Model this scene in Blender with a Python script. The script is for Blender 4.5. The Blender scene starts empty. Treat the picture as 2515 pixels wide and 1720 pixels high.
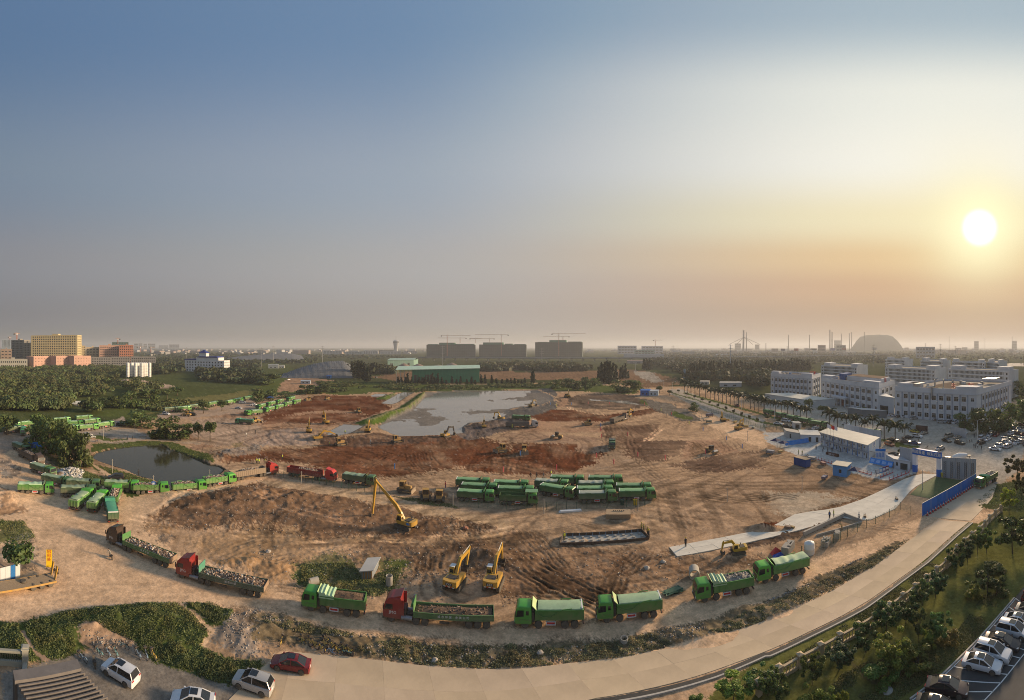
import bpy,math,random
import numpy as np
from mathutils import Matrix,Vector
random.seed(7);RNG=np.random.default_rng(11)
sc=bpy.context.scene
COL=sc.collection
# camera: the photograph is a stitched cylindrical panorama
F,HZ,CX,H=1030.0,852.0,1257.5,42.0          # pixels per radian,horizon row,centre column,eye height in metres
cam=bpy.data.cameras.new('camera');camo=bpy.data.objects.new('camera',cam);COL.objects.link(camo);sc.camera=camo
cam.type='PANO';cam.panorama_type='CENTRAL_CYLINDRICAL'
cam.central_cylindrical_range_u_min=-CX/F;cam.central_cylindrical_range_u_max=CX/F
cam.central_cylindrical_range_v_min=-(1720-HZ)/F;cam.central_cylindrical_range_v_max=HZ/F
cam.central_cylindrical_radius=1.0
camo.location=(0,0,H);camo.rotation_euler=(math.pi/2,0,0);cam.clip_end=2e5
# light
EXPO=1.0
SUN_AZ,SUN_EL=(2406-CX)/F,math.atan((HZ-560)/F)
SUN=Vector((math.sin(SUN_AZ)*math.cos(SUN_EL),math.cos(SUN_AZ)*math.cos(SUN_EL),math.sin(SUN_EL)))
def lin(r,g,b):
 f=lambda c: c/12.92 if c<=.04045 else ((c+.055)/1.055)**2.4
 return (f(r/255),f(g/255),f(b/255),1)
world=bpy.data.worlds.new('World');sc.world=world;world.use_nodes=True
def build_sky():
 nt=world.node_tree;N=nt.nodes.new;L=nt.links.new
 bg=nt.nodes['Background'];bg.inputs[1].default_value=.12
 sky=N('ShaderNodeTexSky');sky.sky_type='NISHITA';sky.sun_disc=False
 sky.sun_elevation=SUN_EL;sky.sun_rotation=SUN_AZ;sky.dust_density=2.5;sky.air_density=1.0
 tc=N('ShaderNodeTexCoord');sep=N('ShaderNodeSeparateXYZ');L(tc.outputs['Generated'],sep.inputs[0])
 def math_(op,a,b=None,clamp=False):
  m=N('ShaderNodeMath');m.operation=op;m.use_clamp=clamp
  for i,v in enumerate((a,b)):
   if v is None: continue
   if isinstance(v,(int,float)): m.inputs[i].default_value=v
   else: L(v,m.inputs[i])
  return m.outputs[0]
 el=math_('ARCSINE',sep.outputs['Z'])
 e=math_('SQRT',math_('MAXIMUM',math_('DIVIDE',el,math.pi/2),0.0))
 dv=N('ShaderNodeVectorMath');dv.operation='DOT_PRODUCT';L(tc.outputs['Generated'],dv.inputs[0]);dv.inputs[1].default_value=SUN
 d=dv.outputs['Value']
 def ramp(stops,fac):
  r=N('ShaderNodeValToRGB');cr=r.color_ramp;cr.interpolation='EASE'
  pts=[(math.sqrt(a/90),lin(*c)) for a,c in stops]
  while len(cr.elements)<len(pts): cr.elements.new(.5)
  for el_,(p,c) in zip(cr.elements,pts): el_.position=p;el_.color=c
  L(fac,r.inputs[0]);return r.outputs[0]
 A=ramp([(0,(100,101,106)),(4,(108,109,115)),(11,(119,123,132)),(22,(98,115,139)),(38,(66,97,136)),(90,(92,124,162))],e)
 M=ramp([(0,(162,155,150)),(4,(167,160,154)),(11,(173,171,169)),(22,(157,167,181)),(38,(108,137,169)),(90,(92,124,162))],e)
 B=ramp([(0,(166,139,114)),(4,(192,157,122)),(8,(214,172,129)),(12,(236,200,146)),(17,(250,236,192)),(24,(255,252,238)),(31,(247,247,235)),(39,(176,194,203)),(60,(118,145,174)),(90,(92,124,162))],e)
 def mapr(v,a,b):
  m=N('ShaderNodeMapRange');m.interpolation_type='SMOOTHSTEP';L(v,m.inputs[0]);m.inputs[1].default_value=a;m.inputs[2].default_value=b
  return m.outputs[0]
 def mix(f,a,b,mode='MIX'):
  m=N('ShaderNodeMix');m.data_type='RGBA';m.blend_type=mode
  for i,v in ((0,f),(6,a),(7,b)):
   if isinstance(v,(int,float)): m.inputs[i].default_value=v
   elif isinstance(v,tuple): m.inputs[i].default_value=v
   else: L(v,m.inputs[i])
  return m.outputs[2]
 th=math_('ARCCOSINE',math_('MINIMUM',d,1.0));R_=math.radians
 c=mix(mapr(th,R_(150),R_(58)),A,M);c=mix(mapr(th,R_(76),R_(6)),c,B)
 # aureole of the hazy sun and its overexposed disc
 g1=math_('POWER',math_('MAXIMUM',d,0.0),90.0)
 g2=math_('POWER',math_('MAXIMUM',d,0.0),300.0)
 c=mix(math_('MULTIPLY',g1,.65),c,(1.05,.93,.55,1))
 c=mix(math_('MULTIPLY',g2,.9),c,(1.25,1.2,.72,1))
 c=mix(mapr(d,math.cos(math.radians(2.7)),math.cos(math.radians(.4))),c,(2.3,2.2,1.8,1))
 up=N('ShaderNodeVectorMath');up.operation='SCALE';L(c,up.inputs[0]);up.inputs[3].default_value=1/.12/2**EXPO
 ni=N('ShaderNodeVectorMath');ni.operation='MINIMUM';L(sky.outputs[0],ni.inputs[0]);ni.inputs[1].default_value=(2,2,2)
 L(mix(.10,up.outputs[0],ni.outputs[0]),bg.inputs[0])
build_sky()
sunl=bpy.data.lights.new('sun','SUN');sunl.energy=3.2;sunl.angle=math.radians(8);sunl.color=(1,.74,.48)
suno=bpy.data.objects.new('sun',sunl);COL.objects.link(suno);suno.rotation_euler=SUN.to_track_quat('Z','Y').to_euler()
sc.render.engine='CYCLES'
vs=sc.view_settings;vs.view_transform='Standard';vs.look='None';vs.exposure=EXPO;vs.gamma=1.0;vs.use_curve_mapping=False
cy=sc.cycles;cy.use_denoising=True;cy.max_bounces=5;cy.diffuse_bounces=2;cy.glossy_bounces=2;cy.transmission_bounces=3
cy.transparent_max_bounces=6;cy.volume_bounces=1;cy.use_adaptive_sampling=True;cy.adaptive_threshold=.008;cy.caustics_reflective=False;cy.caustics_refractive=False
cy.sample_clamp_indirect=4;cy.filter_width=1.0;cy.denoising_prefilter='NONE'
try: cy.denoiser='OPENIMAGEDENOISE'
except Exception: pass
# places: photograph regions to points on the ground
K=640/2324
TILE={0: (0,0,2515/2323),1: (0,790,K),2: (620,790,K),3: (1240,790,K),4: (1875,790,K),5: (0,1060,K),6: (620,1060,K),7: (1240,1060,K),8: (1875,1060,K),
  9: (0,1380,K),10: (620,1380,K),11: (1240,1380,K),12: (1875,1380,K)}
def S(t,x,y):
 a=TILE[t];return (a[0]+x*a[2],a[1]+y*a[2])
def W(sx,sy,z=0.0):
 D=(H-z)*F/(sy-HZ);p=(sx-CX)/F
 return Vector((D*math.sin(p),D*math.cos(p),z))
def at(t,x,y,z=0.0): return W(*S(t,x,y),z)
def aw(t,x,D,z=0.0):
 p=(S(t,x,0)[0]-CX)/F
 return Vector((D*math.sin(p),D*math.cos(p),z))
def zat(t,y,D):                                    # height of a picture row at ground distance D
 return H-(S(t,0,y)[1]-HZ)*D/F
ORD='first second third fourth fifth sixth seventh eighth ninth tenth eleventh twelfth thirteenth fourteenth fifteenth sixteenth seventeenth eighteenth nineteenth twentieth'.split();ORD+=['twenty-'+o for o in ORD[:9]]
# noise
def _h(ix,iy,s):
 n=(ix.astype(np.int64)*374761393+iy.astype(np.int64)*668265263+s*1442695041) & 0xffffffff
 n=((n ^ (n >> 13))*1274126177) & 0xffffffff
 return ((n ^ (n >> 16)) & 0xffff)/65535.0
def vnoise(x,y,s=0):
 ix=np.floor(x);iy=np.floor(y);fx=x-ix;fy=y-iy
 fx=fx*fx*(3-2*fx);fy=fy*fy*(3-2*fy)
 a=_h(ix,iy,s);b=_h(ix+1,iy,s);c=_h(ix,iy+1,s);d=_h(ix+1,iy+1,s)
 return (a*(1-fx)+b*fx)*(1-fy)+(c*(1-fx)+d*fx)*fy
def fbm(x,y,s=0,o=4):
 r=0;a=.5;t=0
 for i in range(o): r=r+a*vnoise(x,y,s+i*17);t+=a;x=x*2.03+5.1;y=y*2.03+1.7;a*=.5
 return r/t
def inpoly(px,py,poly):
 r=np.zeros(px.shape,bool);n=len(poly);j=n-1
 for i in range(n):
  xi,yi=poly[i];xj,yj=poly[j]
  if yi != yj: r ^= ((yi>py) != (yj>py)) & (px<(xj-xi)*(py-yi)/(yj-yi)+xi)
  j=i
 return r
# meshes
class MB:
 def __init__(s): s.v=[];s.f=[];s.m=[];s.mi=0
 def add(s,vs,fs,mi=None):
  o=len(s.v);s.v.extend(vs);s.f.extend([tuple(i+o for i in f) for f in fs]);s.m.extend([s.mi if mi is None else mi]*len(fs));return s
 def box(s,x0,x1,y0,y1,z0,z1,mi=None):
  return s.add([(x0,y0,z0),(x1,y0,z0),(x1,y1,z0),(x0,y1,z0),(x0,y0,z1),(x1,y0,z1),(x1,y1,z1),(x0,y1,z1)],
     [(0,3,2,1),(4,5,6,7),(0,1,5,4),(1,2,6,5),(2,3,7,6),(3,0,4,7)],mi)
 def cb(s,cx,cy,cz,sx,sy,sz,mi=None): return s.box(cx-sx/2,cx+sx/2,cy-sy/2,cy+sy/2,cz-sz/2,cz+sz/2,mi)
 def prism(s,prof,y0,y1,mi=None,axis='y',inset=None):
  n=len(prof);cx=sum(p[0] for p in prof)/n;cz=sum(p[1] for p in prof)/n
  def P(p,t): return (p[0],t,p[1]) if axis=='y' else ((t,p[0],p[1]) if axis=='x' else (p[0],p[1],t))
  vs=[P(p,y0) for p in prof]+[P(p,y1) for p in prof]
  fs=[tuple(range(n))[::-1],tuple(range(n,2*n))]+[(i,(i+1) % n,(i+1) % n+n,i+n) for i in range(n)]
  return s.add(vs,fs,mi)
 def cyl(s,a,b,r0,r1=None,n=10,mi=None,cap=True):
  r1=r0 if r1 is None else r1
  a=Vector(a);b=Vector(b);d=(b-a).normalized();u=d.orthogonal().normalized();w=d.cross(u)
  vs=[]
  for c,r in ((a,r0),(b,r1)):
   for i in range(n):
    t=2*math.pi*i/n;vs.append(tuple(c+u*(r*math.cos(t))+w*(r*math.sin(t))))
  fs=[(i,(i+1) % n,(i+1) % n+n,i+n) for i in range(n)]
  if cap: fs+=[tuple(range(n))[::-1],tuple(range(n,2*n))]
  return s.add(vs,fs,mi)
 def bar(s,a,b,w,h=None,mi=None):               # square bar between two points
  h=w if h is None else h
  a=Vector(a);b=Vector(b);d=(b-a).normalized();u=Vector((0,0,1)).cross(d)
  u=Vector((1,0,0)) if u.length<1e-4 else u.normalized();k=d.cross(u)
  vs=[tuple(c+u*(i*w/2)+k*(j*h/2)) for c in (a,b) for i,j in ((-1,-1),(1,-1),(1,1),(-1,1))]
  return s.add(vs,[(0,3,2,1),(4,5,6,7),(0,1,5,4),(1,2,6,5),(2,3,7,6),(3,0,4,7)],mi)
 def path(s,pts,w,h=None,mi=None):
  for a,b in zip(pts,pts[1:]): s.bar(a,b,w,h,mi)
  return s
 def quad(s,a,b,c,d,mi=None): return s.add([tuple(a),tuple(b),tuple(c),tuple(d)],[(0,1,2,3)],mi)
 def loft(s,rings,mi=None,closed=True,caps=True):
  n=len(rings[0]);o=[]
  for r in rings: o+=[tuple(p) for p in r]
  fs=[]
  for k in range(len(rings)-1):
   for i in range(n if closed else n-1):
    j=(i+1) % n;fs.append((k*n+i,k*n+j,(k+1)*n+j,(k+1)*n+i))
  if caps and closed: fs+=[tuple(range(n))[::-1],tuple(range((len(rings)-1)*n,len(rings)*n))]
  return s.add(o,fs,mi)
 def mesh(s,name,mats,smooth=False,angle=None):
  me=bpy.data.meshes.new(name);me.from_pydata(s.v,[],s.f)
  for m in (mats if isinstance(mats,(list,tuple)) else [mats]): me.materials.append(MATS[m])
  if any(s.m): me.polygons.foreach_set('material_index',s.m)
  if smooth:
   me.polygons.foreach_set('use_smooth',[True]*len(me.polygons))
   me.set_sharp_from_angle(angle=math.radians(angle or 40))
  me.update();return me
def npmesh(name,verts,faces,mat,smooth=False,color=None,cname='tint'):
 me=bpy.data.meshes.new(name);verts=np.asarray(verts,np.float32);faces=np.asarray(faces,np.int32);k=faces.shape[1]
 me.vertices.add(len(verts));me.vertices.foreach_set('co',verts.ravel())
 me.loops.add(faces.size);me.loops.foreach_set('vertex_index',faces.ravel())
 me.polygons.add(len(faces));me.polygons.foreach_set('loop_start',np.arange(0,faces.size,k,dtype=np.int32));me.polygons.foreach_set('loop_total',np.full(len(faces),k,np.int32))
 if smooth: me.polygons.foreach_set('use_smooth',np.ones(len(faces),bool))
 me.materials.append(MATS[mat])
 if color is not None:
  ca=me.color_attributes.new(cname,'FLOAT_COLOR','POINT');c=np.asarray(color,np.float32)
  if c.shape[1]==3: c=np.concatenate([c,np.ones((len(c),1),np.float32)],1)
  ca.data.foreach_set('color',c.ravel())
 me.update(calc_edges=True);me.validate();return me
def link(name,data,parent=None,loc=None,rz=0,color=None):
 o=bpy.data.objects.new(name,data);COL.objects.link(o)
 if parent is not None: o.parent=parent
 if loc is not None: o.location=loc
 if rz: o.rotation_euler=(0,0,rz)
 if color is not None: o.color=(*color[:3],1)
 return o
def tag(o,label=None,cat=None,group=None,kind=None):
 if label: o['label']=label
 if cat: o['category']=cat
 if group: o['group']=group
 if kind: o['kind']=kind
 return o
def thing(name,label,cat,loc=(0,0,0),rz=0,group=None):
 return tag(link(name,None,None,loc,rz),label,cat,group)
class Kit:                                            # a reusable thing: named parts,each a shared mesh
 def __init__(s,name,cat): s.name=name;s.cat=cat;s.parts=[]
 def part(s,name,mesh,parent=-1,mat=None,tint=None):
  s.parts.append((name,mesh,parent,mat,tint));return len(s.parts)-1
 def spawn(s,loc,rz,label,group=None,scale=1.0,tints=None,skip=(),name=None,color=(1,1,1),tilt=None):
  e=thing(name or s.name,label,s.cat,loc,rz,group)
  e.scale=(scale,)*3 if isinstance(scale,(int,float)) else scale
  if tilt: e.rotation_euler=(tilt[0],tilt[1],rz)
  obs=[]
  for (n,me,p,mt,ti) in s.parts:
   if n in skip or (p>=0 and obs[p] is None): obs.append(None);continue
   o=bpy.data.objects.new(n,me);COL.objects.link(o);o.parent=e if p<0 else obs[p]
   if mt is not None: o.matrix_local=mt
   c=(tints or {}).get(ti) if ti else None
   o.color=(*(c or color)[:3],1);obs.append(o)
  return e
def text_mesh(body,size,mat,extrude=.01,align='CENTER'):
 cu=bpy.data.curves.new('t','FONT');cu.body=body;cu.size=size;cu.extrude=extrude;cu.align_x=align;cu.align_y='CENTER';cu.resolution_u=2
 o=bpy.data.objects.new('t',cu);COL.objects.link(o);dg=bpy.context.evaluated_depsgraph_get()
 me=bpy.data.meshes.new_from_object(o.evaluated_get(dg));bpy.data.objects.remove(o);bpy.data.curves.remove(cu)
 me.materials.clear();me.materials.append(MATS[mat]);return me
# materials
MATS={}
def mat(name,col,rough=.7,metal=0.0,var=.12,scale=1.5,bump=0.0,bscale=8.0,obj=False,attr=None,dust=0.0,spec=.5,trans=0.0,rand=0.0,emit=None,bdist=.1,dcol=(.30,.225,.15)):
 m=bpy.data.materials.new(name);m.use_nodes=True;nt=m.node_tree;N=nt.nodes.new;L=nt.links.new
 b=nt.nodes['Principled BSDF'];b.inputs['Roughness'].default_value=rough;b.inputs['Metallic'].default_value=metal
 b.inputs['Specular IOR Level'].default_value=spec
 tc=N('ShaderNodeTexCoord');src=None
 rgb=N('ShaderNodeRGB');rgb.outputs[0].default_value=(*col,1);src=rgb.outputs[0]
 def mixc(f,a,c,mode='MIX'):
  x=N('ShaderNodeMix');x.data_type='RGBA';x.blend_type=mode
  for i,v in ((0,f),(6,a),(7,c)):
   if isinstance(v,(int,float)): x.inputs[i].default_value=v
   elif isinstance(v,tuple): x.inputs[i].default_value=v
   else: L(v,x.inputs[i])
  return x.outputs[2]
 if obj:
  oi=N('ShaderNodeObjectInfo');src=mixc(1.0,src,oi.outputs['Color'],'MULTIPLY')
 if attr:
  at_=N('ShaderNodeVertexColor');at_.layer_name=attr;src=mixc(1.0,src,at_.outputs[0],'MULTIPLY')
 if rand:
  oi=N('ShaderNodeObjectInfo');hs=N('ShaderNodeHueSaturation');mr=N('ShaderNodeMapRange');L(oi.outputs['Random'],mr.inputs[0])
  mr.inputs[3].default_value=1-rand;mr.inputs[4].default_value=1+rand;L(mr.outputs[0],hs.inputs['Value']);L(src,hs.inputs['Color'])
  mr2=N('ShaderNodeMapRange');L(oi.outputs['Random'],mr2.inputs[0]);mr2.inputs[3].default_value=.5-rand*.06;mr2.inputs[4].default_value=.5+rand*.06;L(mr2.outputs[0],hs.inputs['Hue']);src=hs.outputs[0]
 if var:
  n=N('ShaderNodeTexNoise');n.inputs['Scale'].default_value=scale;n.inputs['Detail'].default_value=5;n.inputs['Roughness'].default_value=.65;L(tc.outputs['Object'],n.inputs['Vector'])
  mr=N('ShaderNodeMapRange');L(n.outputs['Fac'],mr.inputs[0]);mr.inputs[1].default_value=.28;mr.inputs[2].default_value=.72;mr.inputs[3].default_value=1-var;mr.inputs[4].default_value=1+var
  cc=N('ShaderNodeCombineColor');[L(mr.outputs[0],cc.inputs[i]) for i in range(3)]
  src=mixc(1.0,src,cc.outputs[0],'MULTIPLY')
 if dust:
  n=N('ShaderNodeTexNoise');n.inputs['Scale'].default_value=1.3;n.inputs['Detail'].default_value=6;L(tc.outputs['Object'],n.inputs['Vector'])
  sp=N('ShaderNodeSeparateXYZ');L(tc.outputs['Object'],sp.inputs[0])
  mz=N('ShaderNodeMapRange');L(sp.outputs['Z'],mz.inputs[0]);mz.inputs[1].default_value=2.6;mz.inputs[2].default_value=.3;mz.inputs[3].default_value=.25;mz.inputs[4].default_value=1.25
  mu=N('ShaderNodeMath');mu.operation='MULTIPLY';L(n.outputs['Fac'],mu.inputs[0]);L(mz.outputs[0],mu.inputs[1])
  m2=N('ShaderNodeMath');m2.operation='MULTIPLY';m2.use_clamp=True;L(mu.outputs[0],m2.inputs[0]);m2.inputs[1].default_value=dust*1.5
  src=mixc(m2.outputs[0],src,(*dcol,1))
  rr=N('ShaderNodeMapRange');L(m2.outputs[0],rr.inputs[0]);rr.inputs[3].default_value=rough;rr.inputs[4].default_value=.9;L(rr.outputs[0],b.inputs['Roughness'])
 L(src,b.inputs['Base Color'])
 if bump:
  n=N('ShaderNodeTexNoise');n.inputs['Scale'].default_value=bscale;n.inputs['Detail'].default_value=6;L(tc.outputs['Object'],n.inputs['Vector'])
  bp=N('ShaderNodeBump');bp.inputs['Strength'].default_value=bump;bp.inputs['Distance'].default_value=bdist;L(n.outputs['Fac'],bp.inputs['Height']);L(bp.outputs[0],b.inputs['Normal'])
 if emit: b.inputs['Emission Color'].default_value=(*emit[:3],1);b.inputs['Emission Strength'].default_value=emit[3]
 if trans:
  tr=N('ShaderNodeBsdfTranslucent');L(src,tr.inputs[0]);mx=N('ShaderNodeMixShader');mx.inputs[0].default_value=trans
  L(b.outputs[0],mx.inputs[1]);L(tr.outputs[0],mx.inputs[2]);L(mx.outputs[0],nt.nodes['Material Output'].inputs['Surface'])
 MATS[name]=m;return m
mat('paint',(1,1,1),.32,obj=True,var=.07,dust=.42)
mat('paint_dusty',(1,1,1),.55,obj=True,var=.16,scale=1.2,dust=.72)
mat('carpaint',(1,1,1),.22,obj=True,var=.03,dust=.06)
mat('glass',(.018,.022,.025),.08,var=0,spec=.7)
mat('window_glass',(.02,.025,.028),.2,var=.5,scale=.35,spec=.7)
mat('tyre',(.03,.028,.026),.9,var=.2,dust=.5,dcol=(.22,.185,.14))
mat('rim',(.30,.27,.23),.7,.2,var=.2)
mat('alloy',(.4,.4,.4),.35,.7,var=.1)
mat('steel',(.32,.32,.32),.5,.5,var=.2)
mat('dark',(.03,.03,.03),.7,var=.3,dust=.35)
mat('rubber',(.02,.02,.02),.8,var=.2)
mat('white',(.75,.74,.71),.6,var=.06)
mat('red',(.55,.03,.03),.5,var=.1)
mat('lamp_red',(.45,.02,.02),.25,var=0)
mat('lamp_clear',(.7,.7,.68),.15,var=0)
mat('tint',(1,1,1),.8,obj=True,var=.12,scale=.8,spec=.2)
mat('tint_smooth',(1,1,1),.5,obj=True,var=.05)
mat('rubble',(1,1,1),.95,attr='tint',var=.2,scale=3)
mat('concrete',(.42,.39,.335),.95,spec=.1,var=.14,scale=.35,bump=.15,bscale=3)
mat('slab_tan',(.60,.465,.315),.9,obj=True,var=.20,scale=.10,bump=.1,bscale=2,spec=.2)
mat('slab_pale',(.70,.65,.55),.95,spec=.1,var=.16,scale=.25,bump=.1,bscale=2)
mat('asphalt',(.060,.059,.058),.85,var=.22,scale=.5,bump=.2,bscale=20,bdist=.02)
mat('tarmac_dusty',(.20,.175,.145),.9,var=.25,scale=.3,bump=.2,bscale=14,bdist=.02)
mat('marking',(.72,.71,.68),.7,var=.12,scale=3)
mat('kerb',(.46,.43,.38),.85,var=.15)
mat('drain',(.045,.043,.04),.8,var=.3)
mat('leaf',(1,1,1),.6,obj=True,attr='tint',var=0,rand=.22,trans=.28)
mat('bark',(.10,.075,.05),.95,var=.3,scale=3)
mat('weed',(1,1,1),.75,attr='tint',var=0,trans=.2)
mat('soil',(.2,.13,.08),.95,var=.3,scale=.6)
mat('wood',(.38,.27,.16),.8,var=.25,scale=4)
mat('roofing',(.24,.215,.185),.95,var=.25,scale=.15,spec=.05)
mat('wall',(1,1,1),.9,obj=True,var=.12,scale=.12,spec=.15)
mat('metalpanel',(1,1,1),.55,obj=True,var=.12,scale=.25,spec=.2)
mat('roofmat',(1,1,1),1.0,obj=True,var=.2,scale=.3,spec=0.0)
mat('skin',(.42,.26,.18),.6,var=0)
mat('cloth',(1,1,1),.9,obj=True,var=.1,scale=6)
mat('netting',(1,1,1),.9,obj=True,var=.22,scale=.05)
mat('far',(1,1,1),.9,obj=True,var=.15,scale=.02)
# the ground: one sheet to the horizon, denser where it is near
TAN=(.62,.435,.262);SAND=(.42,.288,.172);BROWN=(.20,.124,.07);RED=(.128,.048,.022);PINK=(.36,.228,.138);GREY=(.32,.275,.22)
GRASS=(.085,.105,.030);DRY=(.16,.145,.055);WOOD=(.072,.086,.030);LOT=(.40,.345,.275);MUD=(.185,.165,.142);ROADFAR=(.30,.26,.21);GOLD=(.38,.225,.10)
def PL(t,*xy): return [S(t,xy[i],xy[i+1]) for i in range(0,len(xy),2)]
RESERVOIR=PL(2,1550,630,1800,618,2324,612)+PL(3,280,612,420,660,440,700,330,742,100,768,30,790,70,820,0,850)+PL(2,2270,862,1950,905,1880,945,1900,988,1780,1008,1500,1020,1330,1026,1250,1004,1130,955,1110,930,1200,880,1400,785,1500,700)
POND=PL(5,808,230,850,185,1000,152,1200,122,1450,112,1520,150,1650,190,1750,240,1880,292,1950,300,2010,335,1960,380,1880,425,1720,470,1540,492,1340,422,1220,392,1100,335,900,272)
INLET=PL(2,800,912,960,922,1020,922,900,985,780,1028,680,1032,650,1005,690,965)
POOL_A=PL(2,1140,728,1280,650,1330,632,1450,632,1400,655,1300,720,1240,738)
POOL_B=PL(3,740,690,900,698,1080,705,1200,732,1240,748,1050,728,900,712,760,704)
POOL_C=PL(2,1040,655,1120,645,1200,650,1160,668,1060,670)
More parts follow.
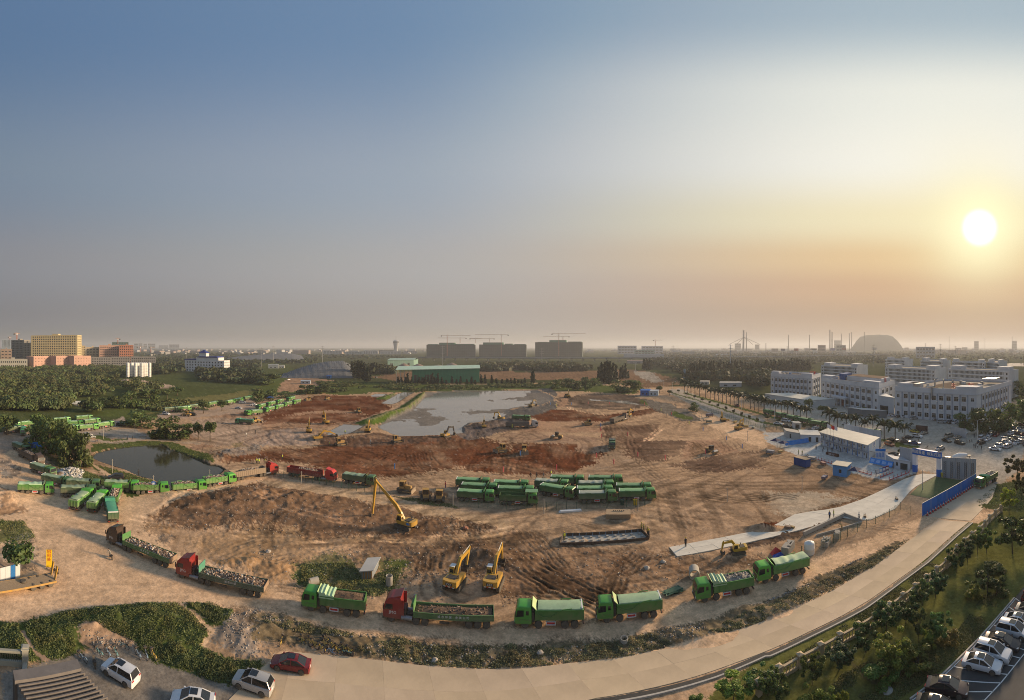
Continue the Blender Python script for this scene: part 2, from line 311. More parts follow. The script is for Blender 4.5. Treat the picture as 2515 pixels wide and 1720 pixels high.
# polygon, colour, ragged edge in metres, roughness in metres, blend
ZONES=[
 (PL(0,-80,1000,300,935,560,905,800,880,1000,872,1300,868,1600,880,1900,940,2400,900,2400,1100,2600,1700,-80,1700),SAND,6,.10,1),
 (PL(0,-80,820,640,812,700,880,600,900,480,925,300,955,180,985,60,985,-80,1010),WOOD,8,.3,1),
 (PL(1,1250,760,1500,700,1900,660,2324,600,2324,660,2100,690,1800,720,1500,790,1300,830),DRY,5,.2,1),
 (PL(2,0,520,330,490,700,530,1000,540,1500,570,1560,620,1440,635,1100,630,800,660,620,640,400,655,200,640,0,690),GRASS,6,.25,1),
 (PL(2,330,490,520,500,740,530,620,560,400,620,330,630,225,628,250,560),PINK,3,.1,1),
 (PL(2,1280,560,2324,560,2324,608,1560,622),GRASS,2,.2,1),
 (PL(3,0,560,400,555,800,560,1230,600,1150,650,700,625,480,620,300,605,0,605),GRASS,3,.2,1),
 (PL(3,0,455,800,440,1100,430,1260,440,1500,500,1560,560,1240,600,1000,540,350,520,0,515),BROWN,8,.2,1),
 (PL(2,1060,500,1300,450,2000,440,2324,440,2324,530,2000,500,1300,530),BROWN,8,.1,1),
 (PL(3,1150,440,1300,450,1420,535,1330,545,1180,490),GREY,4,.1,1),
 (PL(3,1460,610,1560,600,2324,880,2324,990,1900,850,1480,650),LOT,1,.02,1),
 (PL(4,0,800,500,940,1000,1040,1300,1090,1900,1198,2324,1198,2324,880,1900,870,1300,780,600,740,0,660),LOT,1.5,.02,1),
 (PL(8,1050,0,2324,-60,2324,330,2080,470,1900,520,1560,380,1340,330,1000,120),LOT,2,.02,1),
 (PL(4,0,985,300,990,520,1000,1200,1198,300,1198,0,1060),(.45,.43,.39),1,.02,1),
 (PL(8,0,30,500,90,1200,220,1400,360,1130,440,900,400,640,330,460,240,250,150,0,90),(.47,.45,.41),1,.02,1),
 (PL(3,1370,720,1480,745,1400,755,1340,735),LOT,.5,.02,1),
 (PL(3,1680,800,1950,870,2324,1010,2324,1150,2000,1010,1750,900),TAN,2,.06,1),
 (PL(3,900,640,1250,690,1500,740,1800,880,1650,900,1480,850,1250,750,1000,690),(.17,.145,.115),3,.35,1),
 (PL(3,1170,690,1240,700,1280,745,1230,755),GRASS,1.5,.3,1),
 (PL(3,1500,800,1660,850,1670,870,1580,868,1490,830),GRASS,1.5,.4,1),
 (PL(3,1500,636,1700,690,1900,760,2100,832,2324,905,2324,918,2100,845,1900,773,1700,702,1500,646),GRASS,.6,.1,1),
 (PL(3,1600,632,1800,684,2000,740,2324,825,2324,842,2000,756,1800,700,1600,645),GRASS,.6,.1,1),
 (PL(4,0,890,260,940,520,1000,520,1016,260,958,0,906),GRASS,.6,.1,1),(PL(4,0,828,300,890,560,955,900,1018,1250,1080,1250,1105,900,1040,560,975,300,908,0,846),GRASS,.6,.15,1),(PL(4,1140,1085,1390,1110,1380,1130,1200,1128),GRASS,.6,.1,1),
 # working soil
 (PL(2,-300,830,0,800,640,650,1080,660,1180,700,1240,760,1100,850,1000,910,780,920,560,960,200,1020,-200,1100,-500,1150,-700,1000),PINK,4,.25,1),
 (PL(2,420,700,640,655,900,665,1060,668,1150,700,1240,760,1060,840,900,800,700,790,560,800,300,830,120,870,60,850),RED,4,.3,.95),
 (PL(2,-40,880,300,840,560,820,900,815,1060,850,900,890,640,905,300,900,0,930),RED,4,.25,.75),
 (PL(2,-100,1000,330,950,560,960,640,1010,700,1060,500,1100,200,1110,-100,1130),(.36,.27,.20),3,.5,.9),
 (PL(6,0,170,500,140,800,60,1250,70,1700,30,2324,100,2324,200,1900,330,1200,400,800,430,500,300,150,250,-200,300,-300,200),(.150,.066,.033),5,.3,.95),
 (PL(6,1620,150,1900,160,2140,190,2324,190)+PL(7,100,100,640,110,640,170,880,190,800,290,600,340,400,390,120,380)+PL(6,2300,390,2050,370,1880,330,1750,250),RED,3,.3,.95),
 (PL(7,0,20,300,10,840,60,880,190,640,180,640,110,300,95,0,90),(.33,.22,.14),3,.12,.9),
 (PL(3,0,880,500,880,900,905,900,985,500,985,0,990),PINK,3,.15,.8),
 (PL(3,210,800,560,785,900,840,1300,775,1400,800,1250,830,900,890,300,885,210,850),RED,3,.25,.95),
 (PL(3,460,690,800,640,1150,655,1250,750,1100,790,700,775,470,760),(.125,.092,.066),3,.3,.95),
 (PL(3,490,640,560,640,550,760,480,770),PINK,2,.1,1),
 (PL(3,30,790,330,745,430,700,480,640,420,600,300,600,430,660,460,780,250,840,200,890,0,870),(.125,.112,.098),2,.6,1),
 (PL(2,1890,945,2000,900,2270,865,2324,900,2324,960,2100,1030,1900,1060,1800,1010),(.155,.125,.105),2,.7,.95),
 (PL(2,600,990,800,1060,1100,990,1300,1030,1700,1020,1800,1060,1300,1100,900,1120,600,1090),(.13,.08,.052),2,.6,.9),
 (PL(7,880,-80,1100,-60,1400,-60,1240,100,1180,250,1000,180,880,190),(.155,.094,.058),3,.2,.9),
 (PL(7,880,60,1000,40,1080,200,1200,290,1500,470,1640,640,1640,900,1440,900,1480,640,1200,400,880,420,700,390,880,200),(.36,.255,.16),3,.15,.9),
 (PL(7,1180,200,1240,90,1630,80,1580,200,1440,260,1200,290),(.155,.100,.064),3,.25,.9),
 (PL(7,1630,80,1880,70,2090,180,1900,210,1720,120,1650,260,1580,250),PINK,2,.1,1),
 (PL(7,1660,90,1740,110,1820,180,1660,240),BROWN,2,.2,.95),
 (PL(7,1500,300,1900,220,2150,170,2324,190,2324,330,2000,360,1700,360),(.145,.092,.06),4,.3,.8),
 (PL(7,1300,560,1500,420,2000,350,2324,360,2324,900,1900,920,1640,940,1440,900,1480,700),(.38,.262,.16),5,.15,.7),
 (PL(8,0,270,500,290,640,430,900,440,1130,440,1450,370,1430,420,1100,530,600,690,300,780,0,840),(.31,.21,.125),4,.15,.9),
 (PL(8,0,560,300,540,600,560,800,610,600,690,300,780,100,700),(.45,.37,.26),4,.08,.8),
 (PL(8,330,730,700,640,1100,520,1440,385,1420,420,900,600,600,700,380,775),BROWN,1.5,.25,.9),
 (PL(8,0,810,200,800,60,870,0,880),RED,1,.3,.9),
 (PL(8,-300,990,300,880,700,750,740,760,380,930,0,1010,-300,1090),(.115,.08,.055),1,.35,.95),
 (PL(7,0,780,400,720,900,780,1300,700,1440,900,1300,1000,1000,1060,600,1060,480,1000,480,900,200,900),(.37,.262,.16),4,.2,.8),
 (PL(7,0,900,240,890,480,1010,900,1050,1300,1010,1480,1080,1880,1130,2324,1090,2324,1235,0,1235),(.225,.145,.085),3,.35,.9),
 (PL(11,0,0,2324,0,2240,60,1700,120,1400,260,700,300,80,300,0,340),(.225,.145,.085),3,.35,.9),
 (PL(11,60,-100,420,-60,800,160,1000,-60,1180,-80,1000,320,820,400,700,400,640,300,300,330,300,100),(.13,.078,.045),3,.3,.85),
 # rough heap in the foreground and its surroundings
 (PL(6,-900,600,-300,480,0,450,350,480,600,540,1000,640,1300,640,1600,760,2000,790,2260,830,1900,900,1300,950,500,930,-300,880,-800,800),(.20,.125,.072),5,.40,1),
 (PL(6,40,440,400,430,1000,540,1400,640,1900,720,2324,800,2324,900,2100,830,1600,750,1100,650,600,580,150,500),(.45,.325,.195),2,.12,1),
 (PL(6,0,900,1000,950,1800,930,2324,890,2324,960,1900,1000,1000,1010,700,1080,500,1190,-100,1235,-400,1100,-500,950),(.35,.235,.13),4,.3,.9),
 (PL(6,1000,1010,2324,970,2324,1300,1400,1300,1300,1150,800,1100),(.20,.13,.078),4,.4,.9),
 (PL(5,1300,830,1560,850,1600,900,1480,950,1300,900),GOLD,3,.4,.8),
 (PL(5,1960,1180,2324,1120,2324,1235,1900,1235),GOLD,3,.5,.8),
 (PL(10,0,0,420,0,460,60,300,180,180,190,0,120),GOLD,3,.5,.7),
 (PL(5,1310,930,1560,960,1600,1000,1440,1010),(.10,.088,.072),2,.4,.8),
 (PL(6,620,1110,760,1080,880,1130,900,1235,460,1235),GRASS,2.5,.4,.95),
 (PL(10,480,0,900,0,1000,150,1300,30,1320,120,1250,250,1100,330,800,280,420,230,400,90),GRASS,2.5,.45,.95),
 (PL(6,1000,1110,1300,1150,1380,1235,1000,1235),GRASS,2.5,.4,.95),
 (PL(10,500,0,620,20,700,90,620,130,540,100),GREY,2,.3,.6),
 # dusty haul road along the queue of trucks
 (PL(0,-60,1010,40,1000,90,1045,130,1080,230,1095,300,1118,420,1114,520,1088,600,1062,650,1068,560,1102,400,1142,340,1172,326,1210,420,1265,600,1322,700,1372,860,1402,1130,1417,1300,1415,1500,1388,1720,1310,1950,1230,2090,1180,2180,1160,2262,1168,2100,1264,1900,1354,1700,1410,1500,1441,1200,1462,900,1442,700,1412,560,1372,420,1367,200,1392,-60,1425),TAN,2,.05,1),
 (PL(5,0,450,100,600,230,700,0,760),(.33,.21,.12),2,.5,.9),
 (PL(5,-40,800,230,800,330,950,200,1000,-40,1010),GRASS,1.5,.25,.95),
 (PL(5,200,900,330,950,300,1235,0,1235,-50,1100),GREY,2,.2,.6),
 (PL(5,0,230,100,250,190,370,60,420,0,400),GREY,2,.35,.8),
 (PL(5,380,180,700,330,1000,430,980,490,620,450,560,330,440,280),GRASS,1.5,.3,.95),
 (PL(5,540,330,640,320,760,370,720,430,600,440,530,380),(.55,.53,.49),1,.5,1),
 (PL(5,790,280,1000,330,1300,420,1440,470,1400,540,1150,590,1000,430,830,330),GRASS,1,.25,1),
 (PL(5,800,285,840,290,1000,395,960,405),TAN,.6,.05,1),
 (PL(5,790,190,830,110,1150,90,1480,80,1900,220,1910,290,1700,230,1480,120,1000,150),GRASS,1.2,.25,1),
 (PL(1,820,980,1080,960,1220,950,1330,1020,1200,1040,900,1050),GREY,2,.12,1),
 (PL(1,810,1000,860,970,1000,960,880,1010,1000,1060,1140,1040,1120,1060,900,1075),GRASS,1.5,.2,1),
 (PL(1,690,1000,800,1050,1000,1075,1300,1030,1600,1040,1800,1080,1790,1100,1300,1060,1000,1090,740,1070),(.39,.31,.22),1.2,.05,1),
 (PL(1,880,800,1160,770,1400,800,1100,855,930,850,640,800),GRASS,2,.15,1),
 (PL(1,640,730,850,730,940,750,900,775,740,775),LOT,.6,.02,1),
 (PL(1,560,1000,700,960,1000,880,1110,850,1110,900,900,1000,700,1080,560,1080),(.37,.30,.225),2,.06,1),
 (PL(1,-60,1000,250,940,300,1010,260,1060,0,1190,-60,1190),(.36,.275,.195),2,.06,1),
 (PL(1,1400,830,1900,790,2000,750,2200,700,2324,690,2324,790,2000,830,1700,860,1400,880),(.37,.28,.20),2,.05,1),
 (PL(1,1700,870,2324,850,2324,1000,2100,1110,1900,1110,1750,1080,1700,960),(.39,.285,.195),3,.15,1),
 (PL(5,1990,170,2324,110,2324,210,2100,240,1980,220),GREY,2,.45,.8),
 (PL(1,2040,1090,2150,1080,2230,1110,2100,1120),DRY,2,.3,.8),
 (PL(1,610,478,700,480,820,505,820,520,760,518,620,500),(.45,.33,.235),3,.5,1),
 (PL(1,1060,550,1150,525,1300,545,1480,560,1550,585,1480,600,1330,585,1200,560),(.46,.35,.26),3,1.0,1),
 (PL(1,120,625,210,625,200,645,130,645),(.45,.38,.3),2,.1,1),
 # overgrown bank by the bicycles and the verge between the two roads
 (PL(9,-40,570,200,550,640,450,900,410,1300,370,1600,370,1700,480,1860,620,1800,760,2000,850,2324,900,2324,1010,2000,1130,1700,1000,1400,900,1200,740,700,790,640,860,400,890,300,900,-40,900),GRASS,1.2,.35,1),
 (PL(9,1650,360,1850,370,2100,430,2060,540,1930,600,1800,500),GRASS,1,.3,1),
 (PL(9,670,640,760,590,900,590,960,640,1200,700,1200,740,1000,770,760,800,680,720),(.37,.26,.17),1,.35,1),
 (PL(9,1620,370,1660,370,1740,510,1960,620,1900,680,1820,760,1760,760,1880,640,1690,480),TAN,.5,.05,1),
 (PL(9,180,640,230,640,300,800,440,890,370,890,250,790),(.36,.255,.17),.4,.05,1),
 (PL(9,2060,450,2324,400,2324,860,2100,800,1900,700,2000,600),GREY,1.5,.4,.9),
 (PL(10,0,440,300,480,500,560,900,620,1300,680,1600,730,2324,740,2324,960,1700,940,1200,885,870,840,600,790,300,760,0,700),(.19,.15,.088),1.2,.5,1),
 (PL(11,0,740,500,735,1000,690,1300,640,1800,530,2324,370,2324,530,2000,640,1500,760,1100,850,600,905,0,960),(.19,.15,.088),1.2,.5,1),
 (PL(12,0,360,400,170,800,-10,1040,-10,900,90,600,270,200,450,0,530),(.19,.15,.088),1.0,.45,1),
 (PL(8,640,1235,1060,1040,1330,950,1250,1010,960,1235),(.19,.15,.088),1,.4,1),
 (PL(9,450,890,640,850,830,800,1200,740,1400,890,1700,1000,2050,1120,2324,1235,2324,1400,0,1400,0,1000),(.24,.205,.165),.6,.03,1),
 (PL(10,60,960,250,800,870,846,1500,924,2324,958)+PL(11,600,902,1500,760,2324,532)+PL(12,200,452,900,92)+PL(8,1200,1050,1830,700,1860,780,1700,920)+PL(12,1430,10,870,405,0,825)+PL(11,1870,985,1000,1200,500,1420)+PL(10,-200,1420),TAN,0,.0,1),
 # lawn and garden to the right of the kerb
 (PL(12,1480,-10,2400,-200,2400,260,2000,640,1580,1030,1310,1260,1300,1420,-700,1420,-460,1150,0,850,880,420),(.115,.115,.034),.5,.08,1),
 (PL(8,1340,1235,1840,810,1900,830,2110,700,2324,600,2500,600,2500,1300),(.115,.115,.034),.5,.08,1),
 (PL(8,1850,660,1960,570,2060,470,2324,420,2324,720,2090,710),(.075,.085,.03),.8,.2,1),
 (PL(12,2420,130,2240,330,1990,640,1590,1035,1320,1235,1120,1440)+[(2560,1800),(2720,1500)],(.06,.06,.06),.2,.0,1),
 (PL(12,780,880,900,1000,1120,1130,1060,1160,860,1030,760,900),(.10,.09,.045),.6,.03,.8),
]
TRACKS=[]   # polyline,lane offsets in metres,half width of a rut,depth,tint factor
def trk(t,xy,offs=(-1.0,1.0),w=.30,dep=.10,fac=.62): TRACKS.append((PL(t,*xy),offs,w,dep,fac))
_sp=lambda n,s: tuple((i-(n-1)/2)*s for i in range(n))
trk(7,(160,890,300,1000,380,1150,470,1235),_sp(6,1.1));trk(11,(0,-50,200,60,420,190,700,320,900,400),_sp(7,1.2),.34,.15,.5)
trk(7,(30,1040,120,1150,260,1235),_sp(4,1.0));trk(11,(80,20,330,110,560,230,800,330),_sp(5,1.0),.34,.14,.55)
trk(11,(1180,-60,1060,60,980,200,940,320),_sp(5,1.0),.34,.15,.5);trk(11,(1000,60,900,150,880,300),_sp(3,1.2),.3,.12,.6)
trk(11,(150,300,420,310,700,350),_sp(3,1.1),.3,.1,.6);trk(11,(200,330,500,340,760,380),_sp(2,2.0),.3,.1,.6)
trk(11,(620,200,780,190,900,120,1010,20),_sp(3,1.1),.28,.1,1.25);trk(11,(560,120,700,180,860,260),_sp(3,1.1),.28,.1,1.2)
trk(10,(1530,-20,1490,120,1440,260,1480,400),_sp(2,2.2),.35,.12,.6);trk(10,(1640,-20,1640,120,1680,260,1900,330),_sp(2,2.2),.35,.12,.62);trk(10,(1580,-20,1560,150,1560,300),_sp(2,2.0),.3,.1,.7)
trk(6,(1550,1100,1530,1235),_sp(2,1.6),.35,.14,.5);trk(6,(1655,1090,1640,1235),_sp(2,1.6),.35,.14,.55)
trk(6,(0,600,300,690,600,780,1000,830),_sp(2,2.2),.5,.15,1.9);trk(6,(100,470,80,560,300,640,700,760,900,800),_sp(2,2.2),.5,.15,1.9)
trk(6,(0,940,600,960,1200,965,1800,940,2324,880),_sp(2,2.2),.45,.08,1.5);trk(6,(0,900,500,960,1000,1000,1700,1000,2324,960),_sp(3,1.6),.35,.08,.7)
trk(6,(600,1110,900,1010,1300,990),_sp(3,1.5),.45,.1,1.5);trk(5,(1200,770,1700,830,2324,930),_sp(2,2.2),.5,.1,1.5);trk(5,(1400,720,1550,630,1700,580,2100,440),_sp(2,2.2),.4,.1,1.35)
trk(5,(2000,1090,2150,1010,2324,960),_sp(4,1.4),.35,.12,.7);trk(10,(0,90,200,40,420,-40),_sp(5,1.2),.3,.12,.65);trk(10,(150,230,300,250,460,300),_sp(3,1.0),.25,.06,.7)
trk(7,(920,180,960,280,1100,300,1400,480,1600,700,1640,860),_sp(5,1.5),.4,.05,.78);trk(7,(880,380,1100,300,1300,290),_sp(3,1.8),.4,.05,.8)
trk(7,(1180,110,1160,200,1250,300,1560,540),_sp(4,1.5),.4,.06,.75);trk(7,(1180,130,1300,60,1400,-30),_sp(2,2.2),.5,.06,1.5);trk(3,(1180,1110,1300,1030,1390,960),_sp(2,2.2),.5,.06,1.5)
trk(3,(920,930,930,1040,930,1120),_sp(2,2.2),.5,.06,.6);trk(3,(960,920,970,1060,1000,1180),_sp(2,2.2),.5,.06,.62);trk(3,(1140,990,1120,1060,1170,1190),_sp(2,2.2),.6,.06,1.5)
trk(3,(880,940,910,1060,900,1190),_sp(3,1.8),.5,.08,.6);trk(3,(1010,920,1100,1000,1150,1150),_sp(3,2),.5,.08,.6)
trk(3,(1100,900,1400,920,1560,880,1800,900),_sp(4,2.2),.5,.05,.75);trk(3,(1300,1000,1450,960,1650,900),_sp(3,2.2),.5,.05,.75)
for i in range(9): trk(3,(1680+i*46,1075-i*2,1800+i*40,1180-i*6),(0,),.35,.04,.6)
for i in range(13): trk(7,(60+i*60,330-i*5,130+i*58,100+i*7),_sp(2,1.6),.45,.12,.7 if i % 2 else 1.25)
for i in range(7): trk(6,(1880+i*70,330+i*8,1960+i*60,170+i*4),_sp(2,1.6),.45,.12,.7 if i % 2 else 1.2)
trk(6,(1420,200,1450,300,1620,370),_sp(5,1.4),.4,.12,.6);trk(6,(1540,170,1600,290,1720,360),_sp(4,1.4),.4,.12,.6);trk(6,(1270,180,1150,260,900,330),_sp(4,1.8),.5,.1,1.5)
trk(6,(200,260,500,190,900,130,1300,110),_sp(4,2),.5,.1,1.4);trk(6,(400,290,700,310,1000,320),_sp(4,1.8),.5,.1,1.35);trk(6,(1000,330,1200,200,1250,120),_sp(3,1.8),.5,.1,.6)
trk(6,(1250,130,1500,80,1750,100),_sp(4,1.8),.5,.1,1.5);trk(2,(60,1040,300,900,700,850),_sp(3,2),.5,.1,.7);trk(2,(400,760,800,730,1150,790),_sp(3,2),.6,.1,.72)
trk(2,(300,870,500,850,900,850),_sp(3,2),.5,.1,1.4);trk(1,(1960,900,2100,940,2150,990),_sp(2,2.2),.6,.1,.5);trk(1,(1980,930,2110,970),_sp(2,2.0),.5,.1,.6)
trk(3,(560,770,700,810,1000,860),_sp(3,1.8),.5,.05,1.8);trk(3,(0,960,400,950,880,930),_sp(3,2.5),.6,.05,.8);trk(3,(0,1050,300,1040,800,1060),_sp(4,2),.5,.06,.75);trk(3,(500,1150,800,1130,880,1120),_sp(3,2),.5,.06,.7)
trk(7,(1700,820,2000,790,2324,840),_sp(5,1.8),.4,.05,.78);trk(7,(1740,790,2000,850,2200,800),_sp(3,1.8),.4,.05,.8);trk(7,(1760,480,1900,500,1950,440,2100,430),_sp(3,1.6),.4,.05,.78)
trk(7,(1580,360,2000,470,2324,500),_sp(3,1.9),.4,.06,.7);trk(7,(1800,570,2050,620,2324,600),_sp(4,1.5),.4,.08,.5);trk(7,(2040,610,2324,570),_sp(4,1.5),.4,.1,.45)
trk(8,(0,610,150,570,300,590),_sp(3,1.3),.35,.1,.45);trk(8,(300,760,700,640,1000,560,1400,420),_sp(4,1.2),.3,.1,.6)
trk(8,(700,800,1100,860,1400,900),_sp(3,1.5),.35,.08,.7);trk(8,(1000,1000,1200,930,1400,890),_sp(5,.9),.28,.1,.55)
trk(8,(380,1100,700,980,1100,880,1450,760,1900,540),_sp(4,1.7),.4,.03,.86)
trk(0,(0,1200,200,1180,330,1260,600,1350,900,1420,1250,1438,1600,1390,1900,1300,2150,1200),_sp(4,1.5),.5,.03,.90)
trk(0,(20,1040,120,1150,260,1230,500,1330),_sp(4,1.7),.5,.03,.92);trk(0,(0,1350,250,1330,500,1340),_sp(3,1.8),.5,.03,.92)
# mounds: centre (tile, x, y), radius along x and y in metres, height
MOUNDS=[(6,-200,640,16,7,.8),(6,300,600,14,6,.9),(6,600,720,12,6,.6),(6,100,800,16,5,.5),(6,1100,700,12,5,.5),(5,1800,640,14,6,.9),(5,2150,560,13,6,1.0),(5,1600,560,8,4,.6),(5,2000,780,18,5,.5),
  (6,350,660,10,3,.6),(6,700,610,14,3,.5),(6,1600,820,12,4,.4),(6,2100,850,8,3,.3),(2,1330,845,22,12,1.0),(1,700,500,24,14,3.0),(1,1180,545,26,14,4.0),(1,1450,580,22,10,2.2),
  (3,250,800,14,8,1.2),(2,2100,930,14,8,1.4),(2,2280,880,10,6,1.2),(2,1500,1050,16,7,.9),(2,900,1040,16,7,.9),(2,600,1040,12,6,1.0),(5,2100,200,10,6,1.4),(5,1950,250,8,5,1.0),
  (9,800,640,3,1.6,.8),(9,2150,650,5,3,.4),(10,60,620,5,3,.4),(10,950,720,5,2,.4),(11,1600,650,6,2.4,.5),(5,620,380,5,4,1.6),(5,40,590,6,6,1.4),(12,-100,440,5,2,.5),(9,1000,520,9,3,.7),(9,1450,560,7,4,.9),(9,500,680,7,4,.6),
  (7,2300,870,4,1.5,1.2),(6,2050,1110,6,3,1.0),(10,2250,0,6,3,.8),(5,2200,1180,5,2.5,.8),(10,200,60,4,2,.8),(3,700,760,16,8,.6)]
DIKE=[(PL(2,1030,905,1200,850,1380,782,1480,705,1560,640),5.0,1.9),(PL(2,1160,690,1270,650),4,1.0)]
def seg_dist(px,py,a,b):
 dx,dy=b[0]-a[0],b[1]-a[1];l2=dx*dx+dy*dy+1e-9
 t=np.clip(((px-a[0])*dx+(py-a[1])*dy)/l2,0,1)
 return np.hypot(px-a[0]-t*dx,py-a[1]-t*dy)
def ground_fields(sx,sy):
 """colour and height of the ground for picture positions, evaluated on the world plane"""
 v=sy-HZ;D=H*F/v;ph=(sx-CX)/F;X=D*np.sin(ph);Y=D*np.cos(ph)
 n=sx.shape[0];col=np.empty((n,3));col[:]=(.055,.062,.026)
 far=fbm(X/90,Y/90,3)
 col*=(.7+.7*far)[:,None]
 pm=v/H;pv=v*v/(H*F)                                  # picture pixels per metre across and in depth
 rough=np.full(n,.12)
 j1=fbm(X/7,Y/7,21)-.5;j2=fbm(X/7,Y/7,47)-.5;k1=vnoise(X/1.3,Y/1.3,5)-.5;k2=RNG.random(n)-.5;k1=k1+RNG.random(n)-.5
 for poly,c,edge,rg,bl in ZONES:
  xs=[p[0] for p in poly];ys=[p[1] for p in poly];m=np.nonzero((sx>min(xs)-40) & (sx<max(xs)+40) & (sy>min(ys)-25) & (sy<max(ys)+25))[0]
  if not len(m): continue
  ex=np.minimum(edge*pm[m],40);ey=np.minimum(edge*pv[m],25)
  q=inpoly(sx[m]+(j1[m]*2.2+k1[m]*.9)*ex,sy[m]+(j2[m]*2.2+k2[m]*.9)*ey,poly);i=m[q]
  b=bl if bl==1 else np.clip(bl+(fbm(X[i]/9,Y[i]/9,77)-.5)*1.3,.15,1)[:,None]
  col[i]=col[i]*(1-b)+np.array(c)*b;rough[i]=rg
 z=np.zeros(n)
 # relief
 near=np.clip((v-60)/150,0,1)
 z+=rough*((fbm(X/3.2,Y/3.2,101,5)-.5)*1.5+(vnoise(X/.7,Y/.7,55)-.5)*.5)*near
 for t,x,y,rx,ry,h in MOUNDS:
  c=at(t,x,y);az=math.atan2(c.x,c.y);a=(X-c.x)*math.cos(az)-(Y-c.y)*math.sin(az);b=(X-c.x)*math.sin(az)+(Y-c.y)*math.cos(az)
  r2=(a/rx)**2+(b/ry)**2;i=r2<6
  z[i]+=h*np.exp(-r2[i]*1.3)*(.55+.9*fbm(X[i]/2.5,Y[i]/2.5,31))
 for poly,wd,h in DIKE:
  P=[W(*p) for p in poly];d=np.full(n,1e9)
  for a,b in zip(P,P[1:]): d=np.minimum(d,seg_dist(X,Y,(a.x,a.y),(b.x,b.y)))
  d=d+(fbm(X/4,Y/4,12)-.5)*3;i=d<wd*1.3
  z[i]+=h*np.clip(1.25-d[i]/wd,0,1)*1.0
  g=np.array((.085,.125,.022))*(.6+.8*fbm(X/3,Y/3,14))[:,None];col[i]=g[i]
  i2=d<wd*.28;col[i2]=np.array((.20,.19,.09))
 # wheel ruts
 wob=(fbm(X/6,Y/6,61,3)-.5)*2.6;fade=np.clip(-.25+2.0*fbm(X/5,Y/5,71,3),0,1);hard=rough.copy()
 for poly,offs,w,dep,fac in TRACKS:
  P=[W(*p) for p in poly]
  Q=[]
  for a,b in zip(P,P[1:]): Q+=[a.lerp(b,k/3) for k in range(3)]
  Q.append(P[-1]);mo=max(abs(o) for o in offs)+w*2+1
  for _ in range(2): Q=[Q[0]]+[(Q[i-1]+Q[i]*2+Q[i+1])/4 for i in range(1,len(Q)-1)]+[Q[-1]]
  sel=np.nonzero((X>min(q.x for q in Q)-mo) & (X<max(q.x for q in Q)+mo) & (Y>min(q.y for q in Q)-mo) & (Y<max(q.y for q in Q)+mo))[0]
  if not len(sel): continue
  xl=X[sel];yl=Y[sel];best=np.full(len(sel),1e9);side=np.zeros(len(sel))
  for a,b in zip(Q,Q[1:]):
   m=np.nonzero((xl>min(a.x,b.x)-mo) & (xl<max(a.x,b.x)+mo) & (yl>min(a.y,b.y)-mo) & (yl<max(a.y,b.y)+mo))[0]
   if not len(m): continue
   d=b-a;l=math.hypot(d.x,d.y)+1e-6;t=((xl[m]-a.x)*d.x+(yl[m]-a.y)*d.y)/l/l
   s=((xl[m]-a.x)*d.y-(yl[m]-a.y)*d.x)/l;tc=np.clip(t,0,1);dd=np.hypot(s,(t-tc)*l)
   k=dd<best[m];mm=m[k];best[mm]=dd[k];side[mm]=s[k]+(t[k]-tc[k])*l*50*(np.abs(t[k]-tc[k])>.2)
  ok=best<mo;i=sel[ok]
  if not len(i): continue
  s=side[ok]+wob[i];k=np.zeros(len(i))
  for o in offs: k=np.maximum(k,np.clip(1.4-np.abs(s-o)/w,0,1))
  k*=fade[i]
  col[i]*=(1+(fac-1)*1.25*k)[:,None];z[i]-=dep*k*.55;z[i]+=dep*.22*np.clip(1-np.abs(np.min(np.abs(s[:,None]-np.array(offs)[None]),1)-w*1.8)/w,0,1)
 # faint trails of old traffic
 wp=(fbm(X/70,Y/70,401,2)-.5)*40;m2=np.clip((rough-.04)*12,0,1)*np.clip((v-45)/60,0,1)*(col[:,0]>.09)*(col[:,0]>col[:,1]*1.15)
 for q,th in enumerate((.35,1.15,1.9,2.6)):
  s_=X*math.cos(th)+Y*math.sin(th)+wp;t_=-X*math.sin(th)+Y*math.cos(th);ln=vnoise(s_/1.1+q*31,t_/70,411+q)+.3*vnoise(s_/.5,t_/25,421+q)
  gt=np.clip((fbm(X/26+q*9,Y/26,431+q,3)-.47)*7,0,1)*m2;dk=np.clip((ln-.74)*7,0,1)*gt;lt=np.clip((.36-ln)*6,0,1)*gt
  col*=(1-.34*dk+.26*lt)[:,None];z-=.02*dk*near
 # basins below the water
 def basin(poly,depth,noise,edge,c):
  xs=[p[0] for p in poly];ys=[p[1] for p in poly];m=np.nonzero((sx>min(xs)-30) & (sx<max(xs)+30) & (sy>min(ys)-20) & (sy<max(ys)+20))[0]
  q=inpoly(sx[m]+j1[m]*edge*pm[m],sy[m]+j2[m]*edge*pv[m],poly);i=m[q]
  d=np.full(len(i),1e9);P=[W(*p) for p in poly]
  for a,b in zip(P,P[1:]+P[:1]): d=np.minimum(d,seg_dist(X[i],Y[i],(a.x,a.y),(b.x,b.y)))
  z[i]=depth*np.clip(d/2.5,0,1)+(noise(X[i],Y[i]) if noise else 0);col[i]=c
 basin(POND,-1.5,None,2.0,(.05,.045,.03))
 mudn=lambda x,y: (fbm(x/42+3,y/60,202,5)-.46)*1.2+.22*np.clip((np.hypot(x,y)-330)/160,0,1)+(fbm(x/9,y/9,207)-.5)*.32+(fbm(x/2.5,y/2.5,203)-.5)*.16
 basin(RESERVOIR,-.42,mudn,2.0,MUD)
 for p in (INLET,POOL_A,POOL_B,POOL_C): basin(p,-.6,None,2.0,(.14,.12,.10))
 # grain: clods and stones
 s1=fbm(X/2.2,Y/2.2,301,4);s2=vnoise(X/.35,Y/.35,333);s3=fbm(X/16,Y/16,305,3)
 g=1.1*(.74+.52*s1)*(.84+.32*s3)*(.9+.2*s2);st=np.clip((s2-.86)*6,0,1)*np.clip(rough*3,0,1)*near
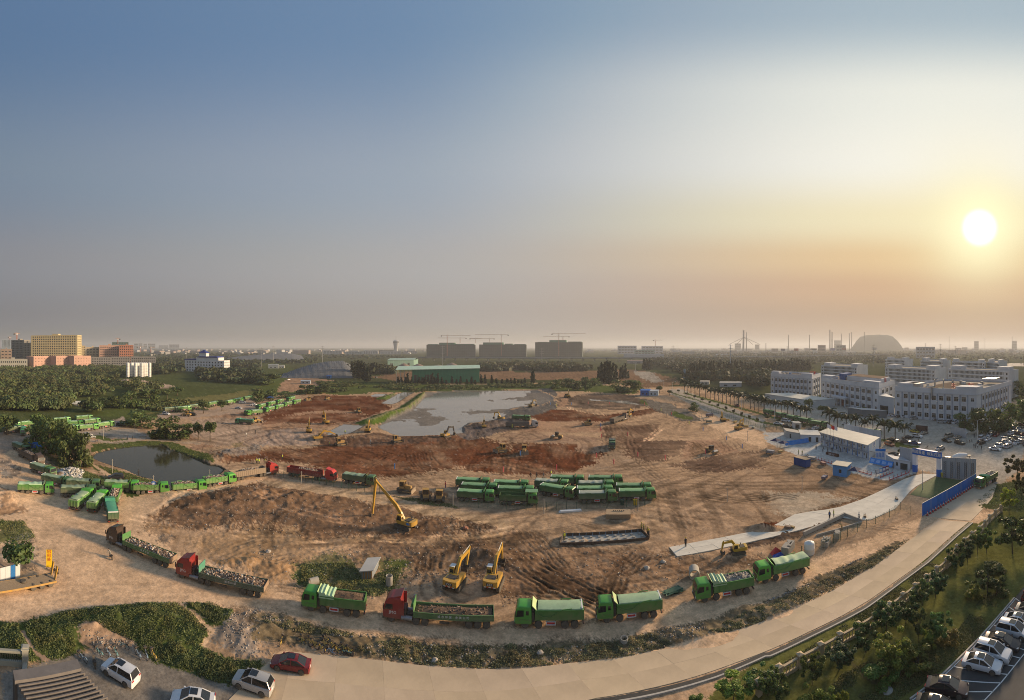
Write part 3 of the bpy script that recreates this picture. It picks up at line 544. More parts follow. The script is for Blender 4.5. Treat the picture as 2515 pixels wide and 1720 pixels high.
 soil=(col[:,0]>col[:,1]*1.2)[:,None];col=np.where(soil,col*np.array([1.03,.99,1.0]),col)
 col=col*g[:,None];col=col*(1-st[:,None]*.6)+np.array((.5,.42,.34))*st[:,None]*.6
 return X,Y,z,col
def build_ground():
 xs=np.concatenate([np.arange(-2000,-80,60),np.arange(-80,2596,2.9),np.arange(2600,4500,60)])
 ys=np.concatenate([[853,853.6,854.4],np.arange(855.5,905,1.2),np.arange(905,1745,2.3),[1760,1800,1900,2200,3000,6000,20000]])
 gx,gy=np.meshgrid(xs,ys);X,Y,z,col=ground_fields(gx.ravel(),gy.ravel())
 nx,ny=len(xs),len(ys);i=(np.arange(ny-1)[:,None]*nx+np.arange(nx-1)[None]).ravel()
 me=npmesh('ground',np.stack([X,Y,z],1),np.stack([i,i+nx,i+nx+1,i+1],1),'ground',True,col)
 tag(link('ground',me),kind='structure')
 # the land behind and below, a plain sheet that closes the disc
 b=MB();R=40000;b.add([(R*math.sin(t),R*math.cos(t),-3) for t in np.linspace(0,2*math.pi,65)[:-1]],[tuple(range(64))[::-1]])
 tag(link('plain',b.mesh('plain','soil')),kind='structure')
def ground_mat():
 m=mat('ground',(1,1,1),.95,attr='tint',var=.26,scale=.9,bump=.5,bscale=1.7,bdist=.10,spec=0.0);nt=m.node_tree;b=nt.nodes['Principled BSDF'];src=b.inputs['Base Color'].links[0].from_socket
 tc=nt.nodes.new('ShaderNodeTexCoord');n=nt.nodes.new('ShaderNodeTexNoise');n.inputs['Scale'].default_value=3.2;n.inputs['Detail'].default_value=8;n.inputs['Roughness'].default_value=.8;nt.links.new(tc.outputs['Object'],n.inputs[0])
 mr=nt.nodes.new('ShaderNodeMapRange');nt.links.new(n.outputs[0],mr.inputs[0]);mr.inputs[1].default_value=.3;mr.inputs[2].default_value=.7;mr.inputs[3].default_value=.66;mr.inputs[4].default_value=1.36
 x=nt.nodes.new('ShaderNodeVectorMath');x.operation='SCALE';nt.links.new(src,x.inputs[0]);nt.links.new(mr.outputs[0],x.inputs[3]);nt.links.new(x.outputs[0],b.inputs['Base Color'])
ground_mat();build_ground()
def water(name,poly,z,matname,grow=0):
 P=[W(*p,z) for p in poly];b=MB();b.add([tuple(p) for p in P],[tuple(range(len(P)))])
 return tag(link(name,b.mesh(name,matname)),kind='structure')
def water_mat(name,col,rough,wave,sc_):
 m=mat(name,col,rough,var=.15,scale=.05,spec=.5);nt=m.node_tree;b=nt.nodes['Principled BSDF'];b.inputs['IOR'].default_value=1.33
 tc=nt.nodes.new('ShaderNodeTexCoord');n=nt.nodes.new('ShaderNodeTexNoise');n.inputs['Scale'].default_value=sc_;n.inputs['Detail'].default_value=3
 bp=nt.nodes.new('ShaderNodeBump');bp.inputs['Strength'].default_value=wave;bp.inputs['Distance'].default_value=.08
 nt.links.new(tc.outputs['Object'],n.inputs[0]);nt.links.new(n.outputs[0],bp.inputs['Height']);nt.links.new(bp.outputs[0],b.inputs['Normal'])
water_mat('water_pond',(.045,.043,.024),.05,.25,1.2);water_mat('water_flat',(.24,.225,.20),.07,.12,.9)
water('pond_water',POND,-.35,'water_pond');water('reservoir_water',RESERVOIR,-.30,'water_flat')
for nm,p in (('inlet_water',INLET),('pool_water',POOL_A),('pool_water',POOL_B),('pool_water',POOL_C)): water(nm,p,-.22,'water_flat')
# vehicle kits (forward is +X, origin on the ground)
T=Matrix.Translation
def revolve(prof,n=18,mi=0):
 b=MB();rings=[[(r*math.cos(2*math.pi*i/n),y,r*math.sin(2*math.pi*i/n)) for i in range(n)] for r,y in prof];b.loft(rings,mi);return b
def tyre_mesh(r,w,n=18): return revolve([(r*.58,-w/2),(r*.9,-w/2),(r,-w*.36),(r,w*.36),(r*.9,w/2),(r*.58,w/2)],n).mesh('tyre','tyre',True,50)
def rim_mesh(r,w,m='rim'): return revolve([(r*.60,-w*.46),(r*.52,-w*.40),(r*.34,-w*.16),(r*.16,-w*.20),(r*.16,w*.20),(r*.34,w*.16),(r*.52,w*.40),(r*.60,w*.46)],14).mesh('rim',m,True,35)
TY_TRUCK=tyre_mesh(.54,.34);RM_TRUCK=rim_mesh(.54,.34);TY_DUAL=tyre_mesh(.54,.58);RM_DUAL=rim_mesh(.54,.58)
TY_CAR=tyre_mesh(.33,.22,14);RM_CAR=rim_mesh(.33,.23,'alloy')
def add_wheel(k,x,y,z,ty,rm):
 w=k.part('wheel',ty,mat=T((x,y,z)));k.part('rim',rm,w)
def rings_z(b,rows,mi=0):                             # stacked rectangles (z,x0,x1,half width)
 b.loft([[(x0,-w,z),(x1,-w,z),(x1,w,z),(x0,w,z)] for z,x0,x1,w in rows],mi)
def heap(L0,L1,w,z0,rise,seed,rocks,cols,rs=(.10,.28)):
 r=np.random.default_rng(seed);nx,ny=26,10;V=[];Fc=[];C=[]
 for i in range(nx):
  for j in range(ny):
   u,v=i/(nx-1),j/(ny-1);x=L0+(L1-L0)*u;y=-w+2*w*v
   e=min(1,4*u,4*(1-u))*min(1,3*v,3*(1-v));V.append((x,y,z0+rise*e*(.6+.6*r.random())+r.random()*.08));c=cols[0];k=.6+.6*r.random();C.append([q*k for q in c])
 for i in range(nx-1):
  for j in range(ny-1): a=i*ny+j;Fc+=[(a,a+ny,a+ny+1),(a,a+ny+1,a+1)]
 O=[(1,0,0),(-1,0,0),(0,1,0),(0,-1,0),(0,0,1),(0,0,-1)];OF=[(0,2,4),(2,1,4),(1,3,4),(3,0,4),(2,0,5),(1,2,5),(3,1,5),(0,3,5)]
 for _ in range(rocks):
  i=r.integers(1,nx-1)*ny+r.integers(1,ny-1);p=V[i];s=rs[0]+(rs[1]-rs[0])*r.random()**2;c=cols[r.integers(0,len(cols))];k=.7+.5*r.random();o=len(V)
  p=(p[0]+r.normal()*.15,max(-w+.1,min(w-.1,p[1]+r.normal()*.12)),p[2]+s*.2)
  for q in O: V.append(tuple(p[a]+q[a]*s*(.5+.7*r.random())+r.normal()*s*.18 for a in range(3)));C.append([x*k for x in c])
  Fc+=[tuple(a+o for a in f) for f in OF]
 return npmesh('load',V,Fc,'rubble',False,C)
RUB=[(.22,.15,.10),(.45,.34,.26),(.50,.42,.35),(.36,.23,.15),(.55,.50,.44)]
DIRT=[(.17,.105,.062),(.22,.14,.08),(.30,.2,.13)]
GREYR=[(.30,.27,.23),(.42,.39,.34),(.36,.33,.29)]
BROWNR=[(.15,.095,.06),(.22,.15,.10),(.18,.12,.08),(.40,.31,.24)]
HEAPS={'rubble': heap(-4.6,1.85,1.1,2.35,.35,1,170,RUB),'dirt': heap(-4.6,1.85,1.1,2.4,.35,2,70,DIRT,(.06,.14)),'grey': heap(-4.6,1.85,1.1,2.35,.35,3,150,GREYR)}
CAB_G=(.035,.235,.030);BODY_G=(.028,.17,.035);TARP_L=(.20,.40,.19);VISOR=(.33,.50,.20)
def cargo_mesh():
 b=MB();x0,x1,w,z0,z1,t=-4.75,1.98,1.22,1.22,2.62,.07
 b.box(x0,x1,-w,w,z0,z0+.10);b.box(x0,x1,-w,-w+t,z0+.10,z1);b.box(x0,x1,w-t,w,z0+.10,z1);b.box(x1-t,x1,-w+t,w-t,z0+.10,z1+.05)
 for s in (-1,1):
  b.box(x0,x1,s*w if s>0 else -w-.05,w+.05 if s>0 else -w,z1-.12,z1)             # top rail
  for x in np.linspace(x0+.05,x1-.1,8): b.box(x,x+.09,w if s>0 else -w-.045,w+.045 if s>0 else -w,z0-.03,z1-.12)
  b.add([(x0,s*(w+.02),z0+.35),(x0+3.6,s*(w+.02),z0+.35),(x0+5.4,s*(w+.02),z0+.62),(x0,s*(w+.02),z0+.62)],[(0,1,2,3) if s<0 else (3,2,1,0)])
 return b.mesh('cargo_body','paint_dusty')
def cab_mesh():
 b=MB();rings_z(b,[(.62,2.5,4.78,1.18),(.95,2.46,4.86,1.24),(1.75,2.46,4.86,1.24),(2.72,2.5,4.56,1.15),(2.9,2.62,4.40,1.05),(2.95,2.9,4.2,.9)]);return b.mesh('cab','paint',True,35)
def dump_truck_kit(top,name='dump_truck'):
 k=Kit(name,'dump truck')
 b=MB();b.box(-4.6,4.5,-.45,-.30,.72,1.02);b.box(-4.6,4.5,.30,.45,.72,1.02);b.box(-4.6,4.3,-.30,.30,.85,.97)
 for x in (3.4,1.5,-2.2,-3.58): b.cyl((x,-.95,.54),(x,.95,.54),.10,n=8)
 b.box(2.05,2.42,-1.0,1.0,.8,2.3);b.box(-4.85,-4.7,-1.15,1.15,.55,.80)
 k.part('chassis',b.mesh('chassis','dark'))
 c=k.part('cab',cab_mesh(),tint='cab')
 b=MB();b.quad((4.865,-1.08,1.80),(4.865,1.08,1.80),(4.60,1.04,2.66),(4.60,-1.04,2.66));k.part('windshield',b.mesh('windshield','glass'),c)
 for s in (-1,1):
  b=MB();P=[(3.55,s*1.252,1.72),(4.62,s*1.252,1.60),(4.42,s*1.178,2.52),(3.55,s*1.178,2.52)];b.add(P,[(0,1,2,3) if s<0 else (3,2,1,0)]);P=[(2.85,s*1.252,1.9),(3.25,s*1.252,1.9),(3.25,s*1.178,2.45),(2.85,s*1.178,2.45)];b.add(P,[(0,1,2,3) if s<0 else (3,2,1,0)])
  k.part('side_window',b.mesh('side_window','glass'),c)
  b=MB();b.box(4.62,4.72,s*1.46-.10,s*1.46+.10,1.75,2.45);b.bar((4.6,s*1.2,2.45),(4.66,s*1.46,2.4),.04);k.part('mirror',b.mesh('mirror','dark'),c)
  b=MB();b.cb(4.88,s*.92,.86,.06,.36,.2);k.part('headlight',b.mesh('headlight','lamp_clear'),c)
  b=MB();b.prism([(2.62,1.12),(2.75,1.32),(4.05,1.32),(4.2,1.12),(4.2,.98),(4.0,1.2),(2.8,1.2),(2.62,.95)],s*1.02,s*1.26);k.part('mudguard',b.mesh('mudguard','paint_dusty'),tint='body')
  b=MB();b.box(-.9,.45,s*1.10-.12,s*1.10+.12,.55,.62);b.box(-.9,.45,s*1.10-.12,s*1.10+.12,.98,1.05);b.box(-.9,-.8,s*1.10-.12,s*1.10+.12,.62,.98);b.box(.35,.45,s*1.10-.12,s*1.10+.12,.62,.98);k.part('side_guard',b.mesh('side_guard','white'))
  b=MB();b.box(-.78,.33,s*1.0-.1,s*1.0+.1,.64,.96);k.part('tool_box',b.mesh('tool_box','red'))
  b=MB();b.cb(-4.88,s*.95,.68,.05,.3,.12);k.part('tail_light',b.mesh('tail_light','lamp_red'))
 b=MB();b.box(4.70,4.95,-1.24,1.24,.50,.78);b.box(4.87,4.90,-.75,.75,1.02,1.55);k.part('bumper',b.mesh('bumper','dark'),c)
 g=k.part('cargo_body',cargo_mesh(),tint='body')
 b=MB();b.box(-4.85,-4.75,-1.22,1.22,1.2,2.58);[b.box(-4.90,-4.85,y-.05,y+.05,1.2,2.5) for y in (-1.1,-.4,.4,1.1)];k.part('tailgate',b.mesh('tailgate','paint_dusty'),g,tint='body')
 if top != 'raised':
  b=MB();b.add([(1.75,-1.2,2.62),(2.35,-1.2,3.22),(2.35,1.2,3.22),(1.75,1.2,2.62),(1.80,-1.2,2.56),(2.40,-1.2,3.16),(2.40,1.2,3.16),(1.80,1.2,2.56)],[(0,3,2,1),(4,5,6,7),(0,1,5,4),(1,2,6,5),(2,3,7,6),(3,0,4,7)])
  k.part('cab_guard',b.mesh('cab_guard','paint'),g,tint='visor')
 else:
  b=MB();b.box(1.7,4.9,-1.2,1.2,3.42,3.50);b.box(1.7,1.8,-1.2,1.2,2.67,3.42);k.part('raised_cover',b.mesh('raised_cover','paint'),g,tint='tarp')
 if top in ('tarp','lumpy'):
  b=MB();n=14;rr=np.random.default_rng(5)
  for i in range(n+1):
   x=-4.55+6.15*i/n;zz=2.66+(rr.random()*.16 if top=='lumpy' else .03*(i % 2));b.v+=[(x,-1.14,2.60),(x,-1.10,zz+.03),(x,-.4,zz+.14),(x,.4,zz+.14),(x,1.10,zz+.03),(x,1.14,2.60)]
  for i in range(n):
   for j in range(5): a=i*6+j;b.f.append((a,a+1,a+7,a+6));b.m.append(0)
  k.part('tarpaulin',b.mesh('tarpaulin','paint_dusty',True,60),g,tint='tarp')
  b=MB();b.box(-4.74,-4.56,-1.1,1.1,2.56,2.80);k.part('rolled_sheet',b.mesh('rolled_sheet','white' if top=='tarp' else 'paint_dusty'),g,tint='tarp')
 if top in HEAPS: k.part('load',HEAPS[top],g)
 if top in ('dirt','grey'):
  b=MB();n=8;rr=np.random.default_rng(8)
  for i in range(n+1):
   x=-.2+2.3*i/n;zz=2.74+.14*(i % 2)+(.3 if i>4 else 0);b.v+=[(x,-1.27,2.3),(x,-1.22,zz),(x,0,zz+.1),(x,1.22,zz),(x,1.27,2.3)]
  for i in range(n):
   for j in range(4): a=i*5+j;b.f.append((a,a+1,a+6,a+5));b.m.append(0)
  k.part('folded_tarpaulin',b.mesh('folded_tarpaulin','paint_dusty'),g,tint='tarp')
 if top not in ('dirt','grey'):
  for s in (-1,1):
   b=MB();b.path([(1.9,s*1.30,2.4),(.9,s*1.30,1.75),(-.5,s*1.30,1.85),(-1.9,s*1.30,2.75),(-3.2,s*1.24,2.82)],.09);b.bar((-.2,s*1.33,1.75),(-1.6,s*1.33,2.6),.07);k.part('cover_arm',b.mesh('cover_arm','paint_dusty'),g,tint='body')
 for x in (3.4,1.5):
  for s in (-1,1): add_wheel(k,x,s*1.02,.54,TY_TRUCK,RM_TRUCK)
 for x in (-2.2,-3.58):
  for s in (-1,1): add_wheel(k,x,s*.93,.54,TY_DUAL,RM_DUAL)
 return k
DT={t: dump_truck_kit(t) for t in ('tarp','lumpy','rubble','dirt','grey','raised')}
PAINTS={'bright': dict(cab=(.052,.34,.032),body=(.042,.235,.035),tarp=(.40,.60,.36),visor=(.50,.66,.30)),
  'deep': dict(cab=(.028,.21,.030),body=(.026,.155,.034),tarp=(.17,.39,.17),visor=(.06,.31,.06)),
  'lime': dict(cab=(.075,.42,.030),body=(.10,.32,.07),tarp=(.42,.58,.34),visor=(.08,.42,.04)),
  'teal': dict(cab=(.030,.26,.11),body=(.025,.15,.065),tarp=(.06,.34,.19),visor=(.06,.34,.19)),
  'dull': dict(cab=(.045,.16,.05),body=(.06,.13,.06),tarp=(.28,.40,.25),visor=(.08,.2,.08)),
  'grey': dict(cab=(.028,.21,.030),body=(.045,.15,.06),tarp=(.33,.38,.30),visor=(.04,.26,.04))}
# articulated lorries
def tractor_parts(k,cabname='cab',lettering=None):
 b=MB();b.box(1.2,7.7,-.45,-.28,.75,1.05);b.box(1.2,7.7,.28,.45,.75,1.05);b.box(1.2,5.2,-.28,.28,.85,1.0)
 for x in (6.9,3.2,1.9): b.cyl((x,-.95,.54),(x,.95,.54),.10,n=8)
 b.box(4.7,5.2,-.8,.8,1.05,1.9);k.part('chassis',b.mesh('chassis','dark'))
 b=MB();rings_z(b,[(.60,5.45,7.95,1.20),(.95,5.40,8.05,1.25),(1.9,5.40,8.05,1.25),(2.85,5.42,7.75,1.20),(3.45,5.42,7.15,1.10),(3.55,5.55,6.9,1.0)]);c=k.part('cab',b.mesh('cab','paint',True,35),tint='cab')
 b=MB();b.quad((8.06,-1.1,1.95),(8.06,1.1,1.95),(7.78,1.08,2.78),(7.78,-1.08,2.78));k.part('windshield',b.mesh('windshield','glass'),c)
 for s in (-1,1):
  b=MB();P=[(6.6,s*1.262,1.92),(7.85,s*1.262,1.80),(7.62,s*1.222,2.62),(6.6,s*1.222,2.62)];b.add(P,[(0,1,2,3) if s<0 else (3,2,1,0)]);k.part('side_window',b.mesh('side_window','glass'),c)
  b=MB();b.box(4.95,5.42,s*1.22-.03,s*1.22+.03,1.2,3.35);k.part('side_fairing',b.mesh('side_fairing','paint'),c,tint='cab')
  b=MB();b.cyl((3.75,s*1.0,.78),(5.35,s*1.0,.78),.30,n=12);[b.cyl((x-.04,s*1.0,.78),(x+.04,s*1.0,.78),.325,n=12) for x in (4.1,4.6,5.05)];k.part('fuel_tank',b.mesh('fuel_tank','steel',True))
  b=MB();b.cb(8.06,s*.95,.85,.06,.36,.22);k.part('headlight',b.mesh('headlight','lamp_clear'),c)
  b=MB();b.box(7.9,8.0,s*1.48-.1,s*1.48+.1,1.9,2.7);k.part('mirror',b.mesh('mirror','dark'),c)
  if lettering:
   me=text_mesh(lettering,.62,'white',.005);k.part('lettering',me,c,Matrix.Translation((6.6,s*1.262,1.48)) @ Matrix.Rotation(0 if s<0 else math.pi,4,'Z') @ Matrix.Rotation(math.pi/2,4,'X'))
 b=MB();b.add([(5.5,-1.05,3.46),(6.6,-1.0,3.52),(6.6,1.0,3.52),(5.5,1.05,3.46),(5.3,-1.1,3.95),(5.3,1.1,3.95)],[(0,1,4),(1,2,5,4),(2,3,5),(0,4,5,3),(0,3,2,1)]);k.part('roof_spoiler',b.mesh('roof_spoiler','paint'),c,tint='cab')
 b=MB();b.box(7.85,8.12,-1.25,1.25,.48,.75);k.part('bumper',b.mesh('bumper','dark'),c)
 for s in (-1,1): add_wheel(k,6.9,s*1.02,.54,TY_TRUCK,RM_TRUCK)
 for x in (3.2,1.9):
  for s in (-1,1): add_wheel(k,x,s*.93,.54,TY_DUAL,RM_DUAL)
def semi_kit(kind,heapk,lettering=None,side_text=None):
 k=Kit('articulated_lorry','lorry');tractor_parts(k,lettering=lettering)
 x0,x1,w=-7.9,3.6,1.24;zt=1.95 if kind=='low' else 2.75
 b=MB();b.box(x0,x1,-.6,.6,.85,1.12);[b.cyl((x,-.95,.54),(x,.95,.54),.10,n=8) for x in (-4.4,-5.65,-6.9)];b.box(-1.6,-.2,-1.15,-1.05,.5,.85);b.box(-1.6,-.2,1.05,1.15,.5,.85);k.part('trailer_frame',b.mesh('trailer_frame','dark'))
 b=MB();b.box(x0,x1,-w,w,1.12,1.24);t=.07
 for s in (-1,1):
  b.box(x0,x1,w-t if s>0 else -w,w if s>0 else -w+t,1.24,zt);b.box(x0,x1,w if s>0 else -w-.05,w+.05 if s>0 else -w,zt-.1,zt);b.box(x0,x1,w if s>0 else -w-.05,w+.05 if s>0 else -w,1.12,1.26)
  for x in np.linspace(x0,x1-.1,18): b.box(x,x+.08,w if s>0 else -w-.04,w+.04 if s>0 else -w,1.26,zt-.1)
 g=k.part('trailer_bed',b.mesh('trailer_bed','paint_dusty'),tint='body')
 b=MB();b.box(x1-t,x1,-w,w,1.24,3.05 if kind=='low' else zt+.05)
 if kind=='low': b.box(x1,x1+.45,-.9,.9,2.3,2.4);b.box(x1,x1+.3,-.7,.7,2.4,2.75)
 k.part('headboard',b.mesh('headboard','paint_dusty'),g,tint='head')
 b=MB();b.box(x0-.07,x0,-w,w,1.12,zt);k.part('tailgate',b.mesh('tailgate','paint_dusty'),g,tint='tail')
 if side_text:
  for s in (-1,1): k.part('lettering',text_mesh(side_text,.42,'white',.004),g,Matrix.Translation((-2.2,s*1.30,1.55)) @ Matrix.Rotation(0 if s<0 else math.pi,4,'Z') @ Matrix.Rotation(math.pi/2,4,'X'))
 if heapk: k.part('load',heapk,g)
 for x in (-4.4,-5.65,-6.9):
  for s in (-1,1): add_wheel(k,x,s*.93,.54,TY_DUAL,RM_DUAL)
 return k
def place(t,xr,yr,xf,yf):
 """centre and heading of a vehicle from where its tail and nose meet the ground in the photograph"""
 a=at(t,xr,yr);b=at(t,xf,yf);m=(a+b)/2;d=b-a
 return Vector((m.x,m.y,gz(m.x,m.y))),math.atan2(d.y,d.x)
def gz(x,y):                                           # ground height at a point
 D=math.hypot(x,y);p=math.atan2(x,y);k=(CX+p*F,HZ+H*F/D)
 return float(ground_fields(np.array([k[0]]),np.array([k[1]]))[2][0]) if USE_GZ else 0.0
USE_GZ=False
# cars
def car_kit(kind):
 k=Kit({'sedan': 'sedan_car','suv': 'suv_car','van': 'minivan','pickup': 'pickup_truck'}[kind],'car')
 L,w,zb,zr={'sedan': (4.75,.91,.92,1.46),'suv': (4.6,.93,1.05,1.70),'van': (4.8,.93,1.1,1.88),'pickup': (5.2,.93,1.05,1.78)}[kind]
 h=L/2;hood={'sedan': .80,'suv': .98,'van': 1.02,'pickup': 1.02}[kind]
 if kind=='sedan': top=[(-h,.78),(-h+.08,.92),(-h+.9,.97),(-h+1.2,.97),(.95,.93),(1.35,.88),(h-.5,hood-.06),(h-.1,hood-.16),(h,.55)];gh=[(-h+.55,.96),(-h+1.45,zr-.04),(-.2,zr),(.35,zr-.03),(1.32,.90)]
 elif kind=='suv': top=[(-h,.95),(-h+.05,1.05),(-h+.9,1.06),(-h+1.2,1.06),(.95,1.04),(1.3,1.02),(h-.5,hood-.04),(h-.1,hood-.15),(h,.6)];gh=[(-h+.06,1.06),(-h+.42,zr-.06),(-.2,zr),(.35,zr-.04),(1.32,1.03)]
 elif kind=='van': top=[(-h,1.0),(-h+.05,1.1),(-h+.9,1.1),(-h+1.2,1.1),(.95,1.1),(1.5,1.06),(h-.4,hood-.06),(h-.1,hood-.2),(h,.6)];gh=[(-h+.03,1.1),(-h+.22,zr-.05),(-.2,zr),(.75,zr-.05),(1.75,1.06)]
 else: top=[(-h,1.0),(-h+.05,1.06),(-h+.9,1.06),(-h+1.75,1.06),(.95,1.05),(1.35,1.04),(h-.5,hood),(h-.1,hood-.12),(h,.62)];gh=[(-.75,1.06),(-.6,zr-.03),(.1,zr),(.6,zr-.04),(1.45,1.05)]
 b=MB();rings=[]
 for i,(x,z) in enumerate(top):
  q=w*(.86 if i in (0,len(top)-1) else .97 if i in (1,len(top)-2) else 1)
  rings.append([(x,-q*.9,.22),(x,-q,.38),(x,-q,z-.18),(x,-q*.94,z-.03),(x,-q*.5,z),(x,q*.5,z),(x,q*.94,z-.03),(x,q,z-.18),(x,q,.38),(x,q*.9,.22)])
 b.loft(rings)
 gw=[w*.80,w*.66,w*.70,w*.68,w*.80];bz=.9 if kind=='sedan' else 1.0
 # roof cap and pillars
 (xa,za),(xb,zbk),(xc,zc),(xd,zd),(xe,ze)=gh
 b.loft([[(x,-g,z-.05),(x,-g*.85,z+.01),(x,0,z+.03),(x,g*.85,z+.01),(x,g,z-.05)] for (x,z),g in zip(gh[1:4],gw[1:4])],caps=False)
 W0=w*.92
 for s in (-1,1):
  for a,c in (((xa,s*W0*.9,za),(xb,s*gw[1],zbk-.03)),((xe,s*W0*.93,ze),(xd,s*gw[3],zd-.03)),((-.15,s*W0*.99,zb),(-.15,s*gw[2],zc-.03))): b.bar(a,c,.09,.07)
  b.bar((xb,s*gw[1],zbk-.03),(xd,s*gw[3],zd-.03),.07,.06)
 body=k.part('body',b.mesh('body','carpaint',True,42),tint='p')
 b=MB();b.quad((xe,-W0*.9,ze),(xe,W0*.9,ze),(xd+.02,gw[3]*.97,zd-.02),(xd+.02,-gw[3]*.97,zd-.02));k.part('windshield',b.mesh('windshield','glass'),body)
 b=MB();b.quad((xa,W0*.86,za),(xa,-W0*.86,za),(xb-.02,-gw[1]*.97,zbk-.02),(xb-.02,gw[1]*.97,zbk-.02));k.part('rear_window',b.mesh('rear_window','glass'),body)
 for s in (-1,1):
  b=MB();P=[(xa+.12,s*W0*.93,za),(xe-.15,s*W0*.95,ze),(xd-.05,s*(gw[3]+.02),zd-.06),(xc,s*(gw[2]+.02),zc-.05),(xb+.05,s*(gw[1]+.02),zbk-.06)];b.add(P,[(0,1,2,3,4) if s<0 else (4,3,2,1,0)]);k.part('side_window',b.mesh('side_window','glass'),body)
  b=MB();b.add([(h-.03,s*w*.55,.62),(h-.03,s*w*.82,.62),(h-.22,s*w*.955,.66),(h-.22,s*w*.955,.78),(h-.06,s*w*.6,.74)],[(0,1,2,3,4) if s>0 else (4,3,2,1,0)]);k.part('headlight',b.mesh('headlight','lamp_clear'),body)
  b=MB();b.cb(-h+.03,s*w*.68,.86 if kind=='sedan' else .95,.08,.34,.14);k.part('tail_light',b.mesh('tail_light','lamp_red'),body)
  b=MB();b.cb(1.05,s*(w+.09),zb+.05,.18,.16,.12);k.part('wing_mirror',b.mesh('wing_mirror','carpaint'),body,tint='p')
  for x in (h-.92,-h+.95):
   b=MB();n=9;b.v=[(x+r*math.cos(math.pi*i/n),s*(w+.004),.33+r*math.sin(math.pi*i/n)) for r in (.01,.41) for i in range(n+1)];b.f=[((i,i+1,i+n+2,i+n+1) if s>0 else (i+n+1,i+n+2,i+1,i)) for i in range(n)];b.m=[0]*n;k.part('wheel_arch',b.mesh('wheel_arch','rubber'),body)
   add_wheel(k,x,s*(w-.085),.33,TY_CAR,RM_CAR)
  b=MB();b.box(-h+1.5,h-1.5,s*(w+.002)-.004,s*(w+.002)+.004,.24,.36);k.part('sill',b.mesh('sill','rubber'),body)
 if kind in ('sedan','suv'): b=MB();b.box(-.55,.28,-.42,.42,zr+.025,zr+.045);k.part('sunroof',b.mesh('sunroof','glass'),body)
 if kind=='pickup': b=MB();b.box(-h+.15,-.85,-.7,.7,1.05,1.09);k.part('bed_cover',b.mesh('bed_cover','dark'),body)
 b=MB();b.box(h-.05,h+.012,-w*.5,w*.5,.36,.58);k.part('grille',b.mesh('grille','dark'),body);b=MB();b.box(-h-.012,-h+.03,-.26,.26,.55,.67);k.part('number_plate',b.mesh('number_plate','tint_smooth'),body)
 b=MB();b.box(-h+.2,h-.2,-w+.12,w-.12,.18,.30);k.part('underbody',b.mesh('underbody','rubber'),body)
 return k
CAR={c: car_kit(c) for c in ('sedan','suv','van','pickup')}
CC={'white': (.72,.73,.74),'black': (.014,.014,.016),'silver': (.42,.42,.41),'grey': (.12,.12,.125),'red': (.18,.012,.018),'blue': (.02,.06,.22),'beige': (.42,.36,.28),'brown': (.10,.06,.045),'yellow': (.6,.42,.04),'orange': (.42,.13,.06),'plum': (.03,.018,.025),'navy': (.016,.018,.03)}
def car(kind,colour,p,label,group=None):
 loc,rz=place(*p);return CAR[kind].spawn(loc,rz,label,group,tints={'p': CC[colour]},scale=1.1)
# excavators, dozers, rollers, loader
YEL=(.58,.33,.035);YEL2=(.50,.28,.05)
def plate_arm(b,pts,ws,y0,y1):                       # boxed arm along points in the x z plane,depth ws at each point
 n=len(pts);up=[];dn=[]
 for i,p in enumerate(pts):
  a=pts[max(0,i-1)];c=pts[min(n-1,i+1)];d=Vector((c[0]-a[0],c[1]-a[1])).normalized();q=Vector((-d.y,d.x))*ws[i]/2
  up.append((p[0]+q.x,p[1]+q.y));dn.append((p[0]-q.x,p[1]-q.y))
 rings=[[(u[0],y0,u[1]),(u[0],y1,u[1]),(d[0],y1,d[1]),(d[0],y0,d[1])] for u,d in zip(up,dn)]
 b.loft(rings)
def track_mesh(L,hgt,wd):
 b=MB();r=hgt/2;pr=[]
 for i in range(9): t=-math.pi/2+math.pi*i/8;pr.append((L/2-r+r*math.cos(t),r+r*math.sin(t)))
 for i in range(9): t=math.pi/2+math.pi*i/8;pr.append((-L/2+r+r*math.cos(t),r+r*math.sin(t)))
 b.prism(pr,-wd/2,wd/2)
 n=int(L/.22)
 for i in range(n): x=-L/2+r+(L-2*r)*i/(n-1);b.box(x-.05,x+.05,-wd/2-.02,wd/2+.02,hgt,hgt+.05)
 return b.mesh('track','tyre')
TRACK=track_mesh(4.3,.95,.62);TRACK_S=track_mesh(3.1,.85,.60)
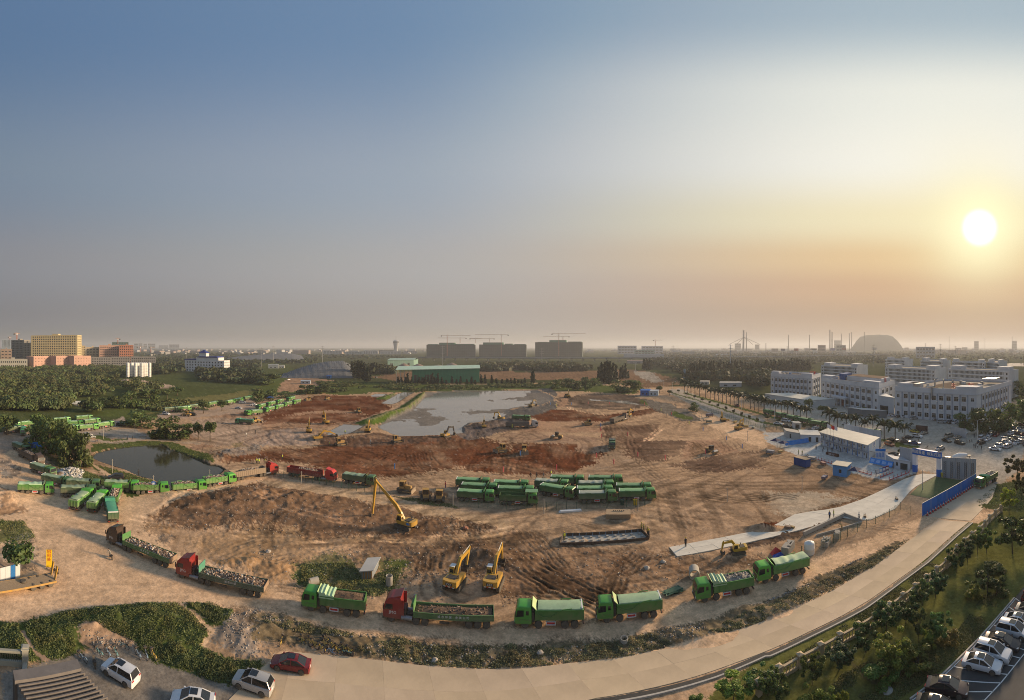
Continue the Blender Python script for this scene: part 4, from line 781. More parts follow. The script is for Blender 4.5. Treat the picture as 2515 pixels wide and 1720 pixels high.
def excavator(loc,rz,label,boom,upper=0.0,scale=1.0,col=YEL,logo=None,group='excavators on the site',armcol=None,arm_w=.42,name='excavator',bucket=True,decal=None):
 """boom: (foot, knee, tip, stick end, bucket angle) in the x z plane of the upper carriage"""
 e=thing(name,label,'excavator',loc,rz,group);e.scale=(scale,)*3;c1=(*col,1);ac=(*(armcol or col),1)
 U=Matrix.Rotation(upper,4,'Z')
 def P(n,b,m,par=e,c=None,mtx=None,sm=False):
  o=link(n,b.mesh(n,m,sm) if isinstance(b,MB) else b,par)
  if mtx is not None: o.matrix_local=mtx
  o.color=c or (1,1,1,1);return o
 for s in (-1,1): P('track',TRACK,None,mtx=T((0,s*1.25,0)))
 b=MB();b.box(-1.2,1.2,-.95,.95,.42,.80);b.cyl((0,0,.8),(0,0,1.08),.7,n=16);P('undercarriage',b,'dark')
 b=MB();b.box(-1.9,1.55,-1.32,1.32,1.08,1.30);b.box(-1.9,.25,-1.32,1.32,1.30,2.0);b.box(.25,1.5,-1.32,-.42,1.30,1.85);up=P('upper_carriage',b,'paint',c=c1,mtx=U)
 b=MB();n=7;pr=[(-1.9,-1.36)]+[(-2.35-.42*math.cos(t),1.36*math.sin(t)) for t in np.linspace(-1.25,1.25,n)]+[(-1.9,1.36)];b.prism(pr,1.12,2.12,axis='z');cw=P('counterweight',b,'paint',e,c1,U)
 b=MB();b.box(-1.85,-.5,-.75,.9,2.0,2.14);b.box(-1.1,-.9,-1.1,-.9,2.0,2.55);P('engine_cover',b,'dark',e,None,U)
 b=MB();b.prism([(.25,1.30),(1.75,1.30),(1.80,1.9),(1.45,2.98),(.35,2.98),(.25,2.7)],.40,1.30);cb=P('cab',b,'paint',e,c1,U)
 b=MB();b.quad((1.785,.48,1.72),(1.785,1.22,1.72),(1.475,1.22,2.86),(1.475,.48,2.86));b.quad((.45,1.305,1.85),(1.62,1.305,1.85),(1.36,1.305,2.82),(.45,1.305,2.82));b.quad((.45,.395,2.82),(1.36,.395,2.82),(1.62,.395,1.85),(.45,.395,1.85));b.quad((.245,.5,1.8),(.245,.5,2.6),(.245,1.2,2.6),(.245,1.2,1.8));P('cab_window',b,'glass',cb)
 b=MB();b.box(.30,1.50,.38,1.32,2.985,3.05);P('cab_roof',b,'white' if logo else 'paint',cb,c1)
 foot,knee,tip,end,ba=boom
 b=MB();plate_arm(b,[foot,((foot[0]+knee[0])/2,(foot[1]+knee[1])/2+.1),knee,((knee[0]+tip[0])/2,(knee[1]+tip[1])/2),tip],[.45,.75,.85,.62,.35],-arm_w/2,arm_w/2);bo=P('boom',b,'paint',e,ac,U)
 b=MB();d=Vector((end[0]-tip[0],end[1]-tip[1])).normalized();back=(tip[0]-d.x*.7,tip[1]-d.y*.7);plate_arm(b,[back,tip,((tip[0]*2+end[0])/3,(tip[1]*2+end[1])/3),end],[.25,.62,.55,.28],-arm_w*.4,arm_w*.4);st=P('stick',b,'paint',e,ac,U)
 for s in (-1,1): b=MB();b.cyl((foot[0]+.75,s*.34,foot[1]-.45),(knee[0]*.6+foot[0]*.4,s*.34,knee[1]*.6+foot[1]*.4-.1),.075,n=6);P('hydraulic_ram',b,'steel',bo)
 b=MB();b.cyl((knee[0]*.7+tip[0]*.3,0,knee[1]*.7+tip[1]*.3+.45),(back[0],0,back[1]+.02),.08,n=6);P('hydraulic_ram',b,'steel',bo)
 b=MB();b.cyl((tip[0]*.8+end[0]*.2,0,tip[1]*.8+end[1]*.2+.3),(end[0]*.85+tip[0]*.15,0,end[1]*.85+tip[1]*.15+.25),.06,n=6);P('hydraulic_ram',b,'steel',st)
 if bucket:
  b=MB();pr=[(0,.12),(.35,.05),(.75,-.25),(.85,-.75),(.55,-1.15),(.05,-1.25),(-.45,-1.05),(-.30,-.95),(.05,-1.05),(.42,-.95),(.62,-.65),(.55,-.25),(.1,-.1)]
  ca,sa=math.cos(ba),math.sin(ba);pr=[(end[0]+x*ca-z*sa,end[1]+x*sa+z*ca) for x,z in pr];b.prism(pr,-.6,.6)
  out=[pr[i] for i in (0,1,2,3,4,5)];b.prism(out+[pr[12]],-.62,-.56);b.prism(out+[pr[12]],.56,.62);P('bucket',b,'tyre',st)
 if logo:
  b=MB();b.box(-2.80,-2.775,-.62,.62,1.42,1.86);lp=P('logo_panel',b,'dark',cw);P('lettering',text_mesh(logo,.46,'white',.01),None,cw,mtx=T((-2.82,0,1.64)) @ Matrix.Rotation(-math.pi/2,4,'Z') @ Matrix.Rotation(math.pi/2,4,'X'))
  b=MB();[b.box(-2.79,-2.765,-1.0+i*.4,-.62+i*.4,1.16,1.28,i % 2) for i in range(5)];P('reflector_strip',b.mesh('reflector_strip',['white','red']),None,cw)
 if decal:
  for y in (-1.335,1.325): b=MB();b.box(-2.2,-1.2,y,y+.01,1.35,1.85);P('decal',b,'tint',up,(*decal,1))
 return e
BOOM_DIG=((.3,1.7),(2.2,4.6),(5.4,4.0),(6.2,1.3),-.3)
BOOM_UP=((.3,1.7),(1.5,5.0),(4.2,6.4),(5.6,3.9),-.6)
BOOM_FOLD=((.3,1.7),(1.9,4.6),(5.0,4.9),(4.2,2.0),-1.2)
BOOM_OUT=((.3,1.7),(2.6,4.2),(5.6,3.4),(8.2,2.2),.2)
def dozer(loc,rz,label,col=YEL2,scale=1.0):
 e=thing('bulldozer',label,'bulldozer',loc,rz,'bulldozers on the site');e.scale=(scale,)*3
 def P(n,b,m,par=e,c=(1,1,1),mtx=None):
  o=link(n,b.mesh(n,m) if isinstance(b,MB) else b,par,color=c)
  if mtx is not None: o.matrix_local=mtx
  return o
 for s in (-1,1): P('track',TRACK_S,None,mtx=T((-.1,s*1.0,0)))
 b=MB();b.box(-1.5,1.6,-.65,.65,.55,1.1);b.prism([(.1,1.1),(1.75,1.1),(1.8,1.75),(.1,1.95)],-.5,.5);hd=P('hood',b,'paint_dusty',c=col)
 b=MB();b.cyl((.9,.2,1.8),(.9,.2,2.6),.06,n=6);P('exhaust_pipe',b,'dark',hd)
 b=MB();b.box(-1.3,.05,-.75,.75,1.1,1.6);b.box(-1.35,.1,-.85,.85,2.75,2.85);[b.box(x-.05,x+.05,y-.05,y+.05,1.6,2.75) for x in (-1.25,0) for y in (-.75,.75)];cb=P('cab',b,'paint_dusty',c=col)
 b=MB();b.box(-1.22,-.03,-.72,.72,1.65,2.7);P('cab_window',b,'glass',cb)
 b=MB();pr=[]
 for i in range(7): t=-.75+1.5*i/6;pr.append((2.75-.45*math.cos(t),.72+.95*math.sin(t)*.9))
 pr2=[(x+.07,z) for x,z in pr][::-1];b.prism(pr+pr2,-1.7,1.7);P('blade',b,'paint_dusty',c=(.33,.27,.2))
 for s in (-1,1): b=MB();b.bar((-.2,s*1.38,.5),(2.35,s*1.38,.55),.16,.22);P('push_arm',b,'paint_dusty',c=col)
 b=MB();b.box(-2.1,-1.5,-.5,.5,.6,.9);[b.prism([(-2.2,.9),(-2.0,.9),(-2.05,.1),(-2.2,.15)],y-.06,y+.06) for y in (-.4,0,.4)];P('ripper',b,'dark')
 return e
def roller(loc,rz,label):
 e=thing('road_roller',label,'roller',loc,rz,'soil rollers on the site')
 def P(n,b,m,par=e,c=(1,1,1),mtx=None):
  o=link(n,b.mesh(n,m) if isinstance(b,MB) else b,par,color=c)
  if mtx is not None: o.matrix_local=mtx
  return o
 b=MB();b.cyl((1.7,-1.05,.78),(1.7,1.05,.78),.78,n=24);P('drum',b,'steel')
 b=MB();b.box(.75,2.65,-1.3,-1.1,.55,1.05);b.box(.75,2.65,1.1,1.3,.55,1.05);b.box(.75,.9,-1.1,1.1,.55,1.05);b.box(2.5,2.65,-1.1,1.1,.55,1.05);P('drum_frame',b,'paint_dusty',c=YEL2)
 b=MB();b.prism([(-3.0,.9),(.5,.9),(.6,1.35),(-.9,1.45),(-1.0,1.95),(-2.9,1.75)],-.85,.85);P('hood',b,'paint_dusty',c=YEL2)
 b=MB();b.box(-.95,.45,-.8,.8,1.4,1.9);b.box(-1.05,.6,-.9,.9,2.95,3.05);[b.box(x-.05,x+.05,y-.05,y+.05,1.9,2.95) for x in (-.9,.4) for y in (-.75,.75)];cb=P('cab',b,'paint_dusty',c=(.06,.06,.05))
 b=MB();b.box(-.86,.36,-.72,.72,1.92,2.9);P('cab_window',b,'glass',cb)
 for s in (-1,1): w=P('wheel',tyre_mesh(.78,.55),None,mtx=T((-1.9,s*.85,.78)));P('rim',rim_mesh(.78,.55),None,w)
 return e
def loader(loc,rz,label,name='wheel_loader',group=None):
 e=thing(name,label,'loader',loc,rz,group)
 def P(n,b,m,par=e,c=(1,1,1),mtx=None):
  o=link(n,b.mesh(n,m) if isinstance(b,MB) else b,par,color=c)
  if mtx is not None: o.matrix_local=mtx
  return o
 b=MB();b.prism([(-3.2,.9),(-.3,.9),(-.3,1.9),(-2.9,1.8),(-3.2,1.5)],-.8,.8);b.box(-.3,1.6,-.5,.5,.8,1.3);P('body',b,'paint_dusty',c=YEL)
 b=MB();b.box(-1.2,.25,-.75,.75,1.9,2.0);b.box(-1.3,.35,-.8,.8,3.1,3.2);[b.box(x-.05,x+.05,y-.05,y+.05,2.0,3.1) for x in (-1.1,.15) for y in (-.7,.7)];cb=P('cab',b,'paint_dusty',c=YEL)
 b=MB();b.box(-1.08,.13,-.68,.68,2.0,3.08);P('cab_window',b,'glass',cb)
 for s in (-1,1): b=MB();b.path([(.9,s*.55,1.5),(2.2,s*.55,1.5),(3.0,s*.55,.6)],.2,.3);P('lift_arm',b,'paint_dusty',c=YEL)
 b=MB();b.prism([(2.9,.9),(3.0,.1),(4.0,.05),(4.0,.12),(3.1,.2),(3.0,.95)],-1.3,1.3);b.prism([(2.9,.9),(3.0,.1),(4.0,.05),(3.3,.85)],-1.32,-1.26);b.prism([(2.9,.9),(3.0,.1),(4.0,.05),(3.3,.85)],1.26,1.32);P('bucket',b,'paint_dusty',c=(.3,.25,.18))
 for x in (-2.1,1.0):
  for s in (-1,1): w=P('wheel',tyre_mesh(.7,.5),None,mtx=T((x,s*.95,.7)));P('rim',rim_mesh(.7,.5),None,w)
 return e
# the dump trucks
GRP={'q': 'dump trucks queuing along the haul road','p': 'dump trucks parked in rows behind the wire fence','l': 'dump trucks waiting at the track junction','w': 'dump trucks parked by the wood','f': 'dump trucks lined up on the far track','c': 'dump trucks clustered on the far yard','s': 'dump trucks parked beside the palm avenue'}
TRUCKS=[  # tile,tail x y,nose x y,load,paint,group,label
 (10,985,462,480,392,'dirt','bright','q','green dump truck with brown soil load and folded tarpaulin behind a red lorry'),
 (11,680,546,110,545,'tarp','bright','q','green dump truck with pale cover driving directly behind the red lorry with soil and stones'),
 (11,1385,452,820,508,'tarp','bright','q','green dump truck with pale cover beside the green net heap'),
 (11,2190,246,1700,338,'grey','bright','q','green dump truck carrying grey rubble beside a concrete pipe'),
 (12,345,80,-30,170,'lumpy','lime','q','last light green dump truck of the near queue beside white water tank'),
 (6,1850,612,2140,628,'tarp','deep','p','dark green dump truck nearest the fence at the bulldozer end of the parked rows'),
 (6,1885,552,2170,566,'tarp','deep','p','middle dark green dump truck of the parked column beside the bulldozers'),
 (6,1830,500,2110,512,'tarp','deep','p','hindmost dark green dump truck of the parked column beside the bulldozers'),
 (7,-20,644,268,650,'raised','deep','p','green dump truck with its flat cover swung up over the cab'),
 (7,-40,584,245,590,'tarp','deep','p','green dump truck parked directly behind the one with raised cover'),
 (7,-80,526,200,536,'tarp','deep','p','green dump truck hindmost behind the one with raised cover'),
 (7,350,560,600,600,'tarp','deep','p','green dump truck parked at a slant, nose towards the fence'),
 (7,285,512,560,528,'lumpy','grey','p','green dump truck with dusty grey cover behind the slanting one'),
 (7,430,478,690,486,'tarp','deep','p','green dump truck at the back of the parked rows near four walkers'),
 (7,672,634,985,626,'tarp','grey','p','dusty green dump truck with pale cover nearest the fence beside the dark litter bin'),
 (7,650,588,960,584,'tarp','deep','p','green dump truck second from the fence behind the dusty pale covered one'),
 (7,672,540,962,536,'lumpy','grey','p','green dump truck with brown dusty cover third from the fence'),
 (7,768,484,1030,484,'tarp','deep','p','green dump truck alone at the back end of the parked rows'),
 (7,1022,612,1338,604,'tarp','deep','p','green dump truck behind the yellow litter bin by the fence end'),
 (7,1004,558,1300,556,'tarp','deep','p','green dump truck behind the one at the fence end'),
 (7,958,112,956,168,'grey','dull',None,'dusty green dump truck driving straight towards the viewer across the bare soil'),
 (3,105,882,190,886,'lumpy','deep',None,'green dump truck behind the grey tipper lorry at the reservoir edge'),
 (6,815,452,1100,490,'lumpy','dull',None,'dusty pale green dump truck behind the long yellow excavator arm'),
 (5,1842,494,2072,458,'rubble','lime','q','lime green dump truck with rubble directly behind the beige tipper lorry'),
 (5,1545,548,1826,524,'rubble','lime','q','lime green dump truck with rubble in a dust cloud by the pond corner'),
 (5,1205,552,1490,548,'rubble','lime','q','lime green dump truck with rubble behind the blue sign post'),
 (5,1000,528,1178,534,'lumpy','lime','q','lime green covered dump truck by the dark car at the pond'),
 (5,172,548,472,554,'lumpy','bright','l','green dump truck standing apart broadside on the open dirt'),
 (5,435,468,585,496,'tarp','dull','l','green dump truck turning beside the white rubble heap'),
 (5,335,366,430,398,'tarp','dull','l','green dump truck coming down the track behind the white rubble heap'),
 (5,145,160,235,196,'tarp','dull','l','green dump truck beside the blue sheet hoarding'),
 (5,548,578,855,576,'lumpy','dull','l','dull green covered dump truck broadside in front of another at the junction'),
 (5,615,508,880,524,'lumpy','dull','l','dull green covered dump truck behind another by the grass slope'),
 (5,655,712,800,600,'lumpy','lime','l','light green dump truck seen from behind with soil at its tail'),
 (5,815,732,930,612,'lumpy','lime','l','light green dump truck seen from behind with dusty closed tail'),
 (5,1008,820,975,690,'tarp','teal','l','teal green dump truck seen from behind nearest the dark lorry'),
 (5,1010,668,1050,560,'rubble','lime','l','green dump truck with rubble half hidden behind the teal one'),
 (1,680,890,820,880,'lumpy','bright','w','green dump truck at the back of the group by the pond wood'),
 (1,582,936,730,932,'lumpy','bright','w','green dump truck half behind the tall dark bushes, middle row'),
 (1,752,928,880,910,'lumpy','bright','w','green dump truck in the middle of the group by the pond wood'),
 (1,712,976,866,964,'lumpy','lime','w','light green dump truck at the front of the group above the silver cars'),
 (1,874,956,1000,938,'lumpy','lime','w','light green dump truck at the open side of the group by the pond wood'),
 (1,552,984,690,974,'lumpy','bright','w','green dump truck front row half behind the tall dark bushes'),
 (1,275,936,155,946,'lumpy','bright','w','green dump truck facing the frame edge beyond the dark bushes'),
 (1,212,985,205,1020,'lumpy','teal','w','dark green dump truck nose on before the tall dark bushes'),
 (1,50,998,170,984,'lumpy','dull','w','dump truck under the small round tree by the frame edge'),
 (1,-10,930,100,920,'lumpy','bright','w','green dump truck behind the small round tree at the frame edge'),
 (1,500,908,600,900,'lumpy','bright','w','pale green dump truck showing just over the dark bushes'),
 (1,1470,812,1580,802,'lumpy','dull','f','first green dump truck of the far track line behind the white car'),
 (1,1588,802,1690,792,'lumpy','bright','f','second green dump truck of the far track line'),
 (1,1698,784,1775,774,'lumpy','dull','f','third dump truck of the far track line by the small tree'),
 (1,1868,758,1938,748,'lumpy','bright','f','green dump truck of the far line between two small trees'),
 (1,2028,742,2082,730,'lumpy','lime','f','dump truck of the far line right of the second small tree'),
 (1,2086,726,2162,712,'lumpy','bright','f','second last dump truck of the far track line'),
 (1,2170,708,2250,694,'lumpy','deep','f','last dump truck of the far track line'),
 (1,2312,826,2186,838,'lumpy','lime','c','light green dump truck at the near side of the far yard cluster'),
 (1,2250,920,2110,912,'lumpy','teal',None,'green dump truck beside the yellow loader on the bare ground'),
 (2,185,795,108,815,'lumpy','bright','c','green dump truck foremost of the slanted far row'),
 (2,270,772,190,792,'lumpy','bright','c','green dump truck second of the slanted far row'),
 (2,346,748,270,766,'lumpy','bright','c','green dump truck third of the slanted far row'),
 (2,430,726,348,746,'lumpy','bright','c','green dump truck last of the slanted far row nearest the red soil'),
 (2,110,768,36,790,'lumpy','bright','c','green dump truck of the rear slanted row by the blue canopy'),
 (2,200,744,122,764,'lumpy','bright','c','second green dump truck of the rear slanted row'),
 (2,280,722,202,742,'lumpy','bright','c','third green dump truck of the rear slanted row'),
 (2,376,700,306,716,'lumpy','bright','c','hindmost green dump truck of the far yard'),
 (2,62,830,-30,838,'lumpy','lime','c','pale green dump truck lying broadside before the slanted rows'),
 (4,0,818,98,846,'tarp','deep','s','first dark green dump truck of the roadside line under the palms'),
 (4,112,848,205,872,'tarp','deep','s','second dark green dump truck of the roadside line under the palms'),
 (4,214,874,318,898,'tarp','deep','s','third dark green dump truck of the roadside line under the palms'),
 (4,328,902,440,922,'tarp','deep','s','fourth dark green dump truck of the roadside line under the palms'),
 (4,440,930,560,950,'tarp','deep','s','last dark green dump truck of the roadside line under the palms'),
 (4,884,1002,1040,1026,'tarp','deep','s','dark green dump truck alone on the road behind the two storey cabins'),
 (8,2045,440,1930,505,'grey','deep',None,'dark green dump truck driving past the blue hoarding'),
]
for i,(t,a,b,c,d,top,pt,g,lab) in enumerate(TRUCKS):
 loc,rz=place(t,a,b,c,d);far=loc.length>300
 kk=[random.uniform(.82,1.22) for _ in range(3)];DT[top].spawn(loc,rz,lab,GRP.get(g),tints={n_: tuple(q*kk[0 if n_ in ('cab','visor') else 1 if n_=='body' else 2] for q in c_) for n_,c_ in PAINTS[pt].items()},scale=random.uniform(1.04,1.09),skip=('mirror','tool_box','headlight','tail_light') if far else ())
# articulated lorries
GH=dict(body=(.03,.19,.045),head=(.05,.25,.06),tail=(.33,.22,.15));LH={'a': heap(-7.7,3.4,1.12,1.75,.35,21,300,RUB,(.10,.30)),'b': heap(-7.7,3.4,1.12,1.7,.38,22,320,RUB,(.1,.3)),'d': heap(-7.7,3.4,1.12,1.6,.3,23,130,BROWNR,(.08,.25))}
kA=semi_kit('low',LH['a'],'JMG','城 市 环 保');kB=semi_kit('low',LH['b'],'JMG','城 市 环 保');kD=semi_kit('low',LH['d'],'JMG','城 市 环 保    金 美 公 司')
kH=semi_kit('high',HEAPS['rubble']);kE=semi_kit('high',None)
for k,p,lab,tn in ((kA,(5,1520,1200,1010,985),'dark brown tractor lorry with long green trailer of pale rubble',dict(GH,cab=(.055,.035,.028))),
     (kB,(9,2330,292,1640,118),'red lorry with dark green trailer of pale rubble crossing behind the brown one',dict(GH,body=(.02,.10,.07),head=(.04,.30,.2),cab=(.27,.012,.016))),
     (kD,(10,2160,552,1180,482),'red lorry with bright green trailer of brown soil and stones',dict(GH,cab=(.27,.012,.018),tail=(.04,.2,.05))),
     (kH,(6,360,392,700,444),'all red lorry with high sided tipper body of rubble by the fence',dict(body=(.28,.012,.014),head=(.28,.012,.014),tail=(.28,.012,.014),cab=(.50,.02,.02))),
     (kH,(5,2070,436,2450,375),'lorry with beige ribbed tipper trailer and red cab by the pond',dict(body=(.36,.28,.20),head=(.3,.25,.2),tail=(.3,.25,.2),cab=(.45,.02,.02))),
     (kE,(3,40,948,262,944),'grey tipper lorry with pale cab near the reservoir',dict(body=(.10,.10,.10),head=(.1,.1,.1),tail=(.1,.1,.1),cab=(.45,.46,.46))),
     (kE,(3,955,912,1085,872),'grey brown tipper lorry beside a distant excavator',dict(body=(.13,.115,.10),head=(.13,.11,.1),tail=(.13,.11,.1),cab=(.20,.16,.14))),
     (kH,(5,205,225,345,298),'dark lorry with rubble between two green trucks on the track',dict(body=(.07,.06,.055),head=(.07,.06,.05),tail=(.07,.06,.05),cab=(.05,.035,.03)))):
 loc,rz=place(*p);k.spawn(loc,rz,lab,'articulated lorries',tints=tn,scale=1.05)
# earth movers
def P2(t,x,y,hx,hy):                                  # position and heading towards a second picture point
 a=at(t,x,y);b=at(t,hx,hy);return a,math.atan2(b.y-a.y,b.x-a.x)
def exc(t,x,y,hx,hy,lab,boom,**k):
 a,rz=P2(t,x,y,hx,hy);excavator(a,rz,lab,boom,**k)
LONG=((.3,1.7),(2.6,4.5),(9.0,9.2),(10.0,.7),-.6)
exc(6,1365,858,1010,740,'long reach yellow excavator with tall angled arm on the brown heap',LONG,decal=(.03,.22,.6),arm_w=.5,name='long_reach_excavator')
exc(10,1810,215,2010,-40,'yellow excavator with folded arm seen from behind, white cab roof, nearer the concrete pipe',((.3,1.7),(2.2,3.7),(6.2,3.6),(5.0,1.3),-1.4),logo='CAT',scale=1.0)
exc(10,2150,215,2260,-40,'yellow excavator seen from behind with bucket on the ground beyond its cab',((.3,1.7),(2.4,3.9),(6.6,4.0),(7.0,1.3),-.9),logo='CAT',scale=1.0)
exc(7,2080,1085,1860,1110,'small yellow digger with black cab beside the pale slab path',((.3,1.5),(2.0,3.8),(4.6,3.4),(5.1,1.2),-.9),scale=.68,name='mini_excavator',col=(.62,.38,.03))
exc(2,590,1060,720,1050,'yellow excavator reaching over a bulldozer at the inlet',BOOM_OUT)
exc(2,505,990,520,880,'yellow excavator with raised arm on the red soil, nearer the inlet',BOOM_UP)
exc(2,655,912,620,890,'yellow excavator with raised arm on red soil farther from the inlet',BOOM_UP)
exc(2,1030,985,1050,960,'yellow excavator at the foot of the green dike',BOOM_FOLD)
exc(2,1725,1035,1860,1000,'yellow excavator with black arm digging at the reservoir shore',BOOM_DIG,armcol=(.03,.03,.03),decal=(.03,.22,.6))
exc(2,2065,950,2070,880,'small excavator with raised arm on the stony spit',BOOM_UP,scale=.85)
exc(2,2215,878,2110,860,'excavator reaching along the stony spit',BOOM_DIG,scale=.9)
exc(3,240,762,330,740,'excavator with dark body on the reservoir bank',BOOM_DIG,scale=1.0,col=(.3,.2,.05))
exc(3,568,678,560,620,'distant excavator with raised orange arm on the tan track',BOOM_FOLD,scale=1.1)
exc(3,1105,848,1200,800,'distant excavator reaching over the brown soil beside the grey tipper',BOOM_OUT,scale=1.0)
exc(3,1945,890,1880,830,'yellow excavator with folded arm beside the road fence',BOOM_FOLD,scale=.95)
exc(3,2085,965,2190,930,'yellow excavator beside stored machines under the avenue',BOOM_FOLD,scale=.95)
for t,x,y,hx,hy,lab in ((2,2220,1165,2150,1175,'yellow bulldozer with wide blade on the dark ploughed soil'),(7,172,195,168,215,'bulldozer facing the viewer on dark ploughed soil'),(2,945,815,900,800,'bulldozer alone on the far red soil'),
 (2,1285,1080,1330,1075,'bulldozer with blue bonnet near the reservoir shore'),(2,780,1105,820,1100,'bulldozer with blue cab under the excavator arm at the inlet'),(3,740,925,690,930,'bulldozer on the pale level strip'),
 (6,1360,540,1440,550,'brown bulldozer parked broadside by the fence'),(6,1545,605,1540,560,'yellow bulldozer parked with its back to the fence, middle one'),(6,1670,615,1690,560,'yellow bulldozer parked beside a man in a red top'),
 (2,500,708,470,710,'distant bulldozer on the edge of red soil'),(2,668,700,700,698,'distant bulldozer second on the edge of red soil'),(3,545,778-100,560,660,'bulldozer far up the tan track')):
 a,rz=P2(t,x,y,hx,hy);dozer(a,rz,lab,scale=1.15 if t in (2,3) else 1.1)
for t,x,y,hx,hy,lab in ((3,460,1045,420,1042,'yellow soil roller on the tan strip'),(7,1845,195,1890,205,'soil roller with grey drum on the rolled pink patch')):
 a,rz=P2(t,x,y,hx,hy);roller(a,rz,lab)
for t,x,y,hx,hy,lab in ((1,1660,845,1625,842,'yellow loader on the far yard beside a dark van'),(1,2285,905,2324,900,'yellow loader on the bare ground by a green truck'),(2,30,900,70,895,'yellow loader on the pink ground')):
 a,rz=P2(t,x,y,hx,hy);loader(a,rz,lab,group='wheel loaders on the site')
# cars
car('sedan','red',(10,500,975,185,920),'dark red sedan parked on the concrete by the bicycles')
car('suv','silver',(10,190,1185,-170,1060),'silver estate with roof rails parked below the red sedan')
car('suv','white',(9,1190,1100,960,960),'white car with large sunroof parked beside the pergola')
car('sedan','white',(9,1900,1300,1540,1250),'white car cut by the bottom edge of the frame')
for p,kd,cl,lab in (((12,1440,1130,1840,1190),'sedan','plum','dark purple sedan in the near parking bay beside an empty bay'),((12,1350,1290,1750,1390),'sedan','black','dark car cut by the bottom edge in the parking bays'),
  ((12,1790,910,2120,985),'sedan','white','white sedan beside the empty parking bay'),((12,1900,800,2200,890),'suv','white','white car with long sunroof second from the empty bay'),
  ((12,1960,715,2300,790),'sedan','navy','black sedan in the third bay from the empty one'),((12,2070,610,2400,690),'suv','white','white car with roof rails between a black and a white car in the bays'),
  ((12,2120,530,2460,600),'sedan','white','white sedan in the fifth bay from the empty one'),((12,2230,440,2560,500),'sedan','beige','pale car at the frame edge in the bays'),((12,2290,350,2600,410),'suv','red','dark red car at the frame edge in the bays'),((12,2310,285,2620,340),'sedan','plum','dark car farthest up the near parking bays')):
 car(kd,cl,p,lab,'cars in the near parking bays')
